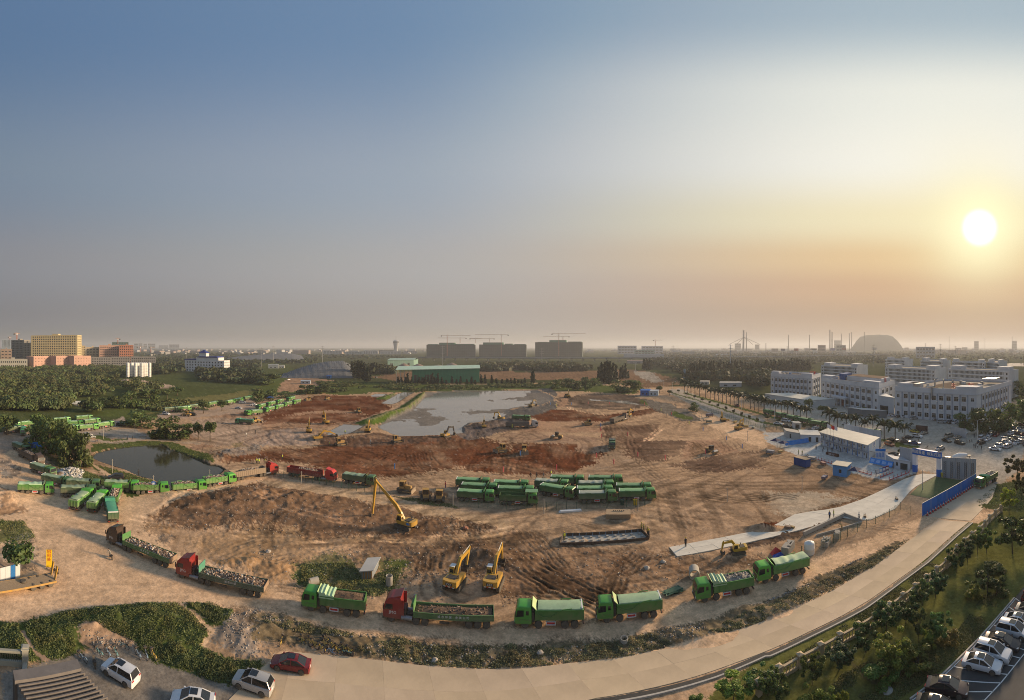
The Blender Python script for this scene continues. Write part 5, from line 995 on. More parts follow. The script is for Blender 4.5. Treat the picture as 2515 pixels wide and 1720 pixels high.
LOTCARS=[ # tile,tail x y,nose x y,kind,colour,label
 (8,1545,178,1610,150,'sedan','silver','silver sedan driving across the lot behind the gate'),(4,1590,1060,1680,1085,'sedan','black','black sedan with a motorcyclist beside it'),(4,1705,1085,1800,1105,'suv','black','black car next to parked motorcycles'),
 (4,1690,1055,1765,1030,'sedan','beige','cream sedan behind the black cars'),(4,1625,1040,1690,1022,'van','beige','beige minivan by the white wall'),(4,1915,1070,1975,1035,'van','white','white van with roof rack beside the lamp post'),
 (4,1912,1105,1975,1080,'suv','black','black off road car with group of people'),(4,1975,1075,2030,1045,'sedan','white','white car behind the black off road car'),(4,2005,1030,2035,1012,'sedan','white','white car under the dark tree canopy'),(4,2060,1035,2095,1010,'sedan','red','dark red car under the dark tree canopy'),
 (4,2025,1145,2115,1155,'sedan','white','white sedan at the near corner of the parked rows'),(4,2068,1120,2160,1130,'suv','white','white car behind the corner sedan'),(4,2155,1140,2220,1110,'suv','silver','pale silver car facing away at the near corner'),
 (4,2120,1085,2215,1092,'suv','white','white car third in the parked row'),(4,2170,1068,2260,1070,'sedan','black','black car fourth in the parked row'),(4,2200,1045,2290,1050,'sedan','grey','grey car fifth in the parked row'),(4,2235,1105,2290,1080,'sedan','white','white car in the outer parked row'),
 (4,2290,1095,2340,1070,'suv','beige','beige car at the frame edge of the outer row'),(4,2285,1065,2340,1045,'sedan','white','white car second in the outer row'),(4,2240,1005,2320,1010,'sedan','brown','brown car sixth in the parked row'),(4,2275,985,2340,990,'sedan','white','white car seventh in the parked row'),
 (4,2215,965,2260,935,'suv','silver','silver car beside the dark trees'),(4,2265,945,2310,915,'sedan','black','black car beside the dark trees'),
 (4,1335,1030,1415,1040,'suv','white','white car on the avenue corner'),(4,1245,1050,1325,1040,'sedan','black','black car on the avenue corner under a palm'),(4,1310,1090,1400,1100,'sedan','blue','blue car on the avenue corner'),(4,1400,1015,1465,995,'sedan','beige','champagne sedan by the brown gate'),
 (4,1320,985,1375,995,'sedan','yellow','yellow car by the brown gate'),(4,1240,1078,1300,1085,'sedan','grey','grey car between blue car and hedge'),(4,1110,1060,1200,1072,'sedan','black','black car on the verge behind the cabins'),(4,1085,1095,1165,1120,'suv','orange','orange car behind the cabins'),
 (4,1130,1195,1210,1210,'sedan','black','black car behind the hoarding by the gate'),
 (4,1115,845,1160,835,'sedan','white','white car first before the near factory'),(4,1150,850,1195,840,'sedan','white','white car second before the near factory'),(4,1188,858,1232,848,'sedan','black','black car before the near factory'),(4,1228,862,1288,850,'sedan','white','white car fourth before the near factory'),
 (4,1315,875,1375,868,'suv','silver','silver car by the heap of bags at the factory'),(4,1605,910,1660,895,'sedan','white','white car at the factory corner'),(4,1650,915,1690,900,'suv','black','black car at the factory corner'),(4,1520,885,1570,875,'sedan','grey','grey car along the factory front'),(4,1690,918,1720,900,'van','white','white van by the dark trees at the factory'),
 (4,170,892,235,900,'van','white','white van on the avenue'),(4,105,918,160,922,'sedan','white','white car on the avenue near a small tree'),(4,180,942,245,948,'sedan','black','black car on the avenue near the white kiosk'),(4,440,968,495,955,'sedan','white','white car on the avenue under palms'),
 (4,380,985,432,978,'sedan','grey','dark car beside the small round tree behind the cabins'),(4,535,985,600,990,'sedan','black','black car right behind the cabin roof'),(4,705,920,775,930,'sedan','white','white roofed car on the side road'),(4,760,790,810,785,'sedan','black','black car at the entrance porch'),(4,690,832,735,825,'sedan','white','white car near the entrance porch'),
 (1,1450,828,1515,836,'suv','white','white car on the far yard before the truck line'),(1,2105,778,2150,782,'sedan','white','white car on the far yard near the cluster'),(1,2238,752,2290,752,'sedan','white','white car beyond the far yard cluster'),(1,2140,728,2190,728,'suv','white','white car among the far track line'),
 (1,1690,838,1740,842,'van','black','dark van beside the yellow loader'),(1,1050,930,1108,935,'suv','navy','dark car at the bend of the pond track'),(1,750,1030,810,1020,'suv','silver','silver car before the pond wood'),(1,775,1042,832,1038,'sedan','silver','nearer silver car before the pond wood'),(1,690,1030,730,1020,'sedan','grey','grey car half behind the dark bushes'),
 (5,1075,425,990,425,'suv','navy','dark estate car on the pond bank'),(2,300,525,345,522,'sedan','white','white car on the winding dirt road'),(2,1085,508,1125,502,'van','grey','distant truck like van on the brown ground'),(3,2045,915-170,2100,770,'pickup','red','red pickup on the avenue'),(2,0,752,35,748,'sedan','white','white car behind the slanted truck rows'),
]
for i,(a,b) in enumerate(((2150,1040),(2180,1020),(2215,1000),(2250,975),(2130,1062),(2100,1100),(2310,1020),(2325,1110),(1745,1000),(2195,1160-70),(1560,905),(1440,880),(2290,960),(2310,935))):
 LOTCARS.append((4,a,b,a+62,b-22 if i % 2 else b+4,('sedan','suv')[i % 3==1],('grey','white','black','silver','white','beige','red')[i % 7],('dark grey','plain white','black','silver','white','beige','dark red')[i % 7]+' car '+('behind the white third car of the parked row','by the fifth car of the parked row','near the sixth car of the parked row','toward the dark trees end of the row','between the third and fourth cars of the row','left of the third car of the row','in the far outer row by the frame edge','at the frame edge nearest the loose tree','by the white wall behind the minivan','beside the pale silver corner car','along the factory front near its corner','between factory and avenue wall','near the black car by the dark trees','last along the dark trees')[i]))
for i in range(13):                                       # the long row in front of the far factory
 LOTCARS.append((4,62+i*17,668+i*2.6,74+i*17,660+i*2.6,'sedan',('white','silver','black','white','grey')[i % 5],None))
for t,a,b,c,d,kd,cl,lab in LOTCARS: car(kd,cl,(t,a,b,c,d),lab or 'small %s car, %s from the left in the parked row before the farthest factory' % (cl,ORD[(a-62)//17]),'cars in the long row before the farthest factory' if lab is None else 'cars around the factory lot' if t in (4,8) else 'cars on the site tracks')
# buildings
def rl(t,x,y,h):                                       # ground point below a roof-line point of known height
 D=(H-h)*F/(S(t,0,y)[1]-HZ);return aw(t,x,D)
class Bld:
 """parallelogram plan: front runs A to B, depth runs along E; windows are holes with recessed panes"""
 def __init__(s,name,label,cat,A,B,E,h,color,group=None):
  s.o=thing(name,label,cat,A,0,group);s.A=Vector(A);s.h=h;s.c=color
  f=Vector(B)-s.A;s.L=math.hypot(f.x,f.y);s.ex=Vector((f.x/s.L,f.y/s.L,0));s.Dp=math.hypot(E[0],E[1]);s.ey=Vector((E[0]/s.Dp,E[1]/s.Dp,0))
 def p(s,u,w,z): q=s.ex*u+s.ey*w;return (q.x,q.y,z)
 def face(s,side):                                     # mapping of (a,z,outward offset) for a side
  ny=-s.ey;nx=s.ex
  if side=='front': return (lambda a,z,o: tuple(Vector(s.p(a,0,z))+ny*o)),s.L
  if side=='right': return (lambda a,z,o: tuple(Vector(s.p(s.L,a,z))+nx*o)),s.Dp
  if side=='left': return (lambda a,z,o: tuple(Vector(s.p(0,s.Dp-a,z))-nx*o)),s.Dp
  return (lambda a,z,o: tuple(Vector(s.p(s.L-a,s.Dp,z))-ny*o)),s.L
 def part(s,name,b,m,parent=None,color=None,stuff=False):
  o=link(name,b if not isinstance(b,MB) else b.mesh(name,m),parent or s.o,color=color)
  if stuff: o['kind']='stuff'
  return o
 def walls(s,wins,z0=0.0,z1=None,rec=.18,each=(),glass='window_glass',frame=None):
  """wins: side -> list of (a0, a1, z0, z1)"""
  z1=s.h if z1 is None else z1;b=MB();g=MB();panes=[]
  for side in ('front','right','left','back'):
   P,L=s.face(side);ws=wins.get(side,[])
   if not ws: b.quad(P(0,z0,0),P(L,z0,0),P(L,z1,0),P(0,z1,0));continue
   us=sorted({0.0,L}|{w[0] for w in ws}|{w[1] for w in ws});zs=sorted({z0,z1}|{w[2] for w in ws}|{w[3] for w in ws});hole=set()
   ui={round(u,4): i for i,u in enumerate(us)};zi={round(z,4): i for i,z in enumerate(zs)}
   for w in ws:
    for i in range(ui[round(w[0],4)],ui[round(w[1],4)]):
     for j in range(zi[round(w[2],4)],zi[round(w[3],4)]): hole.add((i,j))
   for j in range(len(zs)-1):                      # merge runs of solid cells along a row
    i=0
    while i<len(us)-1:
     if (i,j) in hole: i+=1;continue
     k=i
     while k<len(us)-1 and (k,j) not in hole: k+=1
     b.quad(P(us[i],zs[j],0),P(us[k],zs[j],0),P(us[k],zs[j+1],0),P(us[i],zs[j+1],0));i=k
   for w in ws:
    a0,a1,c0,c1=w[:4]
    b.quad(P(a0,c0,0),P(a1,c0,0),P(a1,c0,-rec),P(a0,c0,-rec));b.quad(P(a0,c1,-rec),P(a1,c1,-rec),P(a1,c1,0),P(a0,c1,0));b.quad(P(a0,c0,0),P(a0,c0,-rec),P(a0,c1,-rec),P(a0,c1,0));b.quad(P(a1,c0,-rec),P(a1,c0,0),P(a1,c1,0),P(a1,c1,-rec))
    if side in each:
     q=MB();q.quad(P(a0,c0,-rec),P(a1,c0,-rec),P(a1,c1,-rec),P(a0,c1,-rec),0)
     m=.07;n=max(2,round((a1-a0)/1.3));fr=-rec+.03
     def strip(x0,x1,y0,y1): q.quad(P(x0,y0,fr),P(x1,y0,fr),P(x1,y1,fr),P(x0,y1,fr),1)
     strip(a0,a1,c1-(c1-c0)*.30-m,c1-(c1-c0)*.30);strip(a0,a1,c0,c0+m);strip(a0,a1,c1-m,c1)
     for i in range(n+1): x=a0+(a1-a0)*i/n;strip(max(a0,x-m/2),min(a1,x+m/2),c0,c1)
     panes.append(q)
    else: g.quad(P(a0,c0,-rec),P(a1,c0,-rec),P(a1,c1,-rec),P(a0,c1,-rec))
  s.wall=s.part('wall',b,'wall',color=s.c)
  for q in panes: s.part('window',q.mesh('window',[glass,frame or 'white']),None,s.wall)
  if g.f: s.part('window_grid',g,glass,s.wall,stuff=True)
  return s
 def slab(s,name,u0,u1,w0,w1,z0,z1,m='roofing',color=None,parent=None):
  b=MB();b.add([s.p(u0,w0,z0),s.p(u1,w0,z0),s.p(u1,w1,z0),s.p(u0,w1,z0),s.p(u0,w0,z1),s.p(u1,w0,z1),s.p(u1,w1,z1),s.p(u0,w1,z1)],[(0,3,2,1),(4,5,6,7),(0,1,5,4),(1,2,6,5),(2,3,7,6),(3,0,4,7)])
  return s.part(name,b,m,parent,color)
 def roof(s,drop=1.0,m='roofing',color=None): s.rf=s.slab('roof',.25,s.L-.25,.25,s.Dp-.25,s.h-drop-.2,s.h-drop,m,color);s.inner(drop);return s
 def inner(s,drop):                                     # inner face and top of the parapet
  b=MB();t=.28
  for u0,u1,w0,w1 in ((0,s.L,0,t),(0,s.L,s.Dp-t,s.Dp),(0,t,t,s.Dp-t),(s.L-t,s.L,t,s.Dp-t)):
   b.quad(s.p(u0,w0,s.h),s.p(u1,w0,s.h),s.p(u1,w1,s.h),s.p(u0,w1,s.h))
  b.quad(s.p(t,t,s.h),s.p(t,t,s.h-drop),s.p(s.L-t,t,s.h-drop),s.p(s.L-t,t,s.h));b.quad(s.p(t,s.Dp-t,s.h-drop),s.p(t,s.Dp-t,s.h),s.p(s.L-t,s.Dp-t,s.h),s.p(s.L-t,s.Dp-t,s.h-drop))
  b.quad(s.p(t,t,s.h-drop),s.p(t,t,s.h),s.p(t,s.Dp-t,s.h),s.p(t,s.Dp-t,s.h-drop));b.quad(s.p(s.L-t,t,s.h),s.p(s.L-t,t,s.h-drop),s.p(s.L-t,s.Dp-t,s.h-drop),s.p(s.L-t,s.Dp-t,s.h));s.part('parapet',b,'wall',color=s.c)
def grid(L,n,frac,z0,fh,nf,wh,sill=.9,skip=(),m=0.0):
 w=(L-2*m)/n;o=[]
 for j in range(nf):
  for i in range(n):
   if (i,j) in skip: continue
   c=m+(i+.5)*w;o.append((round(c-w*frac/2,3),round(c+w*frac/2,3),round(z0+j*fh+sill,3),round(z0+j*fh+sill+wh,3)))
 return o
# the three white factories at the avenue
WHT=(.62,.63,.65)
def factory(label,A,B,C,h,bays,sidebays,sign,signat,seed,porch=False):
 r=random.Random(seed);E=Vector(C)-Vector(B);b=Bld('factory_building',label,'factory',A,B,E,h,WHT,'white three storey factories');fh=(h-4.2)/3+.25
 fw=grid(b.L,bays,.56,.2,fh,3,fh*.52,fh*.26,m=b.L*.10);fw=[w for w in fw]
 for x in (b.L*.045,b.L*.955): fw+=[(round(x-.9,3),round(x+.9,3),round(.2+j*fh+fh*.32,3),round(.2+j*fh+fh*.70,3)) for j in range(4) if .2+j*fh+fh*.7<h-.6]
 sw=grid(b.Dp,sidebays,.5,.2,fh,3,fh*.5,fh*.28,m=b.Dp*.12)
 b.walls({'front': fw,'right': sw},rec=.22,each=('front','right'));b.roof(1.3)
 pc=(.36,.40,.47)
 P,L=b.face('front')
 def pil(P,a): 
  q=MB();z1=h-3.2;q.add([P(a-.35,0,.002),P(a+.35,0,.002),P(a+.35,z1,.002),P(a-.35,z1,.002),P(a-.35,0,.30),P(a+.35,0,.30),P(a+.35,z1,.30),P(a-.35,z1,.30)],[(4,5,6,7),(0,4,7,3),(5,1,2,6),(7,6,2,3)]);b.part('pilaster',q,'wall',b.wall,pc)
 w=(L*.8)/bays
 for i in range(bays+1): pil(P,L*.10+i*w)
 Pr,Lr=b.face('right');w2=Lr*.76/sidebays
 for i in range(0,sidebays+1): pil(Pr,Lr*.12+i*w2)
 for (Pp,LL) in ((P,L),(Pr,Lr)):
  q=MB();z0,z1=h-3.1,h-2.75;q.add([Pp(0,z0,.003),Pp(LL,z0,.003),Pp(LL,z1,.003),Pp(0,z1,.003),Pp(0,z0,.42),Pp(LL,z0,.42),Pp(LL,z1,.42),Pp(0,z1,.42)],[(4,5,6,7),(0,1,5,4),(7,6,2,3),(0,4,7,3),(1,2,6,5)]);b.part('cornice',q,'wall',b.wall,(.55,.56,.58))
 for i in range(9):                                      # air conditioners below the windows
  a=L*.12+r.random()*L*.76;z=.2+fh*r.choice((1,2))+fh*.08;q=MB();q.add([P(a,z,.01),P(a+.9,z,.01),P(a+.9,z+.7,.01),P(a,z+.7,.01),P(a,z,.45),P(a+.9,z,.45),P(a+.9,z+.7,.45),P(a,z+.7,.45)],[(4,5,6,7),(0,4,7,3),(5,1,2,6),(7,6,2,3),(0,1,5,4)]);b.part('air_conditioner',q,'white',b.wall)
 b.slab('stair_tower',.3,L*.2,b.Dp*.05,b.Dp*.25,h-1.3,h+1.6,'wall',WHT,b.rf);b.slab('stair_tower',L*.75,L-.3,b.Dp*.02,b.Dp*.16,h-1.3,h+1.3,'wall',WHT,b.rf)
 b.slab('roof_mat',L*.22,L*.72,b.Dp*.2,b.Dp*.8,h-1.3,h-1.22,'roofmat',(.22,.17,.125),b.rf)
 for i in range(6): u=L*(.15+.7*r.random());w=b.Dp*(.2+.6*r.random());q=r.uniform(1,2.6);b.slab('roof_unit',u,u+q,w,w+q,h-1.3,h-1.3+r.uniform(.8,2),'tint',r.choice([(.5,.5,.5),(.1,.2,.4),(.35,.33,.3),(.6,.6,.58)]),b.rf)
 for (u,w,txt) in signat:
  fr=MB();q0=Vector(b.p(L*u,b.Dp*w,h-1.3));[fr.bar(q0+b.ex*(i*1.6),q0+b.ex*(i*1.6)+Vector((0,0,3.4)),.12) for i in range(3)];[fr.bar(q0+Vector((0,0,z)),q0+b.ex*3.4+Vector((0,0,z)),.12) for z in (.6,2.0,3.3)];fo=b.part('roof_sign',fr,'red')
  me=text_mesh(txt,3.1,'red',.12);t=link('sign_character',me,fo);ang=math.atan2(b.ex.y,b.ex.x);t.matrix_local=Matrix.Translation(q0+b.ex*1.7+Vector((0,0,2.0))-b.ey*.3) @ Matrix.Rotation(ang,4,'Z') @ Matrix.Rotation(math.pi/2,4,'X')
 if porch:
  b.slab('entrance_porch',L*.28,L*.52,-5.5,-.05,5.2,6.6,'wall',WHT)
  for u in (.29,.36,.43,.50): b.slab('porch_column',L*u,L*u+.9,-5.2,-4.3,0,5.2,'wall',WHT)
  b.slab('entrance_door',L*.36,L*.44,-.12,-.02,0,4.2,'tint',(.2,.03,.03))
 return b
fA=factory('nearest white factory with pipes and red signs on its roof',at(4,1172,850),at(4,1900,912),at(4,2212,765),18.5,9,9,'',((.78,.25,'红'),(.62,.15,'光')),3)
fB=factory('middle white factory with pillared entrance porch',at(4,515,705),at(4,1030,815),at(4,1170,745),18.2,9,3,'',((.86,.5,'工'),(.93,.55,'昌')),4,True)
fC=factory('farthest white factory of the front row, left of the pillared one',at(4,65,648),at(4,432,686),at(4,512,648),18.8,9,3,'',((.82,.6,'工'),(.9,.6,'业')),5)
# ducts on the nearest factory
def duct(b,pts,r):
 q=MB();P,L=b.face('front')
 for a,c in zip(pts,pts[1:]): q.cyl(a,c,r,n=10)
 b.part('exhaust_duct',q.mesh('exhaust_duct','alloy',True),None,b.rf)
hA=18.5
duct(fA,[fA.p(fA.L*.48,-.6,hA-6),fA.p(fA.L*.48,-.6,hA+.6),fA.p(fA.L*.49,2.5,hA+1.2),fA.p(fA.L*.49,2.5,hA+4.6),fA.p(fA.L*.51,3.6,hA+5.2)],.45);duct(fA,[fA.p(fA.L*.40,1.5,hA+.2),fA.p(fA.L*.46,2,hA+.4),fA.p(fA.L*.49,2.5,hA+.3)],.5)
duct(fA,[fA.p(fA.L*.60,2.0,hA-1.3),fA.p(fA.L*.60,2.0,hA+5.0)],.4);fA.slab('roof_box',fA.L*.53,fA.L*.58,1.5,3.5,hA-1.3,hA-.1,'tint',(.04,.2,.06),fA.rf)
for u0,u1,w0,w1,z in ((.1,.26,.06,.2,1.6),(.70,.86,.75,.95,2.2)): fA.slab('roof_shed',fA.L*u0,fA.L*u1,fA.Dp*w0,fA.Dp*w1,hA+z-.15,hA+z,'metalpanel',(.45,.52,.56),fA.rf)
fB.slab('roof_house',fB.L*.38,fB.L*.95,fB.Dp*.35,fB.Dp*.9,16.9,20.3,'wall',WHT,fB.rf);fB.slab('blue_cladding',fB.L*.25,fB.L*.35,fB.Dp*.3,fB.Dp*.7,16.9,21.5,'metalpanel',(.03,.10,.30),fB.rf);fB.slab('roof_top',fB.L*.39,fB.L*.93,fB.Dp*.37,fB.Dp*.88,20.32,20.5,'roofmat',(.30,.22,.155),fB.rf)
# annexe between factories, sheds in front
def shed(name,label,A,B,E,h0,h1,wall,roofc,cat='shed',group=None,lit=None):
 b=Bld(name,label,cat,A,B,E,h0,wall,group);b.walls(lit or {},rec=.15)
 q=MB();o=.35;q.add([b.p(-o,-o,h0+.02),b.p(b.L+o,-o,h0+.02),b.p(b.L+o,b.Dp+o,h1+.02),b.p(-o,b.Dp+o,h1+.02),b.p(-o,-o,h0+.16),b.p(b.L+o,-o,h0+.16),b.p(b.L+o,b.Dp+o,h1+.16),b.p(-o,b.Dp+o,h1+.16)],[(0,3,2,1),(4,5,6,7),(0,1,5,4),(1,2,6,5),(2,3,7,6),(3,0,4,7)]);b.part('roof',q,'metalpanel',color=roofc)
 if h1>h0+.05:
  g=MB();g.add([b.p(0,b.Dp,h0),b.p(b.L,b.Dp,h0),b.p(b.L,b.Dp,h1),b.p(0,b.Dp,h1),b.p(0,0,h0),b.p(b.L,0,h0)],[(1,0,3,2),(0,4,3),(5,1,2)]);b.part('gable',g,'wall',color=wall)
 return b
e2=at(4,1165,790)-at(4,1035,815)
shed('loading_bay','pale blue panelled loading bay between the two nearer factories',at(4,1032,818),at(4,1168,842),Vector((18,26,0)),11,11.6,(.50,.54,.58),(.55,.57,.58),lit={'front': [(1.0,8.5,.0,5.2)]})
shed('canteen_shed','low shed with broad cream roof before the middle factory',at(4,420,770),at(4,640,755),Vector((-10,40,0)),5.0,6.8,(.55,.56,.55),(.60,.58,.50))
shed('gate_office','low office with flat roof and blue sign before the near factory',at(4,880,850),at(4,1100,862),Vector((0,12,0)),4.2,4.4,(.18,.19,.2),(.55,.53,.48))
# dormitory blocks behind
def dorm(label,ta,A,B,C,h,bays,nf):
 a,b_,c=(rl(4,*q,h) for q in (A,B,C));b=Bld('dormitory_block',label,'dormitory',a,b_,c-b_,h,(.60,.61,.62),'white dormitory blocks behind the factories');fh=3.5
 ws=grid(b.L,bays,.62,h-1.2-fh*nf,fh,nf,2.3,.85,m=b.L*.08)
 for x in (b.L*.035,b.L*.965): ws+=[(round(x-.8,3),round(x+.8,3),round(h-1.2-fh*(j+1)+.9,3),round(h-1.2-fh*(j+1)+2.6,3)) for j in range(nf)]
 b.walls({'front': ws},rec=.9,each=());b.roof(.9)
 P,L=b.face('front')
 for j in range(nf+1):
  q=MB();z=h-1.2-fh*j;q.add([P(0,z-.25,.003),P(L,z-.25,.003),P(L,z+.15,.003),P(0,z+.15,.003),P(0,z-.25,.35),P(L,z-.25,.35),P(L,z+.15,.35),P(0,z+.15,.35)],[(4,5,6,7),(0,1,5,4),(7,6,2,3),(0,4,7,3),(1,2,6,5)]);b.part('ledge',q,'wall',b.wall,(.6,.61,.62))
 for u in (.02,.80): b.slab('stair_tower',L*u,L*(u+.18),b.Dp*.15,b.Dp*.6,h-.9,h+2.6,'wall',(.6,.61,.62),b.rf)
 return b
dorm('long white dormitory behind the farthest factory',4,(515,388),(832,402),(932,385),20,26,3)
dorm('white dormitory behind the middle factory, front of two',4,(1085,405),(1530,424),(1632,410),21,34,4)
dorm('long white dormitory right behind the nearest factory',4,(1645,418),(2190,438),(2275,424),23,40,5)
dorm('small far dormitory behind the middle one',4,(1085,335),(1258,338),(1335,332),26,14,3)
dorm('far dormitory between two others',4,(1400,345),(1600,352),(1670,342),25.5,18,3)
dorm('far dormitory behind the nearest factory, left of two',4,(1682,352),(1975,362),(1985,356),25.3,24,3)
dorm('far dormitory nearest the glowing water',4,(1990,358),(2100,366),(2175,350),25.2,10,3)
# apartment and works blocks on the left skyline
def block(label,x0,x1,ytop,D,color,nf,bays,frac=.5,t=1,depth=16,name='apartment_block',cat='building',yaw=0.0,side=False,base=0.0,hwin=.5,top=True,group='blocks on the left skyline',glass='window_glass',sill=.28):
 A=aw(t,x0,D+yaw);B=aw(t,x1,D-yaw);h=zat(t,ytop,D);f=B-A;n=Vector((-f.y,f.x,0)).normalized()
 if n.dot(A)<0: n=-n
 b=Bld(name,label,cat,A,B,n*depth,h,color,group);fh=(h-1.5-base)/nf
 ws={'front': grid(b.L,bays,frac,base,fh,nf,fh*hwin,fh*sill,m=b.L*.03)}
 if side: ws['left']=grid(b.Dp,5,.5,base,fh,nf,fh*hwin,fh*sill,m=1);ws['right']=grid(b.Dp,5,.5,base,fh,nf,fh*hwin,fh*sill,m=1)
 b.walls(ws,rec=.35,glass=glass);b.roof(.8)
 if top: b.slab('roof_house',b.L*.45,b.L*.58,b.Dp*.2,b.Dp*.7,h-.8,h+3.0,'wall',color,b.rf)
 return b
block('tall pale yellow apartment block, largest on the left skyline',275,690,122,900,(.56,.46,.26),13,20,.62,side=True,depth=26,yaw=22)
block('grey apartment block under construction left of the yellow one',100,215,165,1000,(.27,.25,.22),13,9,.66,depth=20,hwin=.6,yaw=15,side=True)
block('dark grey apartment block overlapping the yellow one',205,278,188,960,(.25,.24,.21),13,5,.5,depth=20)
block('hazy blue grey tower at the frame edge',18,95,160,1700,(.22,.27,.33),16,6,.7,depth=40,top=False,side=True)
block('low brown block below the hazy tower',5,105,245,940,(.25,.19,.155),5,3,.6,depth=16,hwin=.3)
block('cream apartment block right of the yellow one',692,762,215,980,(.52,.41,.24),8,5,.45,depth=16)
block('beige block with strip windows',765,885,228,980,(.50,.40,.28),6,4,.6,depth=16,hwin=.35)
block('salmon pink apartment block',886,1062,212,960,(.50,.31,.235),8,9,.6,depth=16,hwin=.35,side=True)
block('orange red apartment block',1064,1190,210,940,(.43,.19,.125),8,7,.5,depth=16,hwin=.5,side=True)
block('green netted building beyond the salmon blocks',998,1146,182,1500,(.10,.15,.14),8,10,.5,depth=30,top=False)
block('pink works building, first of three gables',300,497,310,845,(.52,.32,.25),4,7,.3,depth=30,hwin=.25,top=False,yaw=-14)
block('pink works building, middle of three gables',500,657,308,838,(.52,.32,.25),4,6,.25,depth=30,hwin=.22,top=False,yaw=-10)
block('pink works building, last of three gables',660,810,306,832,(.52,.32,.25),4,6,.25,depth=30,hwin=.22,top=False,yaw=-10)
for i,(a,b_) in enumerate(((812,988),(990,1160),(1165,1390))): block(('grey works block with louvred bays beside the pink gables','grey works block in the middle of three','grey works block farthest from the pink gables')[i],a,b_,318-i*2,860,(.22,.215,.21),4,(8,8,12)[i],.55,depth=24,hwin=.45,top=False,side=True)
block('long low grey works building at the frame edge',-20,245,335,830,(.30,.29,.26),2,14,.5,depth=20,hwin=.4)
block('cream low shed before the pink works',430,890,402,800,(.50,.45,.33),1,14,.3,depth=14,hwin=.4,top=False)
# white building with blue roofs
b=block('white building with blue roofs and square turret',1648,1998,345,700,(.68,.68,.68),4,13,.42,depth=20,top=False,name='white_villa_building',side=True,yaw=20,group=None)
BLUE=(.035,.06,.24)
b.slab('wing_roof',-.6,b.L*.30,-.6,b.Dp+.6,b.h+.05,b.h+1.6,'tint',BLUE);b.slab('upper_storey',b.L*.30,b.L*.86,.4,b.Dp-.4,b.h-.5,b.h+4.5,'wall',(.68,.68,.68));b.slab('upper_roof',b.L*.34,b.L*.84,-.6,b.Dp+.6,b.h+4.55,b.h+6.4,'tint',BLUE);b.slab('turret',b.L*.36,b.L*.54,2,b.Dp*.6,b.h+6.4,b.h+12,'wall',(.68,.68,.68))
q=MB();u0,u1,w0,w1=b.L*.34,b.L*.56,1.2,b.Dp*.65;q.add([b.p(u0,w0,b.h+12),b.p(u1,w0,b.h+12),b.p(u1,w1,b.h+12),b.p(u0,w1,b.h+12),b.p((u0+u1)/2,(w0+w1)/2,b.h+17.5)],[(0,1,4),(1,2,4),(2,3,4),(3,0,4),(3,2,1,0)]);b.part('turret_roof',q,'tint',color=BLUE)
# storage silos
for i,x in enumerate((1140,1174,1188,1210,1228,1248,1265,1284,1303,1334)):
 D=560+(i % 3)*8;c=aw(1,x,D);h=zat(1,366,D);t=thing('storage_silo',('white silo standing apart at the left end of the row','%s white silo from the left in the close set row' % ORD[i-1],'white silo standing apart at the right end of the row')[0 if i==0 else 2 if i==9 else 1],'silo',c,0,'white silos by the wood' if 0<i<9 else None);q=MB();q.cyl((0,0,2),(0,0,h-1),2.3,n=16);q.cyl((0,0,h-1),(0,0,h),2.3,1.0,n=16);link('shell',q.mesh('shell','white',True),t)
 for k in range(4): z=4+k*(h-5)/4;q=MB();q.cyl((0,0,z),(0,0,z+.3),2.36,n=16);link('band',q.mesh('band','steel'),t)
 for a in range(3): q=MB();q.cyl((1.9*math.cos(a*2.1),1.9*math.sin(a*2.1),0),(1.9*math.cos(a*2.1),1.9*math.sin(a*2.1),2.2),.18,n=6);link('leg',q.mesh('leg','steel'),t)
# centre: green hangar, small hangar, viaduct, netted construction blocks with cranes
def hangar(label,A,B,E,h,open_u,wall,roofc,posts,doors=()):
 b=Bld('steel_hangar',label,'hangar',A,B,E,h,wall,'green steel hangars');u0=b.L*open_u;q=MB();P,L=b.face('front')
 for (p0,p1) in ((b.p(u0,0,0),b.p(b.L,0,0)),(b.p(b.L,0,0),b.p(b.L,b.Dp,0)),(b.p(b.L,b.Dp,0),b.p(u0,b.Dp,0)),(b.p(u0,b.Dp,0),b.p(u0,0,0))): q.quad(p0,p1,(p1[0],p1[1],h),(p0[0],p0[1],h))
 w=b.part('wall',q,'metalpanel',color=wall)
 for k in range(int((b.L-u0)/4)): u=u0+k*4+.5;q=MB();q.add([P(u,0,.01),P(u+.3,0,.01),P(u+.3,h,.01),P(u,h,.01),P(u,0,.16),P(u+.3,0,.16),P(u+.3,h,.16),P(u,h,.16)],[(4,5,6,7),(0,4,7,3),(5,1,2,6)]);b.part('wall_rib',q,'metalpanel',w,tuple(c*1.25 for c in wall))
 for d0,d1 in doors: q=MB();q.quad(P(b.L*d0,0,.06),P(b.L*d1,0,.06),P(b.L*d1,h*.62,.06),P(b.L*d0,h*.62,.06));b.part('door',q,'dark',w)
 q=MB();o=1.0;m=h+3.2;V=[b.p(-o,-o,h),b.p(b.L+o,-o,h),b.p(b.L+o,b.Dp/2,m),b.p(-o,b.Dp/2,m),b.p(b.L+o,b.Dp+o,h),b.p(-o,b.Dp+o,h)];q.add(V+[(x,y,z-.2) for x,y,z in V],[(0,1,2,3),(3,2,4,5),(0,6,7,1),(6,9,8,7),(9,11,10,8),(0,3,9,6),(1,7,8,2),(2,8,10,4),(3,5,11,9)]);b.part('roof',q,'metalpanel',color=roofc)
 for i in range(posts):
  for w_ in (.2,b.Dp-.2): u=u0*i/max(1,posts);q=MB();x=b.p(u,w_,0);q.cyl(x,(x[0],x[1],h),.25,n=6);b.part('post',q,'steel')
 return b
D1=470
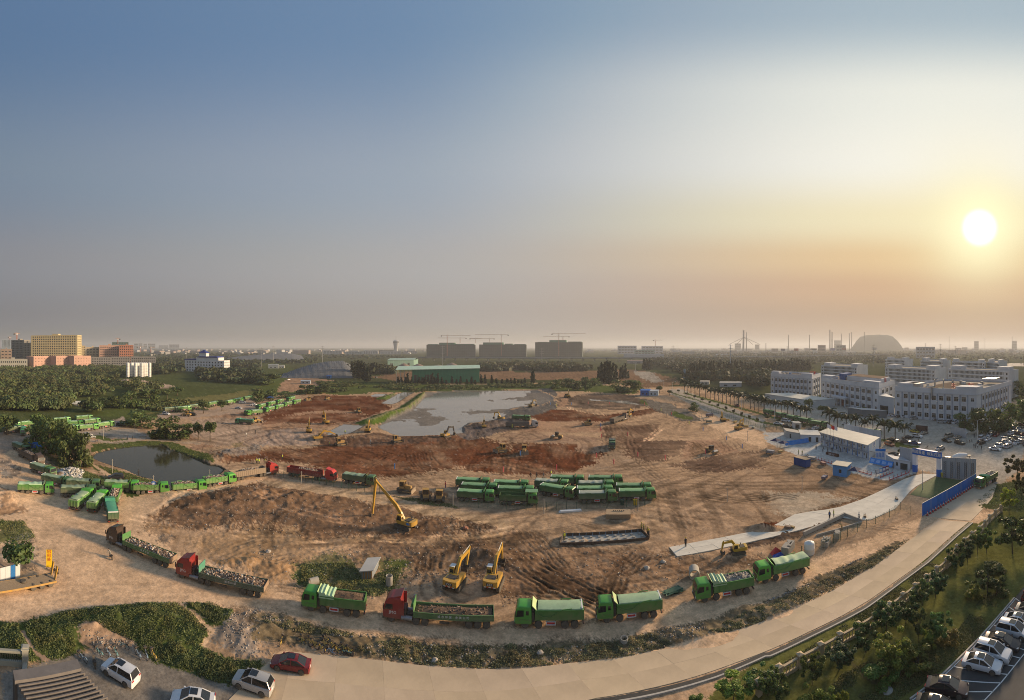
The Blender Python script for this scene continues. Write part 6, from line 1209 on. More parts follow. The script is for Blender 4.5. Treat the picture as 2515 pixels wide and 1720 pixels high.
hangar('long dark green hangar with pale roof and open end',aw(2,1285,D1),aw(2,2025,D1+35),Vector((-4,34,0)),zat(2,430,D1),.18,(.035,.17,.105),(.42,.58,.47),4,((.20,.24),(.33,.41)))
hangar('small pale green hangar behind the gravel cones',aw(2,1205,800),aw(2,1438,830),Vector((0,40,0)),zat(2,345,800),0,(.22,.36,.30),(.3,.42,.36),0,((.1,.2),(.75,.85)))
def tower_crane(label,t,x,ybase,ytop,xa,xb,D,s=1.0):
 c=aw(t,x,D);z0=max(0,zat(t,ybase,D));z1=zat(t,ytop,D);e=thing('tower_crane',label,'crane',(c.x,c.y,0),0,'tower cranes on the horizon');w=1.1*s
 q=MB();[q.bar((i*w,j*w,z0),(i*w,j*w,z1+2),.45*s) for i in (-1,1) for j in (-1,1)];n=int((z1-z0)/3.5)+1
 for k in range(n): za=z0+(z1-z0)*k/n;zb=z0+(z1-z0)*(k+1)/n;q.bar((-w,-w,za),(w,-w,zb),.25*s);q.bar((w,-w,za),(w,w,zb),.25*s)
 link('mast',q.mesh('mast','tint'),e,color=(.42,.16,.09));ex=Vector((math.cos((S(t,x,0)[0]-CX)/F),-math.sin((S(t,x,0)[0]-CX)/F),0));k=D*K/F;q=MB()
 la,lb=(xa-x)*k,(xb-x)*k
 for zz in (0,1.6*s): q.bar(ex*la+Vector((0,0,z1+zz)),ex*lb+Vector((0,0,z1+zz*.6)),.5*s)
 m=14
 for i in range(m): a=la+(lb-la)*i/m;b_=la+(lb-la)*(i+.5)/m;q.bar(ex*a+Vector((0,0,z1)),ex*b_+Vector((0,0,z1+1.5*s)),.22*s);q.bar(ex*b_+Vector((0,0,z1+1.5*s)),ex*(la+(lb-la)*(i+1)/m)+Vector((0,0,z1)),.22*s)
 link('jib',q.mesh('jib','tint'),e,color=(.5,.3,.2));sh=la if abs(la)<abs(lb) else lb;q=MB();p=ex*sh;q.cb(p.x,p.y,z1-1.5*s,4*s,3*s,4*s);link('counterweight',q.mesh('counterweight','dark'),e)
 q=MB();q.cb(0,0,z1-1.2*s,3*s,3*s,3*s);link('operator_cab',q.mesh('operator_cab','white'),e);q=MB();q.bar((0,0,z1),(0,0,z1+5*s),.6*s);link('apex',q.mesh('apex','tint'),e,color=(.5,.3,.2))
 return e
def netted(label,x0,x1,ytop,t,D,steps):
 A=aw(t,x0,D);B=aw(t,x1,D-20);f=B-A;n=Vector((-f.y,f.x,0)).normalized();h=zat(t,ytop,D);b=Bld('construction_block',label,'building',A,B,n*60,h,(.055,.075,.07),'netted blocks under construction');fh=h/8
 P,L=b.face('front');q=MB()
 for side in ('front','right','left','back'): Pp,LL=b.face(side);q.quad(Pp(0,0,0),Pp(LL,0,0),Pp(LL,h,0),Pp(0,h,0))
 w=b.part('wall',q,'netting',color=(.036,.058,.054))
 for j in range(1,8): q=MB();z=fh*j;q.add([P(0,z-.35,.02),P(L,z-.35,.02),P(L,z+.35,.02),P(0,z+.35,.02),P(0,z-.35,.9),P(L,z-.35,.9),P(L,z+.35,.9),P(0,z+.35,.9)],[(4,5,6,7),(0,1,5,4),(7,6,2,3),(0,4,7,3),(1,2,6,5)]);b.part('floor_edge',q,'netting',w,(.075,.11,.098))
 for k in range(int(L/9)): u=k*9+1;q=MB();q.bar(P(u,0,.9),P(u,h,.9),.6);b.part('scaffold_pole',q,'netting',w,(.07,.10,.085))
 b.slab('roof',.3,b.L-.3,.3,b.Dp-.3,h,h+.5,'netting',(.05,.19,.12))
 for (u0,u1,dz) in steps: b.slab('roof_storey',b.L*u0,b.L*u1,4,b.Dp-4,h+.5,h+dz,'netting',(.04,.16,.105))
 q=MB();Pr,Lr=b.face('right')
 return b
netted('netted block at the left end of the construction site',1552,1985,208,2,1750,((.02,.22,3),(.26,.58,9),(.6,.98,4)))
netted('netted block in the middle of the construction site',2022,2440,206,2,1740,((.08,.5,9),(.55,.7,4),(.75,.98,2)))
netted('netted block at the right end of the construction site',270,690,186,3,1700,((.3,.65,9),(.05,.25,2),(.7,.98,3)))
for a in ((2,1737,306,126,1685,1945,1690,'crane with long jib at the left netted block, full mast'),(2,1852,190,148,1655,1905,1780,'short crane behind the left netted block'),(2,1988,190,152,1940,2050,1800,'faint crane between the left and middle netted blocks'),(2,2115,190,153,1945,2155,1800,'pale crane behind the middle netted block'),
  (2,2220,306,119,1985,2280,1690,'crane with full mast at the middle netted block'),(3,481,306,110,420,720,1650,'crane with long jib at the right netted block'),(3,518,170,134,342,572,1760,'short crane behind the right netted block'),(3,1342,222,167,1324,1405,2600,'lone far crane over the pale hospital like block'),
  (1,1050,200,155,1030,1068,1500,'crane over the green netted building on the left skyline'),(1,150,160,108,128,178,1100,'crane over the grey block on the left skyline'),(1,88,165,140,75,110,1700,'faint crane beside the hazy tower'),(1,1250,275,228,1225,1285,1900,'far crane right of the orange block'),(1,1345,275,232,1335,1380,2100,'far crane above the green plain')):
 tower_crane(a[7],*a[:7],s=1.0 if a[6]<1900 else 1.3)
def viaduct():
 e=thing('viaduct','long grey road viaduct on piers before the netted blocks','viaduct');pts=[aw(2,1480,1260),aw(3,0,1215),aw(3,440,1190),aw(3,850,1200),aw(3,1300,1210),aw(3,1760,1260),aw(4,300,1420),aw(4,1100,1800)];z=10.5
 i=0
 for a,b_ in zip(pts,pts[1:]):
  q=MB();d=(b_-a).normalized();n=Vector((-d.y,d.x,0))*7;q.add([tuple(p+s*n+Vector((0,0,zz))) for zz in (z-2.2,z) for p,s in ((a,-1),(b_,-1),(b_,1),(a,1))],[(0,3,2,1),(4,5,6,7),(0,1,5,4),(1,2,6,5),(2,3,7,6),(3,0,4,7)]);link('deck',q.mesh('deck','tint'),e,color=(.16,.16,.165))
  for s in (-1,1): q=MB();q.bar(a+s*n+Vector((0,0,z+.6)),b_+s*n+Vector((0,0,z+.6)),.3,1.1);link('barrier',q.mesh('barrier','tint'),e,color=(.33,.34,.35))
  m=int((b_-a).length/32)
  for k in range(m): c=a.lerp(b_,(k+.5)/m);q=MB();q.box(c.x-1.2,c.x+1.2,c.y-1.2,c.y+1.2,-.5,z-2.2);q.box(c.x-4,c.x+4,c.y-1.3,c.y+1.3,z-3.6,z-2.2);link('pier',q.mesh('pier','tint'),e,color=(.26,.26,.255))
viaduct()
def far_box(name,label,cat,t,x0,x1,ytop,D,color,rows=3,bays=8,depth=40,group=None,frac=.75):
 return block(label,x0,x1,ytop,D,color,rows,bays,frac,t=t,depth=depth,name=name,cat=cat,top=False,hwin=.4,group=group)
G2='pale far buildings on the plain'
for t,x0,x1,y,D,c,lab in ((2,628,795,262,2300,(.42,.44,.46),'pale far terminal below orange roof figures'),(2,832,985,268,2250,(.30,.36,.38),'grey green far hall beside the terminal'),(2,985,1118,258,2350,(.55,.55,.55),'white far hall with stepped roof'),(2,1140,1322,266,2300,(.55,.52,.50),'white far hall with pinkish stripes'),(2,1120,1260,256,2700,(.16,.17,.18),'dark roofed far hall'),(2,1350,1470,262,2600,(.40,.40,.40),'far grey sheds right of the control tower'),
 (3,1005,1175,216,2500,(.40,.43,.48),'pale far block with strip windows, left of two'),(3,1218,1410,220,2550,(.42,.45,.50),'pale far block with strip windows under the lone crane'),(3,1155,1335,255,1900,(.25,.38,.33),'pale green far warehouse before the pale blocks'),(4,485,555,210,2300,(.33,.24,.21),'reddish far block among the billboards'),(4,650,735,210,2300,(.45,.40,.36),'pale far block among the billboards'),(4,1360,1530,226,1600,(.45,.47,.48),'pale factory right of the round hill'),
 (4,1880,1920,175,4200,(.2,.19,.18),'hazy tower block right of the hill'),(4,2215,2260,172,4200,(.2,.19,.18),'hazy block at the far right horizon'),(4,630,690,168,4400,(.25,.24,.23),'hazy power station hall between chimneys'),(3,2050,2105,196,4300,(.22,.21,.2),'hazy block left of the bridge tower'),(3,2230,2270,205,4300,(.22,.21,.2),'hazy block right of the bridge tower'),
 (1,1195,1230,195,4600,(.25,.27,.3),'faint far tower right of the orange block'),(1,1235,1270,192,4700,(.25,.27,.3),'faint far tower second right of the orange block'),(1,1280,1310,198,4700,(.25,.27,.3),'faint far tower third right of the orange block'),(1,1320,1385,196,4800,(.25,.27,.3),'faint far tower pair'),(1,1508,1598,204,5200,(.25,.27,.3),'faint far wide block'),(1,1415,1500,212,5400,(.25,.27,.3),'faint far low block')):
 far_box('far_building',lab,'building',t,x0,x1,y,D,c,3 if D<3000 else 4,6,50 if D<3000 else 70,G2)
# control tower with flared head
D=2500;c=aw(2,1280,D);e=thing('control_tower','airport style control tower with flared head and mast','tower',c);q=revolve([(9,0)],3);q=MB()
zz=[(0,13),(zat(2,250,D),11),(zat(2,215,D),13.5),(zat(2,190,D),17),(zat(2,176,D),17.5),(zat(2,168,D),12)]
q.loft([[(r*math.cos(i*math.pi/10),r*math.sin(i*math.pi/10),z) for i in range(20)] for z,r in zz]);link('shaft',q.mesh('shaft','tint',True),e,color=(.42,.43,.45));q=MB();q.cyl((0,0,zz[5][0]),(0,0,zat(2,128,D)),1.6,.8,n=6);link('mast',q.mesh('mast','steel'),e);q=MB();q.cyl((0,0,zat(2,188,D)),(0,0,zat(2,179,D)),17.7,n=20);link('window_band',q.mesh('window_band','glass'),e)
# bridge tower with cables, chimneys, masts and hoardings on the horizon
D=2800;c=aw(3,2133,D);e=thing('bridge_tower','hazy forked tower with stay cables on the horizon','tower',c);q=MB();z1=zat(3,78,D);q.cyl((-6,0,0),(-3,0,z1),7,5,n=8);link('pylon',q.mesh('pylon','tint'),e,color=(.22,.22,.23));q=MB();q.cyl((18,0,0),(18,0,zat(3,95,D)),3.5,2.5,n=8);link('pylon',q.mesh('pylon','tint'),e,color=(.22,.22,.23));q=MB();[q.bar((0,0,z1*.7),(x,0,zat(3,205,D)),2.0) for x in (-115,-60,70,130)];link('stay_cable',q.mesh('stay_cable','tint'),e,color=(.25,.25,.25))
for i,(x,y) in enumerate(((224,124),(411,126),(593,79),(612,101),(698,114),(767,112),(787,101),(22,200),(900,100))):
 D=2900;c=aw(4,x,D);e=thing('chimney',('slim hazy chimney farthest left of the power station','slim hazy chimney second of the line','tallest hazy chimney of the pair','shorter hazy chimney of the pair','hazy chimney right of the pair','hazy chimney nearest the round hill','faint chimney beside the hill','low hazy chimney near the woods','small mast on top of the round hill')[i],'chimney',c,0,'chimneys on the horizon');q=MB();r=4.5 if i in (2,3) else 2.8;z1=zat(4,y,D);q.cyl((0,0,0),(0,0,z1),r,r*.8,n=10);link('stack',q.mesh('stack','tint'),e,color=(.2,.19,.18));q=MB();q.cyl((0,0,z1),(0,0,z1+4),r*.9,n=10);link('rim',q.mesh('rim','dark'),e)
def mast(label,t,x,ybase,ytop,D,arms=3,w=.5,color=(.45,.45,.45),name='lattice_mast',cat='mast',al=4):
 c=aw(t,x,D);z0,z1=0,zat(t,ytop,D);e=thing(name,label,cat,c,0,'masts and pylons');q=MB();q.cyl((0,0,0),(0,0,z1),w,w*.5,n=7);link('pole',q.mesh('pole','tint'),e,color=color);ex=Vector((c.y,-c.x,0)).normalized()
 for k in range(arms): z=z1-2-k*4;q=MB();q.bar(ex*-al+Vector((0,0,z)),ex*al+Vector((0,0,z)),.35);link('cross_arm',q.mesh('cross_arm','tint'),e,color=color)
for a in (('tall pale monopole right of the dark conifer line',3,2012,470,205,640,3,.75,(.6,.6,.6)),('mast left of the dark conifer rows',3,1500,410,212,900,2,.7,(.3,.3,.3)),('mast right of the netted blocks',3,330,420,235,760,3,.6,(.4,.4,.4)),('mast behind the long green hangar',2,1697,390,215,780,4,.6,(.42,.42,.42)),('mast above the grey tarpaulin mound',2,625,345,216,950,3,.7,(.4,.4,.4)),('pair mast above the left fields, nearer the mound',2,185,325,215,1100,3,.8,(.4,.4,.4)),('pair mast above the left fields, farther from the mound',2,78,385,230,850,2,.5,(.3,.3,.3)),('mast left of the blue roofed building',1,1665,345,230,900,2,.6,(.3,.3,.3)),
  ('pylon with arms right of the round hill',4,980,320,207,900,4,.6,(.3,.28,.25)),('pylon above the pale factory',4,1445,260,190,1700,3,.9,(.25,.24,.22)),('pylon over the woods right of the hill',4,1578,330,197,1000,4,.6,(.3,.28,.25)),('pylon over the woods second right of the hill',4,1712,320,216,1050,3,.6,(.3,.28,.25)),('hazy pylon on the right horizon',4,1662,180,128,3200,3,1.6,(.25,.23,.2)),('hazy pylon at the far right horizon',4,2220,180,132,3200,3,1.6,(.25,.23,.2)),('hazy pylon between two others',4,1975,180,148,3400,3,1.6,(.25,.23,.2)),('mast behind the avenue billboards',4,213,300,220,1500,3,.8,(.25,.24,.22)),('mast at the edge of the conifer rows',3,1163,420,370,700,1,.4,(.5,.5,.5))): mast(*a)
for i,(x,y0,y1,w,c) in enumerate(((173,242,262,36,(.10,.10,.2)),(293,240,264,40,(.4,.08,.06)),(448,240,255,58,(.12,.11,.1)),(618,238,260,42,(.2,.2,.4)),(718,233,254,38,(.4,.15,.12)),(992,234,250,40,(.4,.4,.42)))):
 D=1900;p=aw(4,x,D);e=thing('billboard',('dark blue roadside billboard, first of the row','plain red roadside billboard','wide dark roadside billboard','violet roadside billboard among blocks','pink roadside billboard nearest the hill','grey roadside billboard by the pylon')[i],'billboard',p,-math.atan2(p.x,p.y),'billboards along the far road');z0,z1=zat(4,y1,D),zat(4,y0,D);hw=w*K*D/F/2;q=MB();q.cyl((0,.8,0),(0,.8,z0),1.0,n=8);link('post',q.mesh('post','white'),e);q=MB();q.box(-hw,hw,-.6,.6,z0,z1);link('board',q.mesh('board','tint'),e,color=c)
# hills
def hill(name,t,x0,x1,ytop,D,prof,color,depth):
 n=60;m=12;V=[];C=[];W0=(x1-x0)*K*D/F;h=zat(t,ytop,D);c=aw(t,(x0+x1)/2,D);a=(S(t,(x0+x1)/2,0)[0]-CX)/F
 for j in range(m+1):
  for i in range(n+1):
   u=i/n;w=j/m*2-1;z=np.interp(u,[p[0] for p in prof],[p[1] for p in prof])*h*max(0,1-w*w)**.6
   x=(u-.5)*W0;y=w*depth;z+=(vnoise(np.array([x/25.+50]),np.array([y/25.+90]),4)[0]-.5)*h*.03*(z>2)
   V.append((c.x+x*math.cos(a)+y*math.sin(a),c.y-x*math.sin(a)+y*math.cos(a),z-2));k=.92+.16*random.random();C.append([q*k for q in color])
 f=[(j*(n+1)+i,j*(n+1)+i+1,(j+1)*(n+1)+i+1,(j+1)*(n+1)+i) for j in range(m) for i in range(n)]
 tag(link(name,npmesh(name,V,f,'ground',True,C)),kind='structure')
hill('hill',4,770,1250,117,4300,[(0,0),(.06,.3),(.13,.65),(.2,.88),(.3,.97),(.45,1),(.7,1),(.8,.9),(.88,.65),(.95,.35),(1,0)],(.05,.055,.035),220)
# grey tarpaulin covered mounds
def tarp_mound(label,t,x0,x1,ytop,D,depth,wts,group,prof=((0,.12,.3,.5,.7,.9,1),(0,.22,.55,.82,.97,1,.75))):
 n,m=46,14;V=[];h=zat(t,ytop,D);a=(S(t,(x0+x1)/2,0)[0]-CX)/F;c=aw(t,(x0+x1)/2,D);W0=(x1-x0)*K*D/F
 hf=lambda u,w: h*max(0,1-w*w)**.6*float(np.interp(u,prof[0],prof[1]))
 e=thing('sheeted_mound',label,'mound',c,-a,group);b=MB()
 for j in range(m+1):
  for i in range(n+1): u=i/n;w=j/m*2-1;b.v.append(((u-.5)*W0,w*depth,hf(u,w)-1+.3*math.sin(i*1.7+j)))
 for j in range(m):
  for i in range(n): q=j*(n+1)+i;b.f.append((q,q+1,q+n+2,q+n+1));b.m.append(0)
 link('sheet',b.mesh('sheet','tint',True,80),e,color=(.16,.165,.17));r=random.Random(2)
 q=MB()
 for i in range(wts): u=.05+.9*(i % 28)/28+.01*r.random();w=-.95+.9*(i//28)/max(1,wts//28);z=hf(u,w)-.7;x=(u-.5)*W0;q.cb(x,w*depth,z,.6,.6,.4)
 if wts: o=link('sandbags',q.mesh('sandbags','dark'),e);o['kind']='stuff'
tarp_mound('broad grey sheeted mound dotted with dark weights',2,240,872,345,620,62,320,None)
tarp_mound('long dark grey sheeted mound in the distance',1,1850,2680,282,1250,120,0,None)
# cones of gravel and low sheds in the middle distance
for i,(t,x,y,r,hh,c) in enumerate(((2,1350,392,16,11,(.33,.23,.17)),(2,1480,388,17,10,(.33,.23,.17)),(2,1780,380,20,12,(.30,.22,.17)),(2,1660,385,22,8,(.3,.22,.17)),(2,2200,385,30,11,(.30,.22,.17)),(2,2090,385,22,8,(.28,.2,.15)),(3,20,385,26,9,(.28,.2,.15)))):
 D=800;p=aw(t,x,D);n=22;V=[(p.x,p.y,hh)];F_=[]
 for k in range(1,5):
  for i2 in range(n): a=2*math.pi*i2/n;rr=r*k/4*(1+.12*random.uniform(-1,1));V.append((p.x+rr*1.3*math.cos(a),p.y+rr*math.sin(a),hh*(1-k/4)**.9+random.uniform(-.3,.3)))
 F_=[(0,1+i2,1+(i2+1) % n,0) for i2 in range(0)]
 q=MB();q.v=V;q.f=[(0,1+i2,1+(i2+1) % n) for i2 in range(n)]+[(1+k*n+i2,1+(k+1)*n+i2,1+(k+1)*n+(i2+1) % n,1+k*n+(i2+1) % n) for k in range(3) for i2 in range(n)];q.m=[0]*len(q.f)
 o=link('gravel_heap',q.mesh('gravel_heap','tint',True,70),color=c);tag(o,('pink gravel cone left of the pair behind the green hangar','pink gravel cone right of the pair','brown gravel cone behind the green hangar middle','low brown heap left of the tall cone','broad brown heap before the middle netted block','low heap beside the broad one','rightmost brown heap before the viaduct')[i],'heap','gravel heaps behind the hangar')
for lab,t,x0,x1,yt,yb,wc,rc in (('white bungalow beside the grey sheeted mound',2,140,232,385,418,(.55,.55,.52),(.5,.5,.48)),('small pale hut next to the bungalow',2,238,285,393,416,(.55,.54,.5),(.55,.55,.5)),('low shed with pale green roof on the fields',1,2130,2310,442,470,(.5,.5,.46),(.34,.5,.45)),('low shed with blue roof on the fields',1,1880,1980,416,440,(.4,.42,.45),(.06,.13,.35)),('long low brick shed beyond the blue roofed building',1,2040,2330,336,356,(.38,.22,.15),(.35,.25,.2)),('blue hut at the site corner',3,1208,1290,616,660,(.03,.14,.45),(.03,.16,.5)),('pale panelled hut beside the blue one',3,1284,1365,622,662,(.5,.55,.58),(.5,.53,.55)),('low building with cream roof between palms and wood',3,1915,2110,546,582,(.45,.47,.48),(.6,.56,.48)),('small cream roofed hut at the avenue head',3,1740,1820,536,562,(.5,.48,.43),(.55,.48,.38)),('row of blue roofed sheds before the pale far blocks',3,1060,1420,293,322,(.4,.42,.45),(.12,.2,.33)),('small pink roofed houses by the far road',3,1090,1240,350,374,(.45,.4,.36),(.42,.26,.22)),('pale sheds by the far avenue road',3,1880,2020,292,310,(.5,.5,.5),(.4,.45,.5)),('blue site container at the foot of the sheeted mound',2,660,698,486,508,(.03,.14,.4),(.03,.14,.4)),('pale blue site fence hut by the dirt road',2,430,515,532,556,(.4,.45,.5),(.4,.45,.5))):
 D=at(t,x0,yb).length;h=max(2.6,zat(t,yt,D));A=aw(t,x0,D);B=aw(t,x1,D-1);f=B-A;n=Vector((-f.y,f.x,0)).normalized();shed('low_shed',lab,A,B,n*7,h,h+.6,wc,rc,'shed',None,lit={'front': [(round(f.length*.2,3),round(f.length*.35,3),.8,min(2.2,h-.3)),(round(f.length*.6,3),round(f.length*.75,3),.8,min(2.2,h-.3))]})
e=thing('water_tower','slim blue grey tank tower beside the dark conifers','tower',aw(3,1604,560));q=MB();h=zat(3,428,560);q.cyl((0,0,0),(0,0,h),1.7,n=14);link('tank',q.mesh('tank','tint',True),e,color=(.22,.33,.42));q=MB();q.cyl((0,0,h),(0,0,h+.8),1.0,n=10);link('cap',q.mesh('cap','steel'),e)
def far_town():
 r=random.Random(12);q=MB()
 for t,x0,x1,D0,D1,n,hm in ((1,1200,2324,1900,5200,70,16),(2,0,1540,2300,5000,60,15),(3,700,2324,2000,5200,90,16),(4,0,780,1900,4600,60,22),(4,1240,2500,2200,4800,80,26)):
  for _ in range(n):
   D=r.uniform(D0,D1);p=aw(t,r.uniform(x0,x1),D);a=r.uniform(8,34);b_=r.uniform(8,20);h=r.uniform(6,hm)*(1.6 if r.random()<.12 else 1);q.box(p.x-a,p.x+a,p.y-b_,p.y+b_,0,h,r.randint(0,2))
 mat('far_pale',(.45,.45,.45),.9);mat('far_mid',(.28,.27,.26),.9);mat('far_warm',(.38,.30,.26),.9)
 tag(link('far_town',q.mesh('far_town',['far_pale','far_mid','far_warm'])),'hazy scatter of low town buildings along the horizon','town',kind='stuff')
far_town()
# roads, kerbs, slabs
def resample(P,n):
 d=[0]
 for a,b in zip(P,P[1:]): d.append(d[-1]+(b-a).length)
 return [Vector([np.interp(d[-1]*i/n,d,[p[k] for p in P]) for k in range(3)]) for i in range(n+1)]
def slab_strip(name,upper,lower,n,m,z,thick,matname,gap=.035,kind='structure',pname='slab',jit=.012):
 e=tag(link(name,None),kind=kind);U=resample([W(*p) for p in upper],n);V=resample([W(*p) for p in lower],n);r=random.Random(4)
 for i in range(n):
  for j in range(m):
   c=[U[i].lerp(V[i],j/m),U[i+1].lerp(V[i+1],j/m),U[i+1].lerp(V[i+1],(j+1)/m),U[i].lerp(V[i],(j+1)/m)];o=sum(c,Vector())/4
   c=[p+(o-p).normalized()*gap for p in c];zz=z+r.uniform(-jit,jit);b=MB();b.add([(p.x-o.x,p.y-o.y,-thick) for p in c]+[(p.x-o.x,p.y-o.y,0) for p in c],[(0,1,2,3),(7,6,5,4),(4,5,1,0),(5,6,2,1),(6,7,3,2),(7,4,0,3)]);k=r.uniform(.93,1.06);link(pname,b.mesh(pname,matname),e,(o.x,o.y,zz),color=(k,k,k*r.uniform(.97,1.03)))
 return e
ROAD_UP=PL(10,60,960,250,800,500,812,870,846,1200,889,1500,924,1750,948,2324,958)+PL(11,300,950,600,902,1100,850,1500,760,1800,700,2000,640,2324,532)+PL(12,200,452,600,272,900,92)+PL(8,960,1225,1200,1050,1400,900,1560,790)
ROAD_LO=[(560,1722),(800,1756),(1000,1768),(1240,1760)]+PL(11,640,1240,1000,1190,1480,1085,1870,975,2300,800)+PL(12,0,812,400,630,870,395,1200,160,1430,0)+PL(8,1560,1040,1700,915,1830,810)
slab_strip('road',ROAD_UP,ROAD_LO,20,2,.05,.12,'slab_tan',.006,jit=.004)
slab_strip('access_road',PL(8,1420,755,1600,640,1880,450,1950,420),PL(8,1850,800,1960,690,2040,600,2080,480),5,2,.05,.1,'slab_tan',.006,jit=.004)
def ribbon(name,P,w,z0,z1,matname,kind=None,parent=None,color=None,seg=1):
 """a continuous strip with mitred sides, one mesh"""
 L,R=[],[]
 for i,p in enumerate(P):
  d=(P[min(i+1,len(P)-1)]-P[max(i-1,0)]);n=Vector((-d.y,d.x,0)).normalized()*w/2;L.append(p+n);R.append(p-n)
 b=MB();b.loft([[(l.x,l.y,z0),(l.x,l.y,z1),(r.x,r.y,z1),(r.x,r.y,z0)] for l,r in zip(L,R)]);o=link(name,b.mesh(name,matname),parent,color=color)
 if kind: o['kind']=kind
 return o
KERB=resample([W(*p) for p in [(1180,1775),(1300,1750)]+PL(11,660,1240,1000,1195,1480,1100,1870,988,2300,810)+PL(12,0,825,400,640,880,400,1200,170,1435,0)+PL(8,1560,1050,1700,925,1835,812)],90)
off=lambda P,d: [p+Vector((-(P[min(i+1,len(P)-1)]-P[max(i-1,0)]).y,(P[min(i+1,len(P)-1)]-P[max(i-1,0)]).x,0)).normalized()*d for i,p in enumerate(P)]
ribbon('drain_channel',off(KERB,-.45),.7,-.2,.045,'drain','structure');ribbon('kerb',off(KERB,-.92),.22,-.1,.16,'kerb','structure')
# pale slab path through the site
PATH_UP=PL(7,1465,1035,1720,985,1930,950,2150,905,2324,880)+PL(8,300,730,640,690,900,600,1130,490,1290,410,1420,378)
PATH_LO=PL(7,1535,1118,1780,1075,2000,1030,2180,990,2324,958)+PL(8,330,880,740,760,900,815,1180,690,1330,510,1440,450,1560,385)
slab_strip('slab_path',PATH_UP,PATH_LO,20,2,.10,.22,'slab_pale',.03)
# asphalt of the parking bays with painted lines
def sheet(name,poly,z,m,kind='structure'):
 P=[W(*p) for p in poly];b=MB();b.add([(p.x,p.y,z) for p in P],[tuple(range(len(P)))[::-1]]);o=link(name,b.mesh(name,m));o['kind']=kind;return o
sheet('parking_asphalt',PL(12,2400,150,2240,330,1990,640,1590,1035,1320,1235,1120,1420)+[(2540,1790),(2700,1500),(2600,1380)],.035,'asphalt')
mk=tag(link('bay_markings',None),kind='structure')
def mline(a,b,w=.14): ribbon('painted_line',[a,b],w,.036,.041,'marking',None,mk)
B0,B1=PL(12,1330,1260),PL(12,2420,140);C0,C1=PL(12,1990,1235),PL(12,2600,560)
back=[W(*p) for p in PL(12,1320,1245,1600,1030,1940,690,2250,330)];front=[W(*p) for p in PL(12,1970,1240,2130,1070,2320,830,2560,560)]
bk=resample(back,10);fr=resample(front,10)
for i in range(11): mline(bk[i],fr[i])
for P in (bk,fr):
 for a,b in zip(P,P[1:]): mline(a,b)
ribbon('bay_kerb',off(resample(back,20),.25),.2,-.1,.17,'kerb','structure')
# garden wall: piers and balustraded panels
def garden_wall():
 e=thing('garden_wall','cream garden wall with capped piers and balustrade panels beside the lawn','wall');pts=PL(12,-40,1190,200,1010,470,870,700,740,960,590,1270,360,1630,60,1730,-20)+PL(8,1640,1170,1760,1060,1870,960,1950,900,2010,815,2120,720)
 P=[W(*p) for p in pts];P=[P[i] for i in range(len(P)) if i==0 or (P[i]-P[i-1]).length>2];R=resample(P,22);cr=(.52,.41,.27)
 for i,p in enumerate(R):
  q=MB();q.cb(0,0,.85,.62,.62,1.7);q.cb(0,0,1.76,.82,.82,.12);q.add([(-.41,-.41,1.82),(.41,-.41,1.82),(.41,.41,1.82),(-.41,.41,1.82),(0,0,2.0)],[(0,1,4),(1,2,4),(2,3,4),(3,0,4)]);a=R[min(i+1,len(R)-1)]-R[max(i-1,0)];link('pier',q.mesh('pier','wall'),e,p,math.atan2(a.y,a.x),cr)
  if i==len(R)-1: break
  d=R[i+1]-p;L=d.length;q=MB();q.box(.45,L-.45,-.13,.13,0,.42);q.box(.45,L-.45,-.17,.17,1.28,1.50);w=link('panel',q.mesh('panel','wall'),e,p,math.atan2(d.y,d.x),cr)
  q=MB();n=int((L-1)/.42);[q.cyl((.6+(L-1.2)*k/max(1,n-1),0,.42),(.6+(L-1.2)*k/max(1,n-1),0,1.28),.07,n=5) for k in range(n)];b_=link('balusters',q.mesh('balusters','wall'),w,color=(.42,.37,.28));b_['kind']='stuff'
garden_wall()
# gate, hoardings, cabins
GA,GB,GC=at(8,1352,358),at(8,1567,402),at(8,1895,420)
def gate():
 e=thing('site_gate','blue and white site gate arch with white characters','gate',GA);d=GB-GA;L=d.length;e.rotation_euler=(0,0,math.atan2(d.y,d.x));h=7.9
 for x in (0,L):
  q=MB();q.cb(x,0,h/2,1.45,1.0,h);p=link('gate_post',q.mesh('gate_post','metalpanel'),e,color=(.72,.74,.80));q=MB();q.cb(x,0,1.15,1.5,1.05,2.3);link('post_base',q.mesh('post_base','metalpanel'),p,color=(.015,.14,.52))
 q=MB();q.box(-.75,L+.75,-.55,.55,h-2.0,h);bm=link('header_beam',q.mesh('header_beam','metalpanel'),e,color=(.015,.14,.52));me=text_mesh('精诚善建  臻彩四海',1.35,'white',.03);t=link('lettering',me,bm);t.matrix_local=T((L/2,-.6,h-1.0)) @ Matrix.Rotation(math.pi/2,4,'X')
gate()
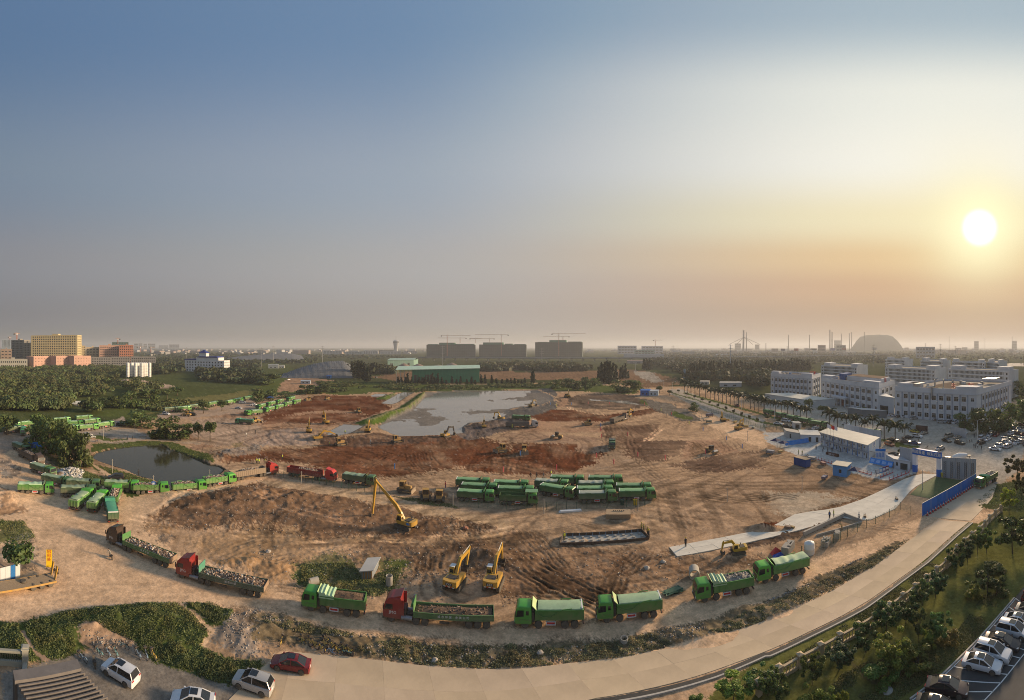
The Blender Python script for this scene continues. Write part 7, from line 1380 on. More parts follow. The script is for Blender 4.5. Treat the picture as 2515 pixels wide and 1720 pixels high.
def panel_fence(name,label,A,B,n,h,color,t=.06,props=0,cat='hoarding',z0=0.0,top=None,gap=.03,group=None,pm='metalpanel',alt=None):
 d=B-A;L=d.length;e=thing(name,label,cat,A,math.atan2(d.y,d.x),group);w=L/n;q=MB();q.box(gap/2,w-gap/2,-t/2,t/2,z0,h);me=q.mesh('panel',pm);r=random.Random(5)
 for i in range(n): k=r.uniform(.9,1.08);c=alt if alt and i % 7==3 else color;link('panel',me,e,(i*w,0,0),color=tuple(x*k for x in c))
 for z in (h-.15,z0+.3): link('rail',MB().box(0,L,t/2,t/2+.06,z,z+.1).mesh('rail','steel'),e)
 if top: q=MB();q.box(0,L,-t/2-.01,t/2+.01,h+.002,h+.07);link('cap_strip',q.mesh('cap_strip','white'),e)
 if props:
  for i in range(props):
   x=L*(i+.5)/props;q=MB()
   for a in (-.35,.35): q.bar((x+a,-.35,0),(x+a,-.12,h*.8),.08);
   for k in range(9): z=h*.8*k/9;q.bar((x-.35,-.3,z),(x+.35,-.3,z+h*.09),.06)
   link('lattice_prop',q.mesh('lattice_prop','dark'),e)
 return e
panel_fence('tall_hoarding','tall grey sheet hoarding right of the gate with lattice props',at(8,1590,408),at(8,1897,430),16,6.6,(.33,.37,.42),props=5)
panel_fence('tall_hoarding','tall grey sheet hoarding left of the gate',at(8,1215,312),at(8,1335,340),6,7.0,(.33,.37,.42))
panel_fence('blue_hoarding','long blue sheet hoarding along the access road',at(8,1416,758),at(8,1897,470),26,3.2,(.02,.15,.52),top=True,alt=(.06,.17,.46))
panel_fence('rear_hoarding','pale sheet hoarding behind the two storey cabins',at(8,720,60),at(8,1050,135),14,6.6,(.40,.45,.52))
# traffic cones along the blue hoarding
qc=MB();qc.cyl((0,0,.05),(0,0,.38),.17,.09,n=10,mi=0);qc.cyl((0,0,.38),(0,0,.58),.09,.055,n=10,mi=1);qc.cyl((0,0,.58),(0,0,.75),.055,.02,n=10,mi=0);ME_CONE=qc.mesh('cone',['red','white']);qb=MB();qb.cb(0,0,.025,.42,.42,.05);ME_CB=qb.mesh('cone_base','rubber')
A,B=at(8,1428,762),at(8,1890,478);n=22
for i in range(n):
 p=A.lerp(B,(i+.5)/n)+Vector((.55,-.35,0));k=thing('traffic_cone','%s red and white traffic cone from the near end of the blue hoarding' % ORD[i],'traffic cone',p,0,'cones along the blue hoarding');k.scale=(1.5,)*3;link('cone',ME_CONE,k);link('base',ME_CB,k)
def cabins():
 A,B=at(8,512,118),at(8,935,250);E=at(8,1030,180)-B;b=Bld('site_cabins','two storey row of pale blue prefab cabins with flags on the roof','cabin',A,B,E*1.0,5.5,(.58,.63,.68));n=10
 ws=[]
 for j in range(2):
  for i in range(n):
   w=b.L/n;c=i*w
   ws.append((round(c+w*.15,3),round(c+w*.40,3),round(j*2.7+1.0,3),round(j*2.7+2.0,3)))
   if (i+j) % 2: ws.append((round(c+w*.56,3),round(c+w*.80,3),round(j*2.7+.12,3),round(j*2.7+2.1,3)))
 b.walls({'front': ws},rec=.12,each=('front',));P,L=b.face('front')
 for i in range(n+1): q=MB();a=i*b.L/n;q.add([P(a-.14,0,.004),P(a+.14,0,.004),P(a+.14,5.4,.004),P(a-.14,5.4,.004),P(a-.14,0,.1),P(a+.14,0,.1),P(a+.14,5.4,.1),P(a-.14,5.4,.1)],[(4,5,6,7),(0,4,7,3),(5,1,2,6)]);b.part('corner_post',q,'metalpanel',b.wall,(.03,.17,.50))
 b.slab('gallery',0,b.L,-1.3,-.01,2.6,2.73,'metalpanel',(.4,.42,.44));q=MB();[q.bar(P(a,2.73,1.28),P(a,3.65,1.28),.05) for a in np.linspace(.1,b.L-.1,22)];[q.bar(P(0.05,z,1.28),P(b.L-.05,z,1.28),.05) for z in (3.2,3.66)];b.part('gallery_railing',q,'steel')
 b.slab('roof',-.4,b.L+.4,-1.5,b.Dp+.4,5.52,5.70,'metalpanel',(.60,.57,.48));Pr,Lr=b.face('right')
 q=MB();q.quad(Pr(Lr*.35,2.9,.02),Pr(Lr*.7,2.9,.02),Pr(Lr*.7,5.2,.02),Pr(Lr*.35,5.2,.02));pl=b.part('logo_panel',q,'white')
 q=MB();cx=Lr*.525;[q.quad(Pr(cx+x0,z0-.75,.05),Pr(cx+x1,z0-.75,.05),Pr(cx+x1,z1-.75,.05),Pr(cx+x0,z1-.75,.05)) for x0,x1,z0,z1 in ((-.7,.7,5.5,5.65),(-.7,.7,5.05,5.2),(-.7,.7,4.55,4.7),(-.7,-.5,4.7,5.5),(.5,.7,4.7,5.5),(-.1,.1,4.7,5.5),(-.7,.7,3.85,4.05))];b.part('logo',q,'tint',pl,(.02,.10,.42))
 q=MB();q.bar(Pr(.2,3.2,1.0),Pr(Lr*.8,0.1,1.0),.9,.15);b.part('outside_stair',q,'steel')
 for i,(c,dx) in enumerate((((.72,.02,.02),2.2),((.75,.75,.78),0),((.75,.75,.78),4.2))):
  p=A+b.ex*(b.L*.22+dx)-b.ey*3.0;t=thing('flag_pole',('red flag with yellow stars on a pole before the cabins','plain white flag on a pole before the cabins','white flag nearer the gate before the cabins')[i],'flag',p,math.atan2(b.ex.y,b.ex.x),'flags before the cabins');q=MB();q.cyl((0,0,0),(0,0,10.6),.07,.04,n=6);link('pole',q.mesh('pole','steel'),t);q=MB()
  for k in range(7): x=k*.45;z=.18*math.sin(k*1.1);q.v+=[(x,z,8.9-.05*k),(x,z,10.5-.07*k)]
  for k in range(6): a=k*2;q.f.append((a,a+2,a+3,a+1));q.m.append(0)
  fl=link('flag_cloth',q.mesh('flag_cloth','cloth'),t,color=c)
  if i==0: q=MB();q.cb(.5,-.1,10.1,.5,.02,.5);[q.cb(1.0,-.14,10.35-.22*j,.14,.02,.14) for j in range(4)];link('stars',q.mesh('stars','tint'),fl,color=(.8,.55,.03))
cabins()
def cabin(label,A,B,E,h,wall,roofc,name='site_cabin',wins=None):
 return shed(name,label,A,B,E,h,h+.08,wall,roofc,'cabin','single site cabins',lit=wins)
cabin('white single storey cabin joined to the two storey row',at(8,335,92),at(8,505,98),at(8,505,60)-at(8,505,98)+Vector((0,2,0)),3.1,(.62,.66,.70),(.62,.60,.54),wins={'front': [(3.4,4.6,.1,2.2),(6.6,7.8,.1,2.2)]})
cabin('grey cabin left of the white one with tin roof',at(8,205,55),at(8,325,78),Vector((3,6,0)),3.0,(.42,.42,.40),(.52,.46,.38),wins={'front': [(2.0,3.0,.1,2.1)]})
cabin('bright blue hut with cream roof and small window by the slab yard',at(8,618,392),at(8,742,412),at(8,778,380)-at(8,742,412),3.5,(.10,.30,.62),(.60,.54,.42),wins={'front': [(2.2,3.2,1.1,2.3)]})
cabin('white guard cabin with shop window left of the gate',at(8,1165,330),at(8,1310,358),Vector((2.5,5,0)),3.2,(.50,.54,.58),(.42,.44,.46),name='guard_cabin',wins={'front': [(.8,1.7,1.1,2.3),(2.6,5.6,.1,2.3)]})
cabin('white kiosk on the avenue verge',at(4,272,955),at(4,332,958),Vector((1,3,0)),3.0,(.62,.62,.60),(.6,.58,.52),name='kiosk',wins={'front': [(.8,3.0,.1,2.2)]})
# notice boards, canopies, containers and clutter of the yard
e=thing('notice_boards','low row of bright blue slanted notice boards by the gate','notice board',at(8,955,285));d=at(8,1160,330)-at(8,955,285);e.rotation_euler=(0,0,math.atan2(d.y,d.x));L=d.length
for i in range(4):
 q=MB();x0,x1=L*i/4+.05,L*(i+1)/4-.05;q.add([(x0,-.9,.5),(x1,-.9,.5),(x1,.1,2.2),(x0,.1,2.2),(x0,-.8,.4),(x1,-.8,.4),(x1,.2,2.1),(x0,.2,2.1)],[(0,1,2,3),(7,6,5,4),(0,4,5,1),(1,5,6,2),(2,6,7,3),(3,7,4,0)]);bd=link('board',q.mesh('board','tint'),e,color=(.05,.27,.70));q=MB();q.add([(x0+.4,-.66,.94),(x1-.4,-.66,.94),(x1-.4,-.16,1.79),(x0+.4,-.16,1.79)],[(0,1,2,3)]);link('print',q.mesh('print','tint'),bd,color=(.28,.48,.80));[link('leg',MB().bar((x,.1,0),(x,.1,1.9),.08).mesh('leg','steel'),bd) for x in (x0+.2,x1-.2)]
e=thing('barrier_boards','long blue slanted barrier boards before the white cabin','notice board',at(8,190,132));d=at(8,400,100)-at(8,190,132);e.rotation_euler=(0,0,math.atan2(d.y,d.x));L=d.length
for i in range(8): q=MB();x0,x1=L*i/8+.03,L*(i+1)/8-.03;q.add([(x0,-.7,.3),(x1,-.7,.3),(x1,.1,2.0),(x0,.1,2.0),(x0,-.6,.25),(x1,-.6,.25),(x1,.2,1.95),(x0,.2,1.95)],[(0,1,2,3),(7,6,5,4),(0,4,5,1),(1,5,6,2),(2,6,7,3),(3,7,4,0)]);link('board',q.mesh('board','tint'),e,color=(.05,.24,.62))
def canopy(label,t,x,y,w,d,h,c,rz=.4):
 e=thing('canopy_tent',label,'canopy',at(t,x,y),rz,'tent canopies of the yard');q=MB();q.add([(-w,-d,h),(w,-d,h),(w,d,h),(-w,d,h),(0,0,h+.9)],[(0,1,4),(1,2,4),(2,3,4),(3,0,4)]);link('roof_cloth',q.mesh('roof_cloth','cloth'),e,color=c);[link('leg',MB().cyl((i*(w-.1),j*(d-.1),0),(i*(w-.1),j*(d-.1),h),.04,n=5).mesh('leg','steel'),e) for i in (-1,1) for j in (-1,1)]
canopy('dark blue tent canopy beside the bright blue hut',8,812,400,1.9,1.7,2.2,(.02,.03,.09));canopy('dark blue tent canopy at the yard edge, left of two',8,110,130,2.0,1.8,2.4,(.02,.02,.08));canopy('dark blue tent canopy at the yard edge, right of two',8,175,150,1.9,1.7,2.3,(.02,.025,.09));canopy('small blue tent on the far yard',2,160,705,2.6,2.2,2.6,(.02,.10,.38))
e=thing('shipping_container','dark blue container with tan roof on the rubble','container',at(8,345,305));e.rotation_euler=(0,0,math.atan2(*(lambda v: (v.y,v.x))(at(8,405,320)-at(8,280,285))));q=MB();q.box(-3,3,-1.2,1.2,.1,2.7);bd=link('body',q.mesh('body','metalpanel'),e,color=(.02,.07,.25));q=MB();q.box(-3.05,3.05,-1.25,1.25,2.702,2.8);link('roof',q.mesh('roof','wood'),e);q=MB();[q.box(-2.9+i*.4,-2.75+i*.4,-1.26,-1.2,.2,2.6) for i in range(15)];o=link('ribs',q.mesh('ribs','metalpanel'),bd,color=(.03,.09,.3));o['kind']='stuff'
def railing(label,P,h=1.1,c='red',step=1.9,name='railing',cat='railing',thin=.05,group=None):
 e=thing(name,label,cat,(0,0,0),0,group)
 for a,b in zip(P,P[1:]):
  n=max(1,round((b-a).length/step))
  for i in range(n+1): p=a.lerp(b,i/n);q=MB();q.box(-.06,.06,-.06,.06,0,h);link('post',q.mesh('post',c),e,p)
  q=MB();q.bar(a+Vector((0,0,.18)),b+Vector((0,0,.18)),.04,.22);link('foot_rail',q.mesh('foot_rail',c),e);q=MB();q.bar(a+Vector((0,0,h-.1)),b+Vector((0,0,h-.1)),thin);link('top_rail',q.mesh('top_rail','steel'),e)
railing('red post railing along the yard, left of the blue hut',[at(8,460,245),at(8,640,300)]);railing('red post railing right of the blue hut',[at(8,785,340),at(8,962,392)]);railing('red post railing in front of the gate cabin',[at(8,1125,438),at(8,1300,370)]);railing('red post railing by the display boards',[at(8,1042,415),at(8,1155,370)])
for i in range(4): A=at(8,1020+i*28,395-i*11);e=thing('display_board',('pale display board on a stand, first of four','light blue display board, second of four','purple display board, third of four','maroon display board, last of four')[i],'board',A,-.5,'display boards by the railing');q=MB();q.box(-.6,.6,-.04,.04,.5,2.1);b_=link('board',q.mesh('board','tint'),e,color=((.5,.52,.55),(.1,.3,.55),(.12,.06,.25),(.16,.02,.05))[i]);q=MB();q.box(-.45,.45,-.055,-.041,.9,1.7);link('print',q.mesh('print','white'),b_);[link('leg',MB().bar((x,0,0),(x,.1,.6),.05).mesh('leg','steel'),e) for x in (-.5,.5)]
e=thing('notice_wall','white notice wall with blue header behind the notice boards','notice board',at(8,1000,262));d=at(8,1165,290)-at(8,1000,262);e.rotation_euler=(0,0,math.atan2(d.y,d.x));L=d.length;q=MB();q.box(0,L*.55,-.06,.06,0,4.4);b_=link('wall_board',q.mesh('wall_board','metalpanel'),e,color=(.6,.64,.7));q=MB();q.prism([(0,3.6),(L*.55,4.0),(L*.55,5.0),(0,4.4)],-.08,.07);link('header',q.mesh('header','tint'),b_,color=(.02,.2,.6));[link('poster',MB().box(L*.05+k*L*.16,L*.17+k*L*.16,-.075,-.062,1.4+.2*k,3.0+.3*k).mesh('poster','tint'),b_,color=(.25,.35,.6)) for k in range(3)];q=MB();q.box(L*.57,L,-.06,.06,0,3.2);link('low_board',q.mesh('low_board','metalpanel'),e,color=(.45,.5,.55));[link('poster',MB().box(L*.62+k*L*.2,L*.75+k*L*.2,-.075,-.062,1.5,2.6).mesh('poster','tint'),e,color=(.4,.45,.6)) for k in range(2)]
e=thing('stone_bench','brown inscribed stone block lying on the yard','stone',at(8,615,215),math.atan2(*(lambda v: (v.y,v.x))(at(8,660,225)-at(8,575,205))));q=MB();q.loft([[(x,-.5*s,0),(x,.5*s,0),(x,.45*s,1.0*s),(x,-.45*s,1.0*s)] for x,s in ((-3.2,.7),(-2.8,1),(2.8,1),(3.2,.7))]);s_=link('block',q.mesh('block','tint'),e,color=(.10,.04,.025));t=link('lettering',text_mesh('百年大计',.8,'white',.02),s_);t.matrix_local=T((0,-.52,.5)) @ Matrix.Rotation(math.pi/2,4,'X')
# lawn patch inside the gate with low kerb, tall thin mast
sheet('turf_patch',PL(8,1535,405,1790,440,1760,490,1530,608,1310,565,1380,490),.06,'turf') if 'turf' in MATS else (mat('turf',(.075,.115,.035),.95,var=.3,scale=1.2,bump=.6,bscale=20,bdist=.05),sheet('turf_patch',PL(8,1535,405,1790,440,1760,490,1530,608,1310,565,1380,490),.06,'turf'))
# foundation formwork
def formwork():
 A,B,C,D_=at(7,490,1015),at(7,1285,965),at(7,1215,895),at(7,520,935);e=thing('foundation_formwork','long steel formwork frame of a foundation with plank ends','formwork')
 for a,b,h in ((A,B,.55),(B,C,.8),(C,D_,.7),(D_,A,.8)): q=MB();q.bar(a+Vector((0,0,h/2)),b+Vector((0,0,h/2)),.12,h);link('form_side',q.mesh('form_side','rust'),e)
 q=MB();q.add([(p.x,p.y,.08) for p in (A,B,C,D_)],[(0,1,2,3)]);link('concrete_bed',q.mesh('concrete_bed','concrete'),e)
 for i in range(12): p=D_.lerp(C,(i+.5)/12);n=(A-D_).normalized();q=MB();q.bar(p+n*.05+Vector((0,0,.65)),p+n*.9+Vector((0,0,.1)),.1);link('brace',q.mesh('brace','steel'),e)
 for i in range(10):
  for k in (.35,.7): p=A.lerp(B,(i+.5)/10).lerp(D_.lerp(C,(i+.5)/10),k);q=MB();q.cb(0,0,.2,.5,.5,.25);link('footing_block',q.mesh('footing_block','concrete'),e,p)
mat('rust',(.10,.065,.045),.8,var=.3);formwork()
e=thing('timber_stack','flat stack of plywood panels on the ground behind the wire fence','stack',at(7,1012,760));r=math.atan2(*(lambda v: (v.y,v.x))(at(7,1120,770)-at(7,905,770)));e.rotation_euler=(0,0,r)
for i in range(7): link('board',MB().box(-3.0+random.uniform(-.1,.1),3.0,-1.7,1.7+random.uniform(-.15,.1),.12+i*.16,.25+i*.16).mesh('board','wood'),e)
for k in range(6): link('offcut',MB().cb(-1.2+k*.5,.4,1.32,.3,.2,.12).mesh('offcut','dark'),e)
tag(link('white_sheet',MB().prism([(-3.0,0),(3.0,0),(2.7,.35),(-2.6,.4)],-.5,.5).mesh('white_sheet','white'),None,at(7,585,715),.05),'white plastic sheet roll on the dirt before the fence','sheet')
# mesh fence with green posts
def wire_fence(label,P,h=1.9,step=2.6,name='wire_fence',group='green wire fences'):
 e=thing(name,label,'fence',(0,0,0),0,group)
 for a,b in zip(P,P[1:]):
  n=max(1,round((b-a).length/step));d=b-a
  for i in range(n+1): link('post',ME_POST,e,a.lerp(b,i/n))
  q=MB();m=int(d.length/.35);[q.bar(a.lerp(b,i/m)+Vector((0,0,.1)),a.lerp(b,i/m)+Vector((0,0,h-.1)),.018) for i in range(1,m)];[q.bar(a+Vector((0,0,z)),b+Vector((0,0,z)),.022) for z in np.linspace(.12,h-.1,6)]
  o=link('wire_mesh',q.mesh('wire_mesh','fencegreen'),e);o['kind']='stuff'
mat('fencegreen',(.025,.10,.055),.6,var=.15);ME_POST=MB().box(-.045,.045,-.045,.045,0,2.0).mesh('post','fencegreen')
wire_fence('green wire fence in front of the parked dump truck rows',[at(6,1850,670),at(7,100,700),at(7,550,695),at(7,1000,680),at(7,1330,668)]);wire_fence('green wire fence along the upper track by the red lorry',[at(6,200,400),at(6,360,425),at(6,660,480),at(6,1000,545),at(6,1200,560)])
wire_fence('green wire fence beside the slab path and block pallets',[at(8,340,1110),at(8,560,1030),at(8,750,940),at(8,920,860),at(8,1075,795),at(8,1220,700),at(8,1315,735)]);wire_fence('green wire fence along the avenue edge of the site',[at(3,1490,660),at(3,1640,720),at(3,1830,800),at(3,2060,880),at(3,2324,970),at(4,0,940),at(4,180,985)])
# poles, bins, pipes, tank, blocks
def pole(label,t,x,y,ytop,r=.09,mt='concrete',sign=None,name='utility_pole'):
 p=at(t,x,y);h=zat(t,ytop,p.length);e=thing(name,label,'pole',p,-math.atan2(p.x,p.y),'thin poles on the site');link('shaft',MB().cyl((0,0,0),(0,0,h),r*1.2,r*.8,n=7).mesh('shaft',mt),e)
 link('bracket',MB().bar((-.35,0,h-.3),(.35,0,h-.3),.07).mesh('bracket','steel'),e)
 if sign: q=MB();q.box(-.55,.55,-.12,-.06,h-2.9,h-1.7);s=link('sign_plate',q.mesh('sign_plate','tint'),e,color=sign);link('symbol',MB().box(-.3,.3,-.13,-.121,h-2.55,h-2.05).mesh('symbol','white'),s)
for a in (('concrete pole before the parked rows, beside the raised cover truck',7,348,735,600),('pole with box beside the bulldozers',6,1788,675,550),('pole behind the weed clump at the fence end',7,1187,705,585),('pole on the wet clay',8,345,525,395),('pole by the red tipper lorry',6,437,465,355),('pole at the pond edge',5,1003,372,248),('pole in the pond track grass',1,922,1050,925),('leaning cable pole by the pond',1,1203,1030,910),('pole right of the pond',5,1870,415,340),('pole left of the tall bushes',1,238,1090,960),('pole on the pink ground',7,1983,630,505),('pole beside the site fence machines',3,1752,900,815),('thin pole on the avenue side ground',3,2165,1065,975),('thin mast on the turf inside the gate',8,1418,520,345),('pole at the display yard',8,150,140,40)): pole(*a)
pole('pole with blue sign plate by the pond track',5,1369,558,392,sign=(.04,.16,.5))
def ring(name,label,p,r,L,axis,mt='concrete',cat='pipe',tilt=0.0,rz=0.0,n=20):
 e=thing(name,label,cat,p,rz);q=MB();a,b=((0,0,0),(0,0,L)) if axis=='z' else ((-L/2,0,r),(L/2,0,r));R0=[]
 V0,V1=Vector(a),Vector(b);d=(V1-V0).normalized();u=d.orthogonal().normalized();w=d.cross(u);rg=lambda c,rr: [c+u*(rr*math.cos(2*math.pi*i/n))+w*(rr*math.sin(2*math.pi*i/n)) for i in range(n)]
 q.loft([rg(V0,r*.82),rg(V0,r),rg(V1,r),rg(V1,r*.82)],caps=False);link('shell',q.mesh('shell',mt,True,40),e);q=MB();q.loft([rg(V1,r*.82),rg(V0,r*.82)],caps=False);link('bore',q.mesh('bore','concrete'),e);return e
ring('concrete_pipe','concrete pipe ring lying on the grass behind the brown loaded truck',at(10,548,205),.62,1.6,'x',rz=.9);ring('concrete_pipe','upright concrete pipe standing beside the grass',at(10,1220,205),.60,1.6,'z');ring('concrete_pipe','big concrete pipe ring near the grey rubble truck',at(11,1688,140),.95,2.1,'x',rz=1.2);ring('concrete_ring','small concrete ring on the weedy verge',at(11,1065,715),.56,.55,'z');
e=thing('water_tank','white plastic water tank behind the wire fence','tank',at(8,410,1090));link('drum',revolve([(.02,0)],3).mesh('x','white') if 0 else (lambda q: (q.loft([[(r*math.cos(i*math.pi/10),r*math.sin(i*math.pi/10),z) for i in range(20)] for z,r in ((0,1.0),(.15,1.05),(1.1,1.05),(1.15,1.09),(1.25,1.05),(2.1,1.05),(2.25,.98),(2.45,.5),(2.5,.45))]),q.mesh('drum','white',True,50))[1])(MB()),e);link('lid',MB().cyl((0,0,2.5),(0,0,2.62),.3,n=12).mesh('lid','white'),e)
BLK=MB().box(0,.6,0,.3,0,.25).mesh('block','concrete')
for i,(t,x,y,nx,ny,nz,lab) in enumerate(((8,220,1070,6,5,6,'big stack of grey blocks beside the white tank'),(8,555,1010,4,5,5,'stack of grey blocks behind the wire fence'),(8,660,945,3,4,5,'stack of grey blocks nearest the sunken pit'))):
 p=at(t,x,y);e=thing('block_stack',lab,'stack',p,.55,'stacks of concrete blocks')
 for a in range(nx):
  for b in range(ny):
   for c in range(nz):
    if 0<a<nx-1 and 0<b<ny-1 and c<nz-1: continue
    if c==nz-1 and random.random()<.25: continue
    link('block',BLK,e,((a-nx/2)*.62+random.uniform(-.02,.02),(b-ny/2)*.32,c*.26))
e=thing('concrete_trough','long concrete trough wall beside a sunken pit','wall');q=MB();q.bar(at(8,360,930)+Vector((0,0,.45)),at(8,725,755)+Vector((0,0,.45)),.5,.9);link('near_wall',q.mesh('near_wall','concrete'),e);q=MB();q.bar(at(8,725,755)+Vector((0,0,.4)),at(8,880,815)+Vector((0,0,.4)),.3,.8);link('end_wall',q.mesh('end_wall','concrete'),e);q=MB();q.bar(at(8,470,935)+Vector((0,0,.2)),at(8,880,815)+Vector((0,0,.2)),.25,.4);link('far_wall',q.mesh('far_wall','concrete'),e)
tag(link('red_sheet',MB().add([(-1.5,-.6,0),(1.4,-.8,0),(1.2,.9,0),(-1.2,.8,0),(-.3,.1,1.3)],[(0,1,4),(1,2,4),(2,3,4),(3,0,4)]).mesh('red_sheet','red'),None,at(8,120,1085)),'red crumpled sheet beside the block stack','sheet');tag(link('blue_sheet',MB().add([(-2.2,-.6,0),(2.2,-.6,0),(1.8,.6,.1),(-1.4,.7,.15),(.3,.1,.6)],[(0,1,4),(1,2,4),(2,3,4),(3,0,4)]).mesh('blue_sheet','tint'),None,at(8,150,1105),color=(.03,.08,.35)),'blue crumpled sheet below the red one','sheet')
for t,x,y,c,lab in ((7,1162,655,(.6,.4,.03),'yellow litter bin by the wire fence'),(7,1045,655,(.03,.06,.05),'dark litter bin by the wire fence'),(8,1595,405,(.55,.45,.05),'yellow equipment box at the gate post')):
 e=thing('litter_bin',lab,'bin',at(t,x,y),.1);q=MB();q.loft([[(-a,-a,z),(a,-a,z),(a,a,z),(-a,a,z)] for z,a in ((0,.38),(1.3,.46))]);link('body',q.mesh('body','tint'),e,color=c);link('lid',MB().box(-.5,.5,-.5,.5,1.3,1.42).mesh('lid','tint'),e,color=c)
# corrugated shed on the grass, green net heap, manhole, boulder pieces
b=shed('tin_shed','tin shed with grey flat roof and rusty corrugated front on the grass',at(10,975,158),at(10,1068,152),at(10,985,20)-at(10,1068,152)+Vector((3.2,0,0)),1.5,1.55,(.24,.26,.28),(.42,.42,.40))
for i in range(12): P,L=b.face('front');q=MB();a=L*i/12;q.add([P(a,.02,.01),P(a+L/24,.02,.06),P(a+L/12-.02,.02,.01),P(a+L/12-.02,1.45,.01),P(a+L/24,1.45,.06),P(a,1.45,.01)],[(0,1,4,5),(1,2,3,4)]);b.part('corrugation',q,'tint',b.wall,(.28,.17,.08) if i % 3 else (.16,.22,.27))
e=tag(link('green_net_heap',(lambda q: (q.add([(random.uniform(-2.2,2.2),random.uniform(-1.1,1.1),random.uniform(.03,.3)) for _ in range(70)],[tuple(random.sample(range(70),3)) for _ in range(60)]),q.mesh('green_net_heap','fencegreen'))[1])(MB()),None,at(11,1500,270),.2),'crumpled green netting heap beside the haul road','netting')
e=thing('manhole','round pale manhole cover in the lawn','manhole',at(12,1100,1150));link('cover',MB().cyl((0,0,.0),(0,0,.10),.55,n=18).mesh('cover','concrete'),e);link('collar',MB().cyl((0,0,.0),(0,0,.07),.75,n=18).mesh('collar','concrete'),e)
for t,x,y,s,lab in ((11,1265,60,.6,'pale boulder on the churned soil'),(11,1410,5,.55,'pale flat stone in a weed tuft'),(6,140,1075,.6,'pale boulder left of the grass patch'),(6,1898,868,.7,'reddish block on the brown soil'),(11,315,815,.45,'white stone on the weedy verge'),(10,1630,885,.45,'grey stone at the road edge of the verge')):
 q=MB();r=random.Random(x);q.loft([[(s*a*(.8+.4*r.random())*math.cos(k*.785),s*a*(.8+.4*r.random())*math.sin(k*.785),s*z*(.9+.2*r.random())) for k in range(8)] for z,a in ((-.2,.8),(.15,1),(.45,.85),(.66,.5),(.74,.12))]);tag(link('boulder',q.mesh('boulder','tint'),None,at(t,x,y),color=(.42,.37,.31) if 'red' not in lab else (.36,.16,.10)),lab,'boulder')
# yellow low-bed trailer and its ramps
def lowbed():
 A,B=at(9,-120,330),at(9,500,215);e=thing('lowbed_trailer','yellow low bed trailer with raised ramps at the frame edge','trailer',A);d=B-A;e.rotation_euler=(0,0,math.atan2(d.y,d.x));L=d.length;y0=(.62,.33,.02)
 link('deck',MB().box(0,L,-1.45+1.2,1.45+1.2,.85,1.0).mesh('deck','wood'),e);q=MB();q.box(0,L,-.31,-.25,.7,1.02);q.box(0,L,2.65,2.71,.7,1.02);link('side_rail',q.mesh('side_rail','paint_dusty'),e,color=y0)
 for x in (L-4.2,L-2.6,L-1.0):
  for y in (.1,2.3): w=link('wheel',TY_DUAL,e,(x,y,.54));link('rim',RM_DUAL,w)
 for y in (.3,2.1): q=MB();q.bar((L-.1,y,.95),(L+.35,y,3.2),.62,.14);[q.bar((L-.1+.45*k/6,y-.3,.95+2.2*k/6),(L-.1+.45*k/6,y+.3,.95+2.2*k/6),.08) for k in range(1,6)];link('ramp',q.mesh('ramp','paint_dusty'),e,color=y0)
 link('spare_tyre',TY_TRUCK,e,(L*.55,1.3,1.2)).rotation_euler=(math.pi/2,0,0)
lowbed()
e=thing('yellow_sign','yellow vertical signboard with red characters on the open dirt','sign',at(5,438,1225),1.05);link('board',MB().box(-.55,.55,-.06,.06,.3,3.6).mesh('board','tint'),e,color=(.75,.50,.02));t=link('lettering',text_mesh('招\n租\n处',.75,'red',.01),e);t.matrix_local=T((0,-.08,2.5)) @ Matrix.Rotation(math.pi/2,4,'X');link('leg',MB().box(-.5,-.4,-.04,.04,0,.3).mesh('leg','steel'),e);link('leg',MB().box(.4,.5,-.04,.04,0,.3).mesh('leg','steel'),e)
panel_fence('blue_sheet_hoarding','short blue sheet hoarding by the tall dark bushes',at(5,245,150),at(5,380,155),5,2.6,(.012,.10,.42));panel_fence('white_sheet_fence','white and blue sheet fence behind the small tree at the frame edge',at(9,-40,200),at(9,180,140),5,2.6,(.55,.58,.6),alt=(.03,.15,.4));panel_fence('yard_wall','white wall with posts round the small yard in the wood',at(1,640,735),at(1,870,735),14,2.2,(.45,.5,.55));panel_fence('factory_wall','white wall with green notice beside the factory gate',at(4,1675,1015),at(4,1810,1040),6,4.2,(.45,.46,.47));panel_fence('factory_gate','brown sliding factory gate',at(4,1358,985),at(4,1465,995),8,3.4,(.085,.045,.04));panel_fence('factory_wall','pale boundary wall left of the brown gate',at(4,1100,905),at(4,1358,980),12,2.4,(.30,.33,.33))
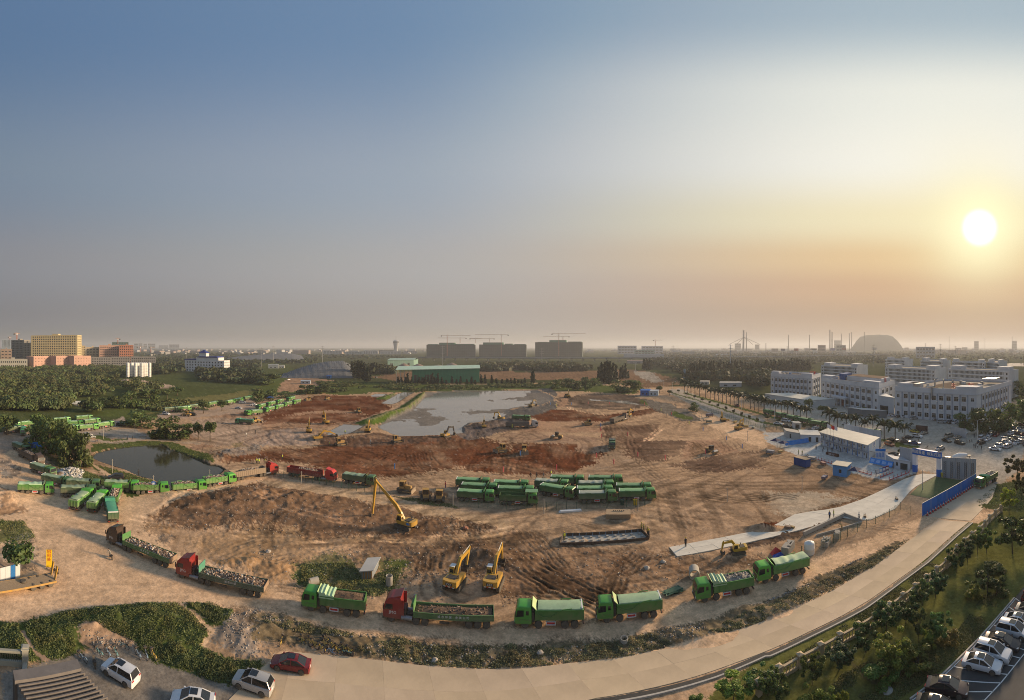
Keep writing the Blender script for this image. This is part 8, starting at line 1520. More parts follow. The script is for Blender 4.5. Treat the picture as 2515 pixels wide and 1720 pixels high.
# pergola and gate pier at the lower left
def pergola():
 A,B=at(9,130,1050,3.6),at(9,720,940,3.6);C=at(9,1010,1250,3.6);e=thing('pergola','dark grey slatted pergola with solid cap beam','pergola');g=(.105,.098,.095);ex=(B-A).normalized();L=(B-A).length;ey=(C-B).normalized()
 up=Vector((0,0,1));q=MB();w=1.8;nx=Vector((-ex.y,ex.x,0));P=[A-nx*.2,B-nx*.2,B+nx*w*.75,A+nx*w*.75];q.add([(p.x,p.y,3.1) for p in P]+[(p.x,p.y,3.6) for p in P],[(0,3,2,1),(4,5,6,7),(0,1,5,4),(1,2,6,5),(2,3,7,6),(3,0,4,7)]);link('cap_slab',q.mesh('cap_slab','tint'),e,color=(.20,.18,.165))
 q=MB();q.add([(p.x,p.y,0) for p in (A,A+nx*w*.7,A+nx*w*.7+ex*.35,A+ex*.35)]+[(p.x,p.y,3.1) for p in (A,A+nx*w*.7,A+nx*w*.7+ex*.35,A+ex*.35)],[(0,3,2,1),(4,5,6,7),(0,1,5,4),(1,2,6,5),(2,3,7,6),(3,0,4,7)]);link('end_wall',q.mesh('end_wall','tint'),e,color=g)
 for k in range(15):
  a=A+ey*(.62*(k+1))+ex*.2;b=B+ey*(.62*(k+1))+ex*.15;q=MB();q.bar((a.x,a.y,3.1),(b.x,b.y,3.1),.16,.5);link('slat',q.mesh('slat','tint'),e,color=(.19,.17,.155));link('column',MB().box(b.x-.12,b.x+.12,b.y-.12,b.y+.12,0,2.82).mesh('column','tint'),e,color=g)
 for u in (.45,.8): a=A.lerp(B,u)+ey*.3;b=a+ey*13;q=MB();q.bar((a.x,a.y,2.7),(b.x,b.y,2.7),.3,.24);link('purlin',q.mesh('purlin','tint'),e,color=g)
pergola()
e=thing('gate_pier','pale stone gate pier with low wall behind the pergola','wall',at(9,225,935));q=MB();q.cb(0,0,1.2,.8,.8,2.4);q.cb(0,0,2.48,1.05,1.05,.16);q.cb(0,0,2.64,.7,.7,.16);link('pier',q.mesh('pier','wall'),e,color=(.40,.385,.32));q=MB();q.box(-5.5,-.42,-.18,.18,0,.7);q.box(-5.5,-.42,-.22,.22,1.75,2.05);link('wall_panel',q.mesh('wall_panel','wall'),e,color=(.36,.35,.29));q=MB();[q.bar((-5.3+k*.25,0,.7),(-5.3+k*.25,0,1.75),.06) for k in range(20)];o=link('grille',q.mesh('grille','dark'),e);o['kind']='stuff';q=MB();q.box(-.3,.3,-4.2,-.42,0,.9);link('low_wall',q.mesh('low_wall','wall'),e,color=(.38,.36,.3));e.rotation_euler=(0,0,1.1)
# mixer lorry behind the gate
e=thing('concrete_mixer','white concrete mixer drum lorry half hidden by the tall hoarding','mixer lorry',at(8,1735,300));e.rotation_euler=(0,0,2.25);b=MB();b.box(-4.4,4.3,-.5,.5,.8,1.1);link('chassis',b.mesh('chassis','dark'),e);b=MB();rings_z(b,[(.7,2.6,4.8,1.2),(1.8,2.6,4.8,1.22),(2.9,2.7,4.5,1.1)]);link('cab',b.mesh('cab','paint'),e,color=(.6,.62,.65));q=MB();ax=lambda s,r: [Vector((2.2-5.6*s,0,2.35+1.1*s))+Vector((math.sin(.2)*math.cos(t),0,math.cos(.2)*math.cos(t)))*r+Vector((0,math.sin(t),0))*r for t in np.linspace(0,2*math.pi,19)[:-1]];q.loft([ax(0,.5),ax(.12,1.1),ax(.45,1.45),ax(.75,1.05),ax(1,.6)]);link('drum',q.mesh('drum','white',True,60),e);q=MB();q.box(-4.6,-3.2,-.7,.7,3.0,3.3);q.bar((-3.9,0,3.2),(-4.7,0,1.4),.5,.15);link('chute',q.mesh('chute','dark'),e)
for x in (3.4,1.5,-2.2,-3.5):
 for s in (-1,1): w=link('wheel',TY_DUAL,e,(x,s*.95,.54));link('rim',RM_DUAL,w)
# street lamps of the avenue
def lamp(label,t,x,y,ytop,side=1):
 p=at(t,x,y);h=zat(t,ytop,p.length);e=thing('street_lamp',label,'street lamp',p,-math.atan2(p.x,p.y),'white street lamps of the avenue');link('post',MB().cyl((0,0,0),(0,0,h*.93),.13,.08,n=8).mesh('post','white'),e);q=MB();pts=[(side*2.4*s,0,h*.93+(h*.07)*math.sin(s*1.5)) for s in (0,.25,.5,.75,1)];q.path(pts,.1);link('arm',q.mesh('arm','white'),e);link('lamp_head',MB().box(side*2.2-.0 if side>0 else -3.1,3.1 if side>0 else -2.2,-.16,.16,h-.08,h+.06).mesh('lamp_head','white'),e)
for i,a in enumerate(((3,1418,600,517),(3,1497,610,537),(3,1618,660,560),(3,1920,735,640),(3,2110,785,655),(4,100,870,745),(4,495,940,828),(4,975,1015,918),(4,1298,925,840),(4,828,830,785),(4,420,830,715),(4,1910,1045,870))): lamp(('first street lamp of the avenue head','second street lamp of the avenue head','street lamp before the first palms','street lamp between the palm rows','street lamp near the red pickup','street lamp beside the parked roadside trucks','street lamp by the last roadside truck','street lamp over the cabin roof','street lamp before the near factory','street lamp at the round bush','street lamp by the cream shed','tall lamp post at the dark trees')[i],*a)
# plants
def leaves(pts,nrm,size,r,flat=.5):
 """one quad per point, lying roughly along the given outward direction"""
 n=len(pts);a=r.normal(size=(n,3));nr=nrm+a*flat;nr /= np.linalg.norm(nr,axis=1,keepdims=True)+1e-9;t=np.cross(nr,r.normal(size=(n,3)));t /= np.linalg.norm(t,axis=1,keepdims=True)+1e-9;b=np.cross(nr,t);s=(size*(.6+.8*r.random(n)))[:,None]
 V=np.stack([pts-t*s-b*s*.55,pts+t*s-b*s*.55,pts+t*s*.8+b*s*.6,pts-t*s*.8+b*s*.6],1).reshape(-1,3);return V,np.arange(n*4).reshape(n,4)
def crown_points(lobes,n,r,shell=.72):
 vol=np.array([l[3]*l[4]*l[5] for l in lobes])**.75;k=r.choice(len(lobes),n,p=vol/vol.sum());L=np.array(lobes)[k];d=r.normal(size=(n,3));d /= np.linalg.norm(d,axis=1,keepdims=True);rad=shell+(1.05-shell)*r.random(n)**.6
 return L[:,:3]+d*L[:,3:]*rad[:,None],d,k
def leaf_cols(k,n,r,base,spread=.35):
 tone=.72+.56*r.random(int(k.max())+1);c=np.array(base)[None]*(tone[k]*(1-spread/2+spread*r.random(n)))[:,None];c[:,0]*=.85+.3*r.random(n);return np.repeat(c,4,0)
def tree_kit(name,lobes,n,leaf,base,seed,trunk=((0,0,0,.035),(.01,0,.45,.022)),limbs=5,cat='tree',flat=.6,shell=.6):
 r=np.random.default_rng(seed);P,d,k=crown_points(lobes,n,r,shell);V,Fc=leaves(P,d,leaf,r,flat);kit=Kit(name,cat)
 kit.part('crown',npmesh('crown',V,Fc,'leaf',False,leaf_cols(k,n,r,base)),tint='leaf')
 b=MB();rg=[[(x+rr*math.cos(a),y+rr*math.sin(a),z) for a in np.linspace(0,2*math.pi,8)[:-1]] for x,y,z,rr in trunk];b.loft(rg);top=trunk[-1]
 for i in range(limbs): l=lobes[i % len(lobes)];b.cyl(top[:3],(l[0]*.8,l[1]*.8,l[2]),top[3]*.7,top[3]*.2,n=5)
 kit.part('trunk',b.mesh('trunk','bark',True,60));return kit
def rl_lobes(n,seed,cx=.32,z0=.45,z1=.88,s0=.14,s1=.22):
 r=np.random.default_rng(seed);o=[]
 for i in range(n):
  a=r.random()*6.28;q=cx*math.sqrt(r.random());z=z0+(z1-z0)*r.random();s=s0+(s1-s0)*r.random();o.append((q*math.cos(a),q*math.sin(a),z,s,s,s*.8))
 return o
G_MID=(.105,.145,.040);G_GAR=(.14,.18,.052);G_CAS=(.030,.042,.020);G_OLIVE=(.090,.098,.034)
TREES={'broad': [tree_kit('broadleaf_tree',rl_lobes(13,s),900,.042,G_MID,s) for s in (1,2,3)],
  'bush': [tree_kit('tall_bush',rl_lobes(16,s,.36,.10,.85,.13,.22),1100,.038,G_MID,s,trunk=((0,0,0,.03),(0,0,.3,.02))) for s in (4,5,6)],
  'cas': [tree_kit('casuarina_tree',[(0.04*math.sin(i*2.1+s),.04*math.cos(i*1.7+s),.12+.078*i,.20*(1-i/13)+.05,.20*(1-i/13)+.05,.075) for i in range(11)]+[(.12*math.cos(i*2.4),.12*math.sin(i*2.4),.2+.06*i,.1,.1,.1) for i in range(6)],800,.050,G_CAS,s,trunk=((0,0,0,.03),(0,0,.9,.006)),limbs=0,flat=1.2,shell=.3) for s in (7,8,9)],
  'young': [tree_kit('street_tree',rl_lobes(8,s,.24,.55,.85,.13,.2),500,.05,G_OLIVE,s,trunk=((0,0,0,.022),(0,0,.55,.018))) for s in (10,11)],
  'near': [tree_kit('garden_tree',rl_lobes(26,s,.40,.36,.92,.06,.13),4600,.023,G_GAR,s,trunk=((0,0,0,.016),(.01,.01,.5,.012)),limbs=12,flat=.8,shell=.35) for s in (12,13,14)],
  'shrub': [tree_kit('garden_shrub',rl_lobes(20,s,.40,.12,.80,.10,.18),4000,.026,G_GAR,s,trunk=((0,0,0,.02),(0,0,.3,.015)),limbs=8,cat='shrub',flat=.8,shell=.35) for s in (15,16)],
  'sparse': [tree_kit('spreading_tree',rl_lobes(26,s,.42,.35,.9,.05,.10),2600,.022,G_OLIVE,s,trunk=((0,0,0,.02),(.02,.0,.45,.014)),limbs=20,flat=.9,shell=.2) for s in (17,)]}
TN=[0]
def tree(kind,t,x,yb,yt,wpx,label,group=None,tint=(1,1,1),name=None):
 p=at(t,x,yb);D=p.length;h=max(.8,zat(t,yt,D));w=wpx*K*D/F;TN[0]+=1;k=TREES[kind][TN[0] % len(TREES[kind])]
 wf={'cas': 1.55,'young': 1.25,'sparse': 1.05}.get(kind,1.1)
 return k.spawn(p,random.uniform(0,6.28),label,group,scale=(w*wf,w*wf,h),tints={'leaf': tint},name=name)
# pond trees and the tall dark bushes
for a in (('bush',1,1250,935,790,300,'broad dark tree left of the pond bank'),('bush',1,1480,1045,830,300,'largest dark tree on the far pond bank'),('bush',1,1610,1060,900,220,'dark tree overhanging the far pond bank'),('broad',1,1768,1055,900,110,'small round tree right of the pond, left of a pair'),('broad',1,1875,1075,880,120,'small loose tree right of the pond, right of a pair'),('young',1,1690,1035,960,60,'thin tree stem by the pond trees'),
  ('bush',1,340,1120,830,240,'tall dark bush at the track end of the thicket'),('bush',1,440,1180,880,260,'tall dark bush second in the thicket'),('bush',1,560,1240,880,280,'tall dark bush in the middle of the thicket'),('bush',1,660,1290,960,260,'tall dark bush near the pond path'),('bush',1,745,1300,1020,180,'lowest dark bush at the pond end of the thicket'),('bush',1,480,1110,850,240,'dark bush behind the thicket front'),('bush',1,620,1160,900,240,'dark bush behind the thicket near the trucks'),('bush',1,380,1060,800,220,'hindmost tall bush of the thicket'),
  ('broad',1,60,1010,815,220,'round grey green tree at the frame edge over a truck'),('broad',5,150,1260,985,330,'round tree by the white fence at the frame edge'),('broad',1,1815,820,700,120,'small tree of the far yard, left of two'),('broad',1,1980,795,695,100,'small tree of the far yard, right of two'),
  ('bush',1,985,770,640,210,'dark tree behind the white yard, left of three'),('bush',1,1170,770,610,230,'dark tree behind the white yard, middle of three'),('bush',1,1345,750,600,200,'dark tree behind the white yard, right of three'),('broad',1,1580,660,580,120,'round tree on the dry slope'),('broad',1,1490,690,600,110,'tree left of the round one on the dry slope'),('broad',1,1840,430,375,80,'round tree before the blue roofed building'),
  ('bush',3,615,608,495,160,'round green tree at the reservoir head'),('bush',3,1050,628,510,220,'broad dark bush below the conifer clump'),('bush',3,1160,622,520,150,'broad bush right of the conifer clump'),('bush',3,740,610,545,80,'small bush at the reservoir head'),('bush',3,450,600,510,110,'bush at the end of the reservoir road'),('bush',3,520,590,510,90,'second bush at the end of the reservoir road'),('bush',3,720,570,490,120,'dark bush left of the tall conifers'),('bush',3,800,575,495,110,'dark bush under the tall conifers'),
  ('broad',3,1378,640,570,60,'small tree beside the pale panelled hut'),('bush',3,1690,800,715,90,'clump of broad leaved plants beside the fence'),('broad',3,1470,660,610,60,'small bush on the avenue corner'),
  ('bush',2,60,730,610,130,'dark bush above the truck cluster, left'),('bush',2,160,700,600,130,'dark bush above the truck cluster, right'),('bush',2,300,680,620,160,'low bushes beside the winding road'),('bush',2,480,650,560,160,'bush clump right of the winding road'),('bush',2,600,640,555,180,'second bush clump right of the winding road'),('bush',2,120,560,450,260,'dark bush left of the winding road'),
  ('bush',4,875,828,760,110,'round dense bush before the factory porch'),('broad',4,410,790,690,100,'tree beside the cream shed'),('broad',4,525,830,745,100,'dark tree among the palms'),('bush',4,1765,955,905,60,'clipped bush by the dark trees'),('young',4,1210,1195,1130,30,'small shrub behind the cabins'),
  ('bush',4,1800,950,800,180,'dark spreading tree at the near factory corner'),('bush',4,1930,1000,770,220,'dark tree second along the factory side'),('bush',4,2050,1000,740,240,'dark tree third along the factory side'),('bush',4,2180,970,700,240,'dark tree fourth along the factory side'),('bush',4,2310,920,680,240,'dark tree at the frame edge along the factory side'),('bush',4,2300,680,510,120,'green tree behind the dormitory end')):
 tree(*a)
# conifers
def row(kind,t,pts,label,group,tint=(1,1,1)):
 pts=sorted(pts)
 for i,(x,yb,yt,w) in enumerate(pts): tree(kind,t,x,yb,yt,w,label+(', %s from the left' % ORD[i] if len(pts)>1 else ''),group,tint)
R=random.Random(3)
row('cas',2,[(835,488,385,45),(850,490,375,50),(815,485,425,30),(862,492,395,40)],'dark conifer left of the tall conifer clump','conifers at the sheeted mound')
row('cas',2,[(890,500,350,60),(915,510,345,60),(945,515,340,65),(975,515,345,65),(1000,530,360,60),(1025,540,400,60),(1045,530,420,50),(930,505,360,60),(960,505,350,60)],'tall dark conifer in the dense clump by the mound','dense conifer clump by the mound')
row('cas',2,[(1060,470,370,50),(1085,470,360,50),(1110,475,365,45),(1135,470,375,40)],'dark conifer behind the dense clump','conifers behind the dense clump')
row('cas',2,[(1300+i*30+R.randint(-8,8),556+R.randint(-3,3),R.randint(455,500),44) for i in range(14)]+[(1720+i*46+R.randint(-14,14),556,R.randint(462,520),38) for i in range(13)],'small dark conifer in the row before the green hangar','conifer row before the hangar')
row('cas',3,[(20+i*32+R.randint(-6,6),560,R.randint(480,525),36) for i in range(6)],'small dark conifer right of the hangar row','conifers at the reservoir head');row('cas',3,[(250,555,395,60)],'single tall dark conifer above the reservoir',None)
row('cas',3,[(840,540,400,60),(865,548,360,60),(890,552,350,60),(915,555,345,64),(940,555,350,64),(965,550,360,60),(990,545,375,55),(855,530,380,50),(930,530,352,60)],'tall dark conifer in the clump above the reservoir road','tall conifer clump above the reservoir')
row('cas',3,[(1030,515,405,45),(1048,512,385,45),(1075,512,368,50),(1098,510,440,40)],'dark conifer in the smaller clump right of the tall one','smaller conifer clump');row('cas',3,[(1240,432,330,50),(1265,434,322,55),(1290,434,325,50),(1305,430,340,40)],'dark conifer in the lone clump by the far road','lone conifer clump')
row('cas',3,[(1650+i*21+R.randint(-5,5),505+R.randint(-4,8),340+R.randint(0,30),44) for i in range(11)],'tall dark conifer in the left block of the conifer line','conifer line, left block');row('cas',3,[(1905+i*24+R.randint(-5,5),480+R.randint(-6,6),335+R.randint(0,35),46) for i in range(18)],'tall dark conifer in the long conifer line','conifer line, middle');row('cas',4,[(20+i*23+R.randint(-5,5),460-i*1.5,325+R.randint(0,25),46) for i in range(18)],'tall dark conifer in the conifer line behind the factories','conifer line, right part')
row('young',3,[(1550+i*70,640+i*27,605+i*25,34) for i in range(11)],'small round street tree on the avenue strip','street trees of the avenue strip');row('young',4,[(35,880,835,50),(135,905,865,44),(262,935,880,55),(362,965,905,60),(515,1000,945,60),(555,955,940,26)],'round street tree among the avenue traffic','street trees of the avenue near end')
# palms
def palm_kit():
 k=Kit('palm_tree','palm');b=MB();b.loft([[(r*math.cos(a),r*math.sin(a),z) for a in np.linspace(0,6.283,8)[:-1]] for z,r in ((0,.028),(.25,.022),(.5,.026),(.62,.02),(.74,.012))]);k.part('trunk',b.mesh('trunk','tint',True,60),tint='trunk')
 V=[];Fc=[];C=[];r=np.random.default_rng(3);n=12
 for i in range(n):
  s=i/n;x=.40*s;z=.17*math.sin(s*2.2)-.22*s*s;w=.075*(1-s*.75)
  for sd in (-1,1):
   o=len(V);V+=[(x,0,z),(x+.045,0,z-.003),(x+.07,sd*w*1.5,z-.05),(x+.03,sd*w*1.5,z-.06)];Fc.append((o,o+1,o+2,o+3));q=.8+.5*r.random();C+=[[.045*q,.062*q,.022*q]]*4
 fm=npmesh('frond',V,Fc,'leaf',False,C)
 for i in range(15): a=i*2.4;k.part('frond',fm,mat=T((0,0,.74)) @ Matrix.Rotation(a,4,'Z') @ Matrix.Rotation((-.75+.09*i),4,'Y'),tint='leaf')
 return k
PALM=palm_kit()
palms=[(3,1600,635,500),(3,1632,640,515),(3,1660,650,525),(3,1695,660,535),(3,1735,670,545),(3,1790,680,560),(3,1832,690,590),(3,1870,700,585),(3,1905,710,580),(3,1940,722,590),(3,1975,728,580),(3,2010,738,590),(3,2045,750,610),(3,2085,762,620),(3,2125,770,620),(3,2190,782,640),(3,2225,792,645),(3,2265,800,650),(3,2310,815,660),
  (4,10,790,688),(4,60,805,690),(4,108,815,695),(4,160,828,700),(4,215,842,695),(4,268,860,705),(4,330,875,740),(4,385,890,745),(4,588,950,760),(4,660,968,800),(4,740,962,820),(4,822,985,820),(4,905,1000,865),(4,975,995,825),(4,1078,1060,865),(4,1175,1085,870),(4,1262,1050,905),(4,690,880,830),(4,1320,560+400,900)]
for i,(t,x,yb,yt) in enumerate(palms):
 p=at(t,x,yb);h=zat(t,yt,p.length)*.98;near=t==4 and x>560
 PALM.spawn(p,random.uniform(0,6),'palm tree '+('behind the cabins at the near end of the avenue, %s from the left' % ORD[i-27] if near else 'in the long avenue row, %s from the far end' % ORD[i] if t==3 else 'before the factories beside roadside trucks, %s from the left' % ORD[i-19]),'near avenue palms' if near else 'far avenue palms' if t==3 else 'palms by the roadside trucks',scale=h,tints={'leaf': (1,1,1),'trunk': (.16,.14,.12)})
# garden trees
GT=[('near',680,955,745,290,'dark rounded tree on the lawn before two wall piers',(.6,.7,.9)),('near',435,1105,835,220,'small staked tree before the balustrade near the frame bottom',(1,1,.8)),('near',910,810,580,240,'staked tree over the wall left of the bright green one',(.8,.85,.8)),('near',1095,640,390,250,'dark glossy tree over the wall, left of a pair',(.65,.8,.8)),('near',1270,555,350,230,'dark tree over the wall, right of a pair',(.5,.6,.6)),('near',1415,435,205,230,'tall rounded tree at the wall corner',(.9,1,.9)),('near',1535,320,105,220,'dark tree near the wall top end',(.45,.6,.7)),
 ('near',1140,950,640,320,'bright yellow green tree in the middle of the shrubbery',(1.9,1.75,1.0)),('near',1590,720,475,210,'light green tree with flat crown in the shrubbery',(1.2,1.5,1.4)),('near',1385,715,440,160,'slender grey green tree in the shrubbery',(1.0,1.0,1.1)),('sparse',2000,310,30,330,'tall loose tree with ivy near the car park',(.9,1,.9)),('shrub',1860,320,170,170,'yellowish shrub at the foot of the loose tree',(1.5,1.35,.6)),('shrub',2080,300,150,200,'dark shrub right of the loose tree',(.7,.75,.6)),
 ('shrub',1060,1040,860,300,'low dark green shrub mass in the garden',(.9,1.1,.7)),('shrub',1220,1010,840,260,'olive shrub beside the low shrub mass',(1,1,.6)),('shrub',1380,930,740,280,'golden green shrub right of the bright tree',(1.5,1.3,.7)),('shrub',1640,720,600,180,'reddish shrub under the light green tree',(1.5,.9,.8)),('shrub',1480,640,520,140,'spiky dark shrub between two trees',(.8,1,.8)),('shrub',1480,780,590,150,'light green shrub under the slender tree',(1.4,1.5,.9)),
 ('near',40,1200,980,210,'small tree with pale leaves over the wall at the frame bottom',(1,1.1,1)),('near',130,1280,1000,200,'small tree in front of the balustrade at the frame bottom',(.9,1,.9)),('shrub',400,1300,1110,190,'yellow green shrub at the bottom edge',(1.7,1.5,.8)),('shrub',560,1330,1150,190,'second yellow green shrub at the bottom edge',(1.6,1.5,.8)),('shrub',690,1330,1130,120,'upright yellow shrub at the bottom edge',(1.8,1.6,.7))]
for kd,x,yb,yt,w,lab,tn in GT: tree(kd,12,x,yb,yt,w,lab,'plants of the garden',tn)
tree('near',11,2040,1235,1060,330,'bright bush before the corner wall pier','plants of the garden',(1.6,1.7,.8));tree('near',11,2260,1150,970,260,'grey green tree at the corner of the wall','plants of the garden',(.8,1,.9));tree('shrub',11,1680,1290,1190,170,'low bush at the bottom edge near the drain','plants of the garden',(1.3,1.5,.9))
tree('near',8,2190,720,520,170,'vivid yellow green tree by the wall gate','plants of the garden',(2.4,2.1,.7));tree('sparse',8,2260,450,190,260,'loose tree at the frame edge over the lot','plants of the garden',(1.3,1.1,.8));tree('sparse',8,2300,620,330,200,'second loose tree at the frame edge','plants of the garden',(1,1,.8));tree('near',8,2220,1090,770,330,'large dark tree beside the car park lamp','plants of the garden',(.8,.85,.7));tree('near',8,1990,1080,870,190,'green tree over the wall piers','plants of the garden',(1.1,1.2,.9));tree('near',8,1910,1090,900,160,'tree at the middle of the wall','plants of the garden',(1,1.1,.9));tree('near',8,1820,1170,980,170,'dark tree over the middle of the wall','plants of the garden',(.7,.8,.8));tree('near',8,1720,1250,1040,170,'dark tree lower down the wall','plants of the garden',(.6,.7,.7));tree('shrub',8,2050,1250,1160,200,'broad shrub below the large dark tree','plants of the garden',(1,1,.8))
# woods that read as one mass
def canopy(name,label,polys,n,hgt,rad,q,leaf,base,seed,avoid=()):
 r=np.random.default_rng(seed);VV=[];FF=[];CC_=[];o=0
 for poly,share in polys:
  P=[W(*p) for p in poly];xs=[p.x for p in P];ys=[p.y for p in P];wp=[(p.x,p.y) for p in P];m=int(n*share);got=0
  for _ in range(30):
   if got>=m: break
   X=r.uniform(min(xs),max(xs),m*2);Y=r.uniform(min(ys),max(ys),m*2);k=inpoly(X,Y,wp)
   k &= fbm(X/38,Y/38,seed+50,3)>.40
   for a in avoid: k &= ~inpoly(X,Y,a)
   X=X[k][:m-got];Y=Y[k][:m-got];got+=len(X)
   for x,y in zip(X,Y):
    h=hgt*r.uniform(.45,1.35);R0=rad*r.uniform(.55,1.5);d=r.normal(size=(q,3));d /= np.linalg.norm(d,axis=1,keepdims=True);d[:,2]=np.abs(d[:,2])*1.0-.15
    pts=np.array([x,y,h*.55])+d*np.array([R0,R0,h*.45])*(.75+.3*r.random(q))[:,None];V,Fc=leaves(pts,d,leaf,r,.5);VV.append(V);FF.append(Fc+o);o+=len(V);t=.6+.75*r.random();c=np.array(base)*t*np.array([.8+.5*r.random(),1,.8+.4*r.random()]);CC_.append(np.repeat(c[None]*(.75+.5*r.random((q,1))),4,0))
 me=npmesh(name,np.concatenate(VV),np.concatenate(FF),'weed',False,np.concatenate(CC_));tag(link(name,me),label,'woodland',kind='stuff')
GLOW=PL(4,2150,365,2500,360,2500,430,2150,425)
water('far_water',PL(4,2176,372,2500,368,2500,402,2176,398),.3,'water_flat')
SANDPITS=[[(p.x,p.y) for p in (W(*q) for q in poly)] for poly in (PL(1,600,474,700,474,830,505,830,524,610,504),PL(1,1050,552,1150,520,1300,542,1560,585,1480,604,1330,590,1200,565),PL(1,640,725,950,745,900,780,700,780),PL(1,120,622,212,622,205,648,128,648))]
canopy('woodland','dark green woodland spreading below the left skyline blocks',[(PL(1,-120,435,400,425,1300,405,1340,470,1000,520,500,520,-120,530),.50),(PL(1,-120,530,500,520,1000,520,1450,600,1300,690,900,670,600,700,300,720,-120,740),.32),(PL(1,-120,740,300,720,640,720,560,800,880,800,900,860,600,880,300,900,120,850,-120,850),.18)],2700,7.5,4.2,70,.72,(.096,.122,.040),5,SANDPITS)
canopy('field_woods','far belts of trees on the plain below the left horizon',[(PL(1,1150,285,2324,290,2324,330,1400,350),.25),(PL(1,1360,345,1640,360,1650,470,1320,480),.15),(PL(1,2000,350,2324,360,2324,420,2050,410),.1),(PL(1,1750,430,2324,470,2324,560,1800,540),.2),(PL(2,0,330,600,350,500,385,300,380,0,380),.12),(PL(2,420,305,1150,310,1500,330,880,338,600,330),.08)],1500,8,6.0,26,2.2,(.050,.068,.024),6)
canopy('right_woods','wide dim woods between the viaduct and the factories',[(PL(3,1320,345,2324,350,2324,600,2150,560,1900,540,1650,525,1480,440,1330,400),.46),(PL(4,-40,270,1100,290,1100,395,930,385,520,385,480,440,62,445,60,650,-40,620),.26),(PL(4,1000,250,2400,260,2400,420,2170,370,1300,330,1000,360),.28)],5600,9.5,6.0,22,2.2,(.048,.060,.022),7,[[(q.x,q.y) for q in (W(*k) for k in GLOW)]])
canopy('plain_woods','flat belts of trees and scrub toward the centre horizon',[(PL(3,0,395,600,400,780,440,500,450,0,450),.3),(PL(2,2030,400,2324,405,2324,450,2050,445),.1),(PL(3,1380,270,2324,275,2324,335,1400,335),.3),(PL(2,880,420,1300,440,1250,470,1100,480),.15),(PL(4,0,225,1500,225,2400,228,2400,265,0,268),.45)],2000,8,7.0,18,3.2,(.055,.068,.024),8)
canopy('scrub','rough scrub and reeds round the reservoir head and dikes',[(PL(2,560,540,1500,570,1540,625,1250,625,1000,600,700,640),.45),(PL(2,1290,560,2324,562,2324,600,1560,615),.2),(PL(3,0,565,420,560,300,595,0,600),.12),(PL(1,1250,780,1560,700,2000,650,2324,610,2324,640,1700,735,1400,800),.23)],900,2.2,2.4,30,.55,(.10,.125,.035),9)
# weeds and low growth near the camera
def weeds(name,label,polys,n,hgt,leaf,base,seed,clump=2.2,thr=.42):
 r=np.random.default_rng(seed);P_=[]
 for poly,share in polys:
  P=[W(*p) for p in poly];xs=[p.x for p in P];ys=[p.y for p in P];wp=[(p.x,p.y) for p in P];m=int(n*share);X=r.uniform(min(xs),max(xs),m*6);Y=r.uniform(min(ys),max(ys),m*6);k=inpoly(X,Y,wp) & (fbm(X/clump,Y/clump,seed)>thr-.12*r.random(m*6));P_.append(np.stack([X[k][:m],Y[k][:m]],1))
 Q=np.concatenate(P_);nn=len(Q);cl=fbm(Q[:,0]/clump,Q[:,1]/clump,seed);z=(cl-thr+.1)*hgt*3*r.random(nn);D=np.hypot(Q[:,0],Q[:,1]);ph=np.arctan2(Q[:,0],Q[:,1]);gz_=ground_fields(CX+ph*F,HZ+H*F/D)[2]
 pts=np.stack([Q[:,0],Q[:,1],gz_+np.clip(z,.03,None)],1);d=r.normal(size=(nn,3))*.6+np.array([0,0,1.0]);V,Fc=leaves(pts,d,leaf,r,.7);tn=fbm(Q[:,0]/3.3,Q[:,1]/3.3,seed+9);c=np.array(base)[None]*(.45+1.1*tn)[:,None]*(.7+.6*r.random((nn,1)));dry=(vnoise(Q[:,0]/1.7,Q[:,1]/1.7,seed+3)>.7)[:,None];c=np.where(dry,c*np.array([1.3,1.1,1.05]),c)
 tag(link(name,npmesh(name,V,Fc,'weed',False,np.repeat(c,4,0))),label,'weeds',kind='stuff')
V1=PL(10,1300,690,1600,735,2324,745,2324,950,1700,935,1200,875,900,800)+[];V2=PL(11,0,745,500,740,1000,700,1300,650,1500,740,1100,845,600,895,0,950);V3=PL(11,1820,640,2000,520,2324,400,2324,525,2000,630);V4=PL(12,0,400,400,210,800,40,1010,10,900,85,600,265,200,445,0,520);V5=PL(8,760,1235,1060,1060,1300,960,1250,1010,960,1230)
V6=PL(9,200,560,640,460,900,420,1300,375,1600,375,1690,480,1850,620,1800,760,1400,900,1250,740,960,640,760,590,640,640,680,780,640,850,450,880,330,820,240,660);V7=PL(9,-40,580,170,570,170,640,330,860,300,900,-40,900);V8=PL(9,1200,760,1700,720,2000,860,2324,900,2324,1000,2030,1120,1700,990,1420,890);V9=PL(9,1660,370,1850,375,2080,440,2040,530,1930,590,1790,490);V10=PL(10,100,480,450,540,900,640,900,700,500,640,200,600,100,560)
weeds('verge_weeds','low weeds and scrub on the verge between the haul road and the concrete road',[(V1,.30),(V2,.28),(V3,.12),(V4,.14),(V5,.08),(V10,.08)],24000,.24,.08,(.19,.185,.085),21,1.2,.47)
weeds('bank_weeds','thick green weeds on the bank beside the bicycles',[(V6,.52),(V7,.16),(V8,.22),(V9,.10)],36000,.32,.080,(.122,.150,.050),22,1.5,.37)
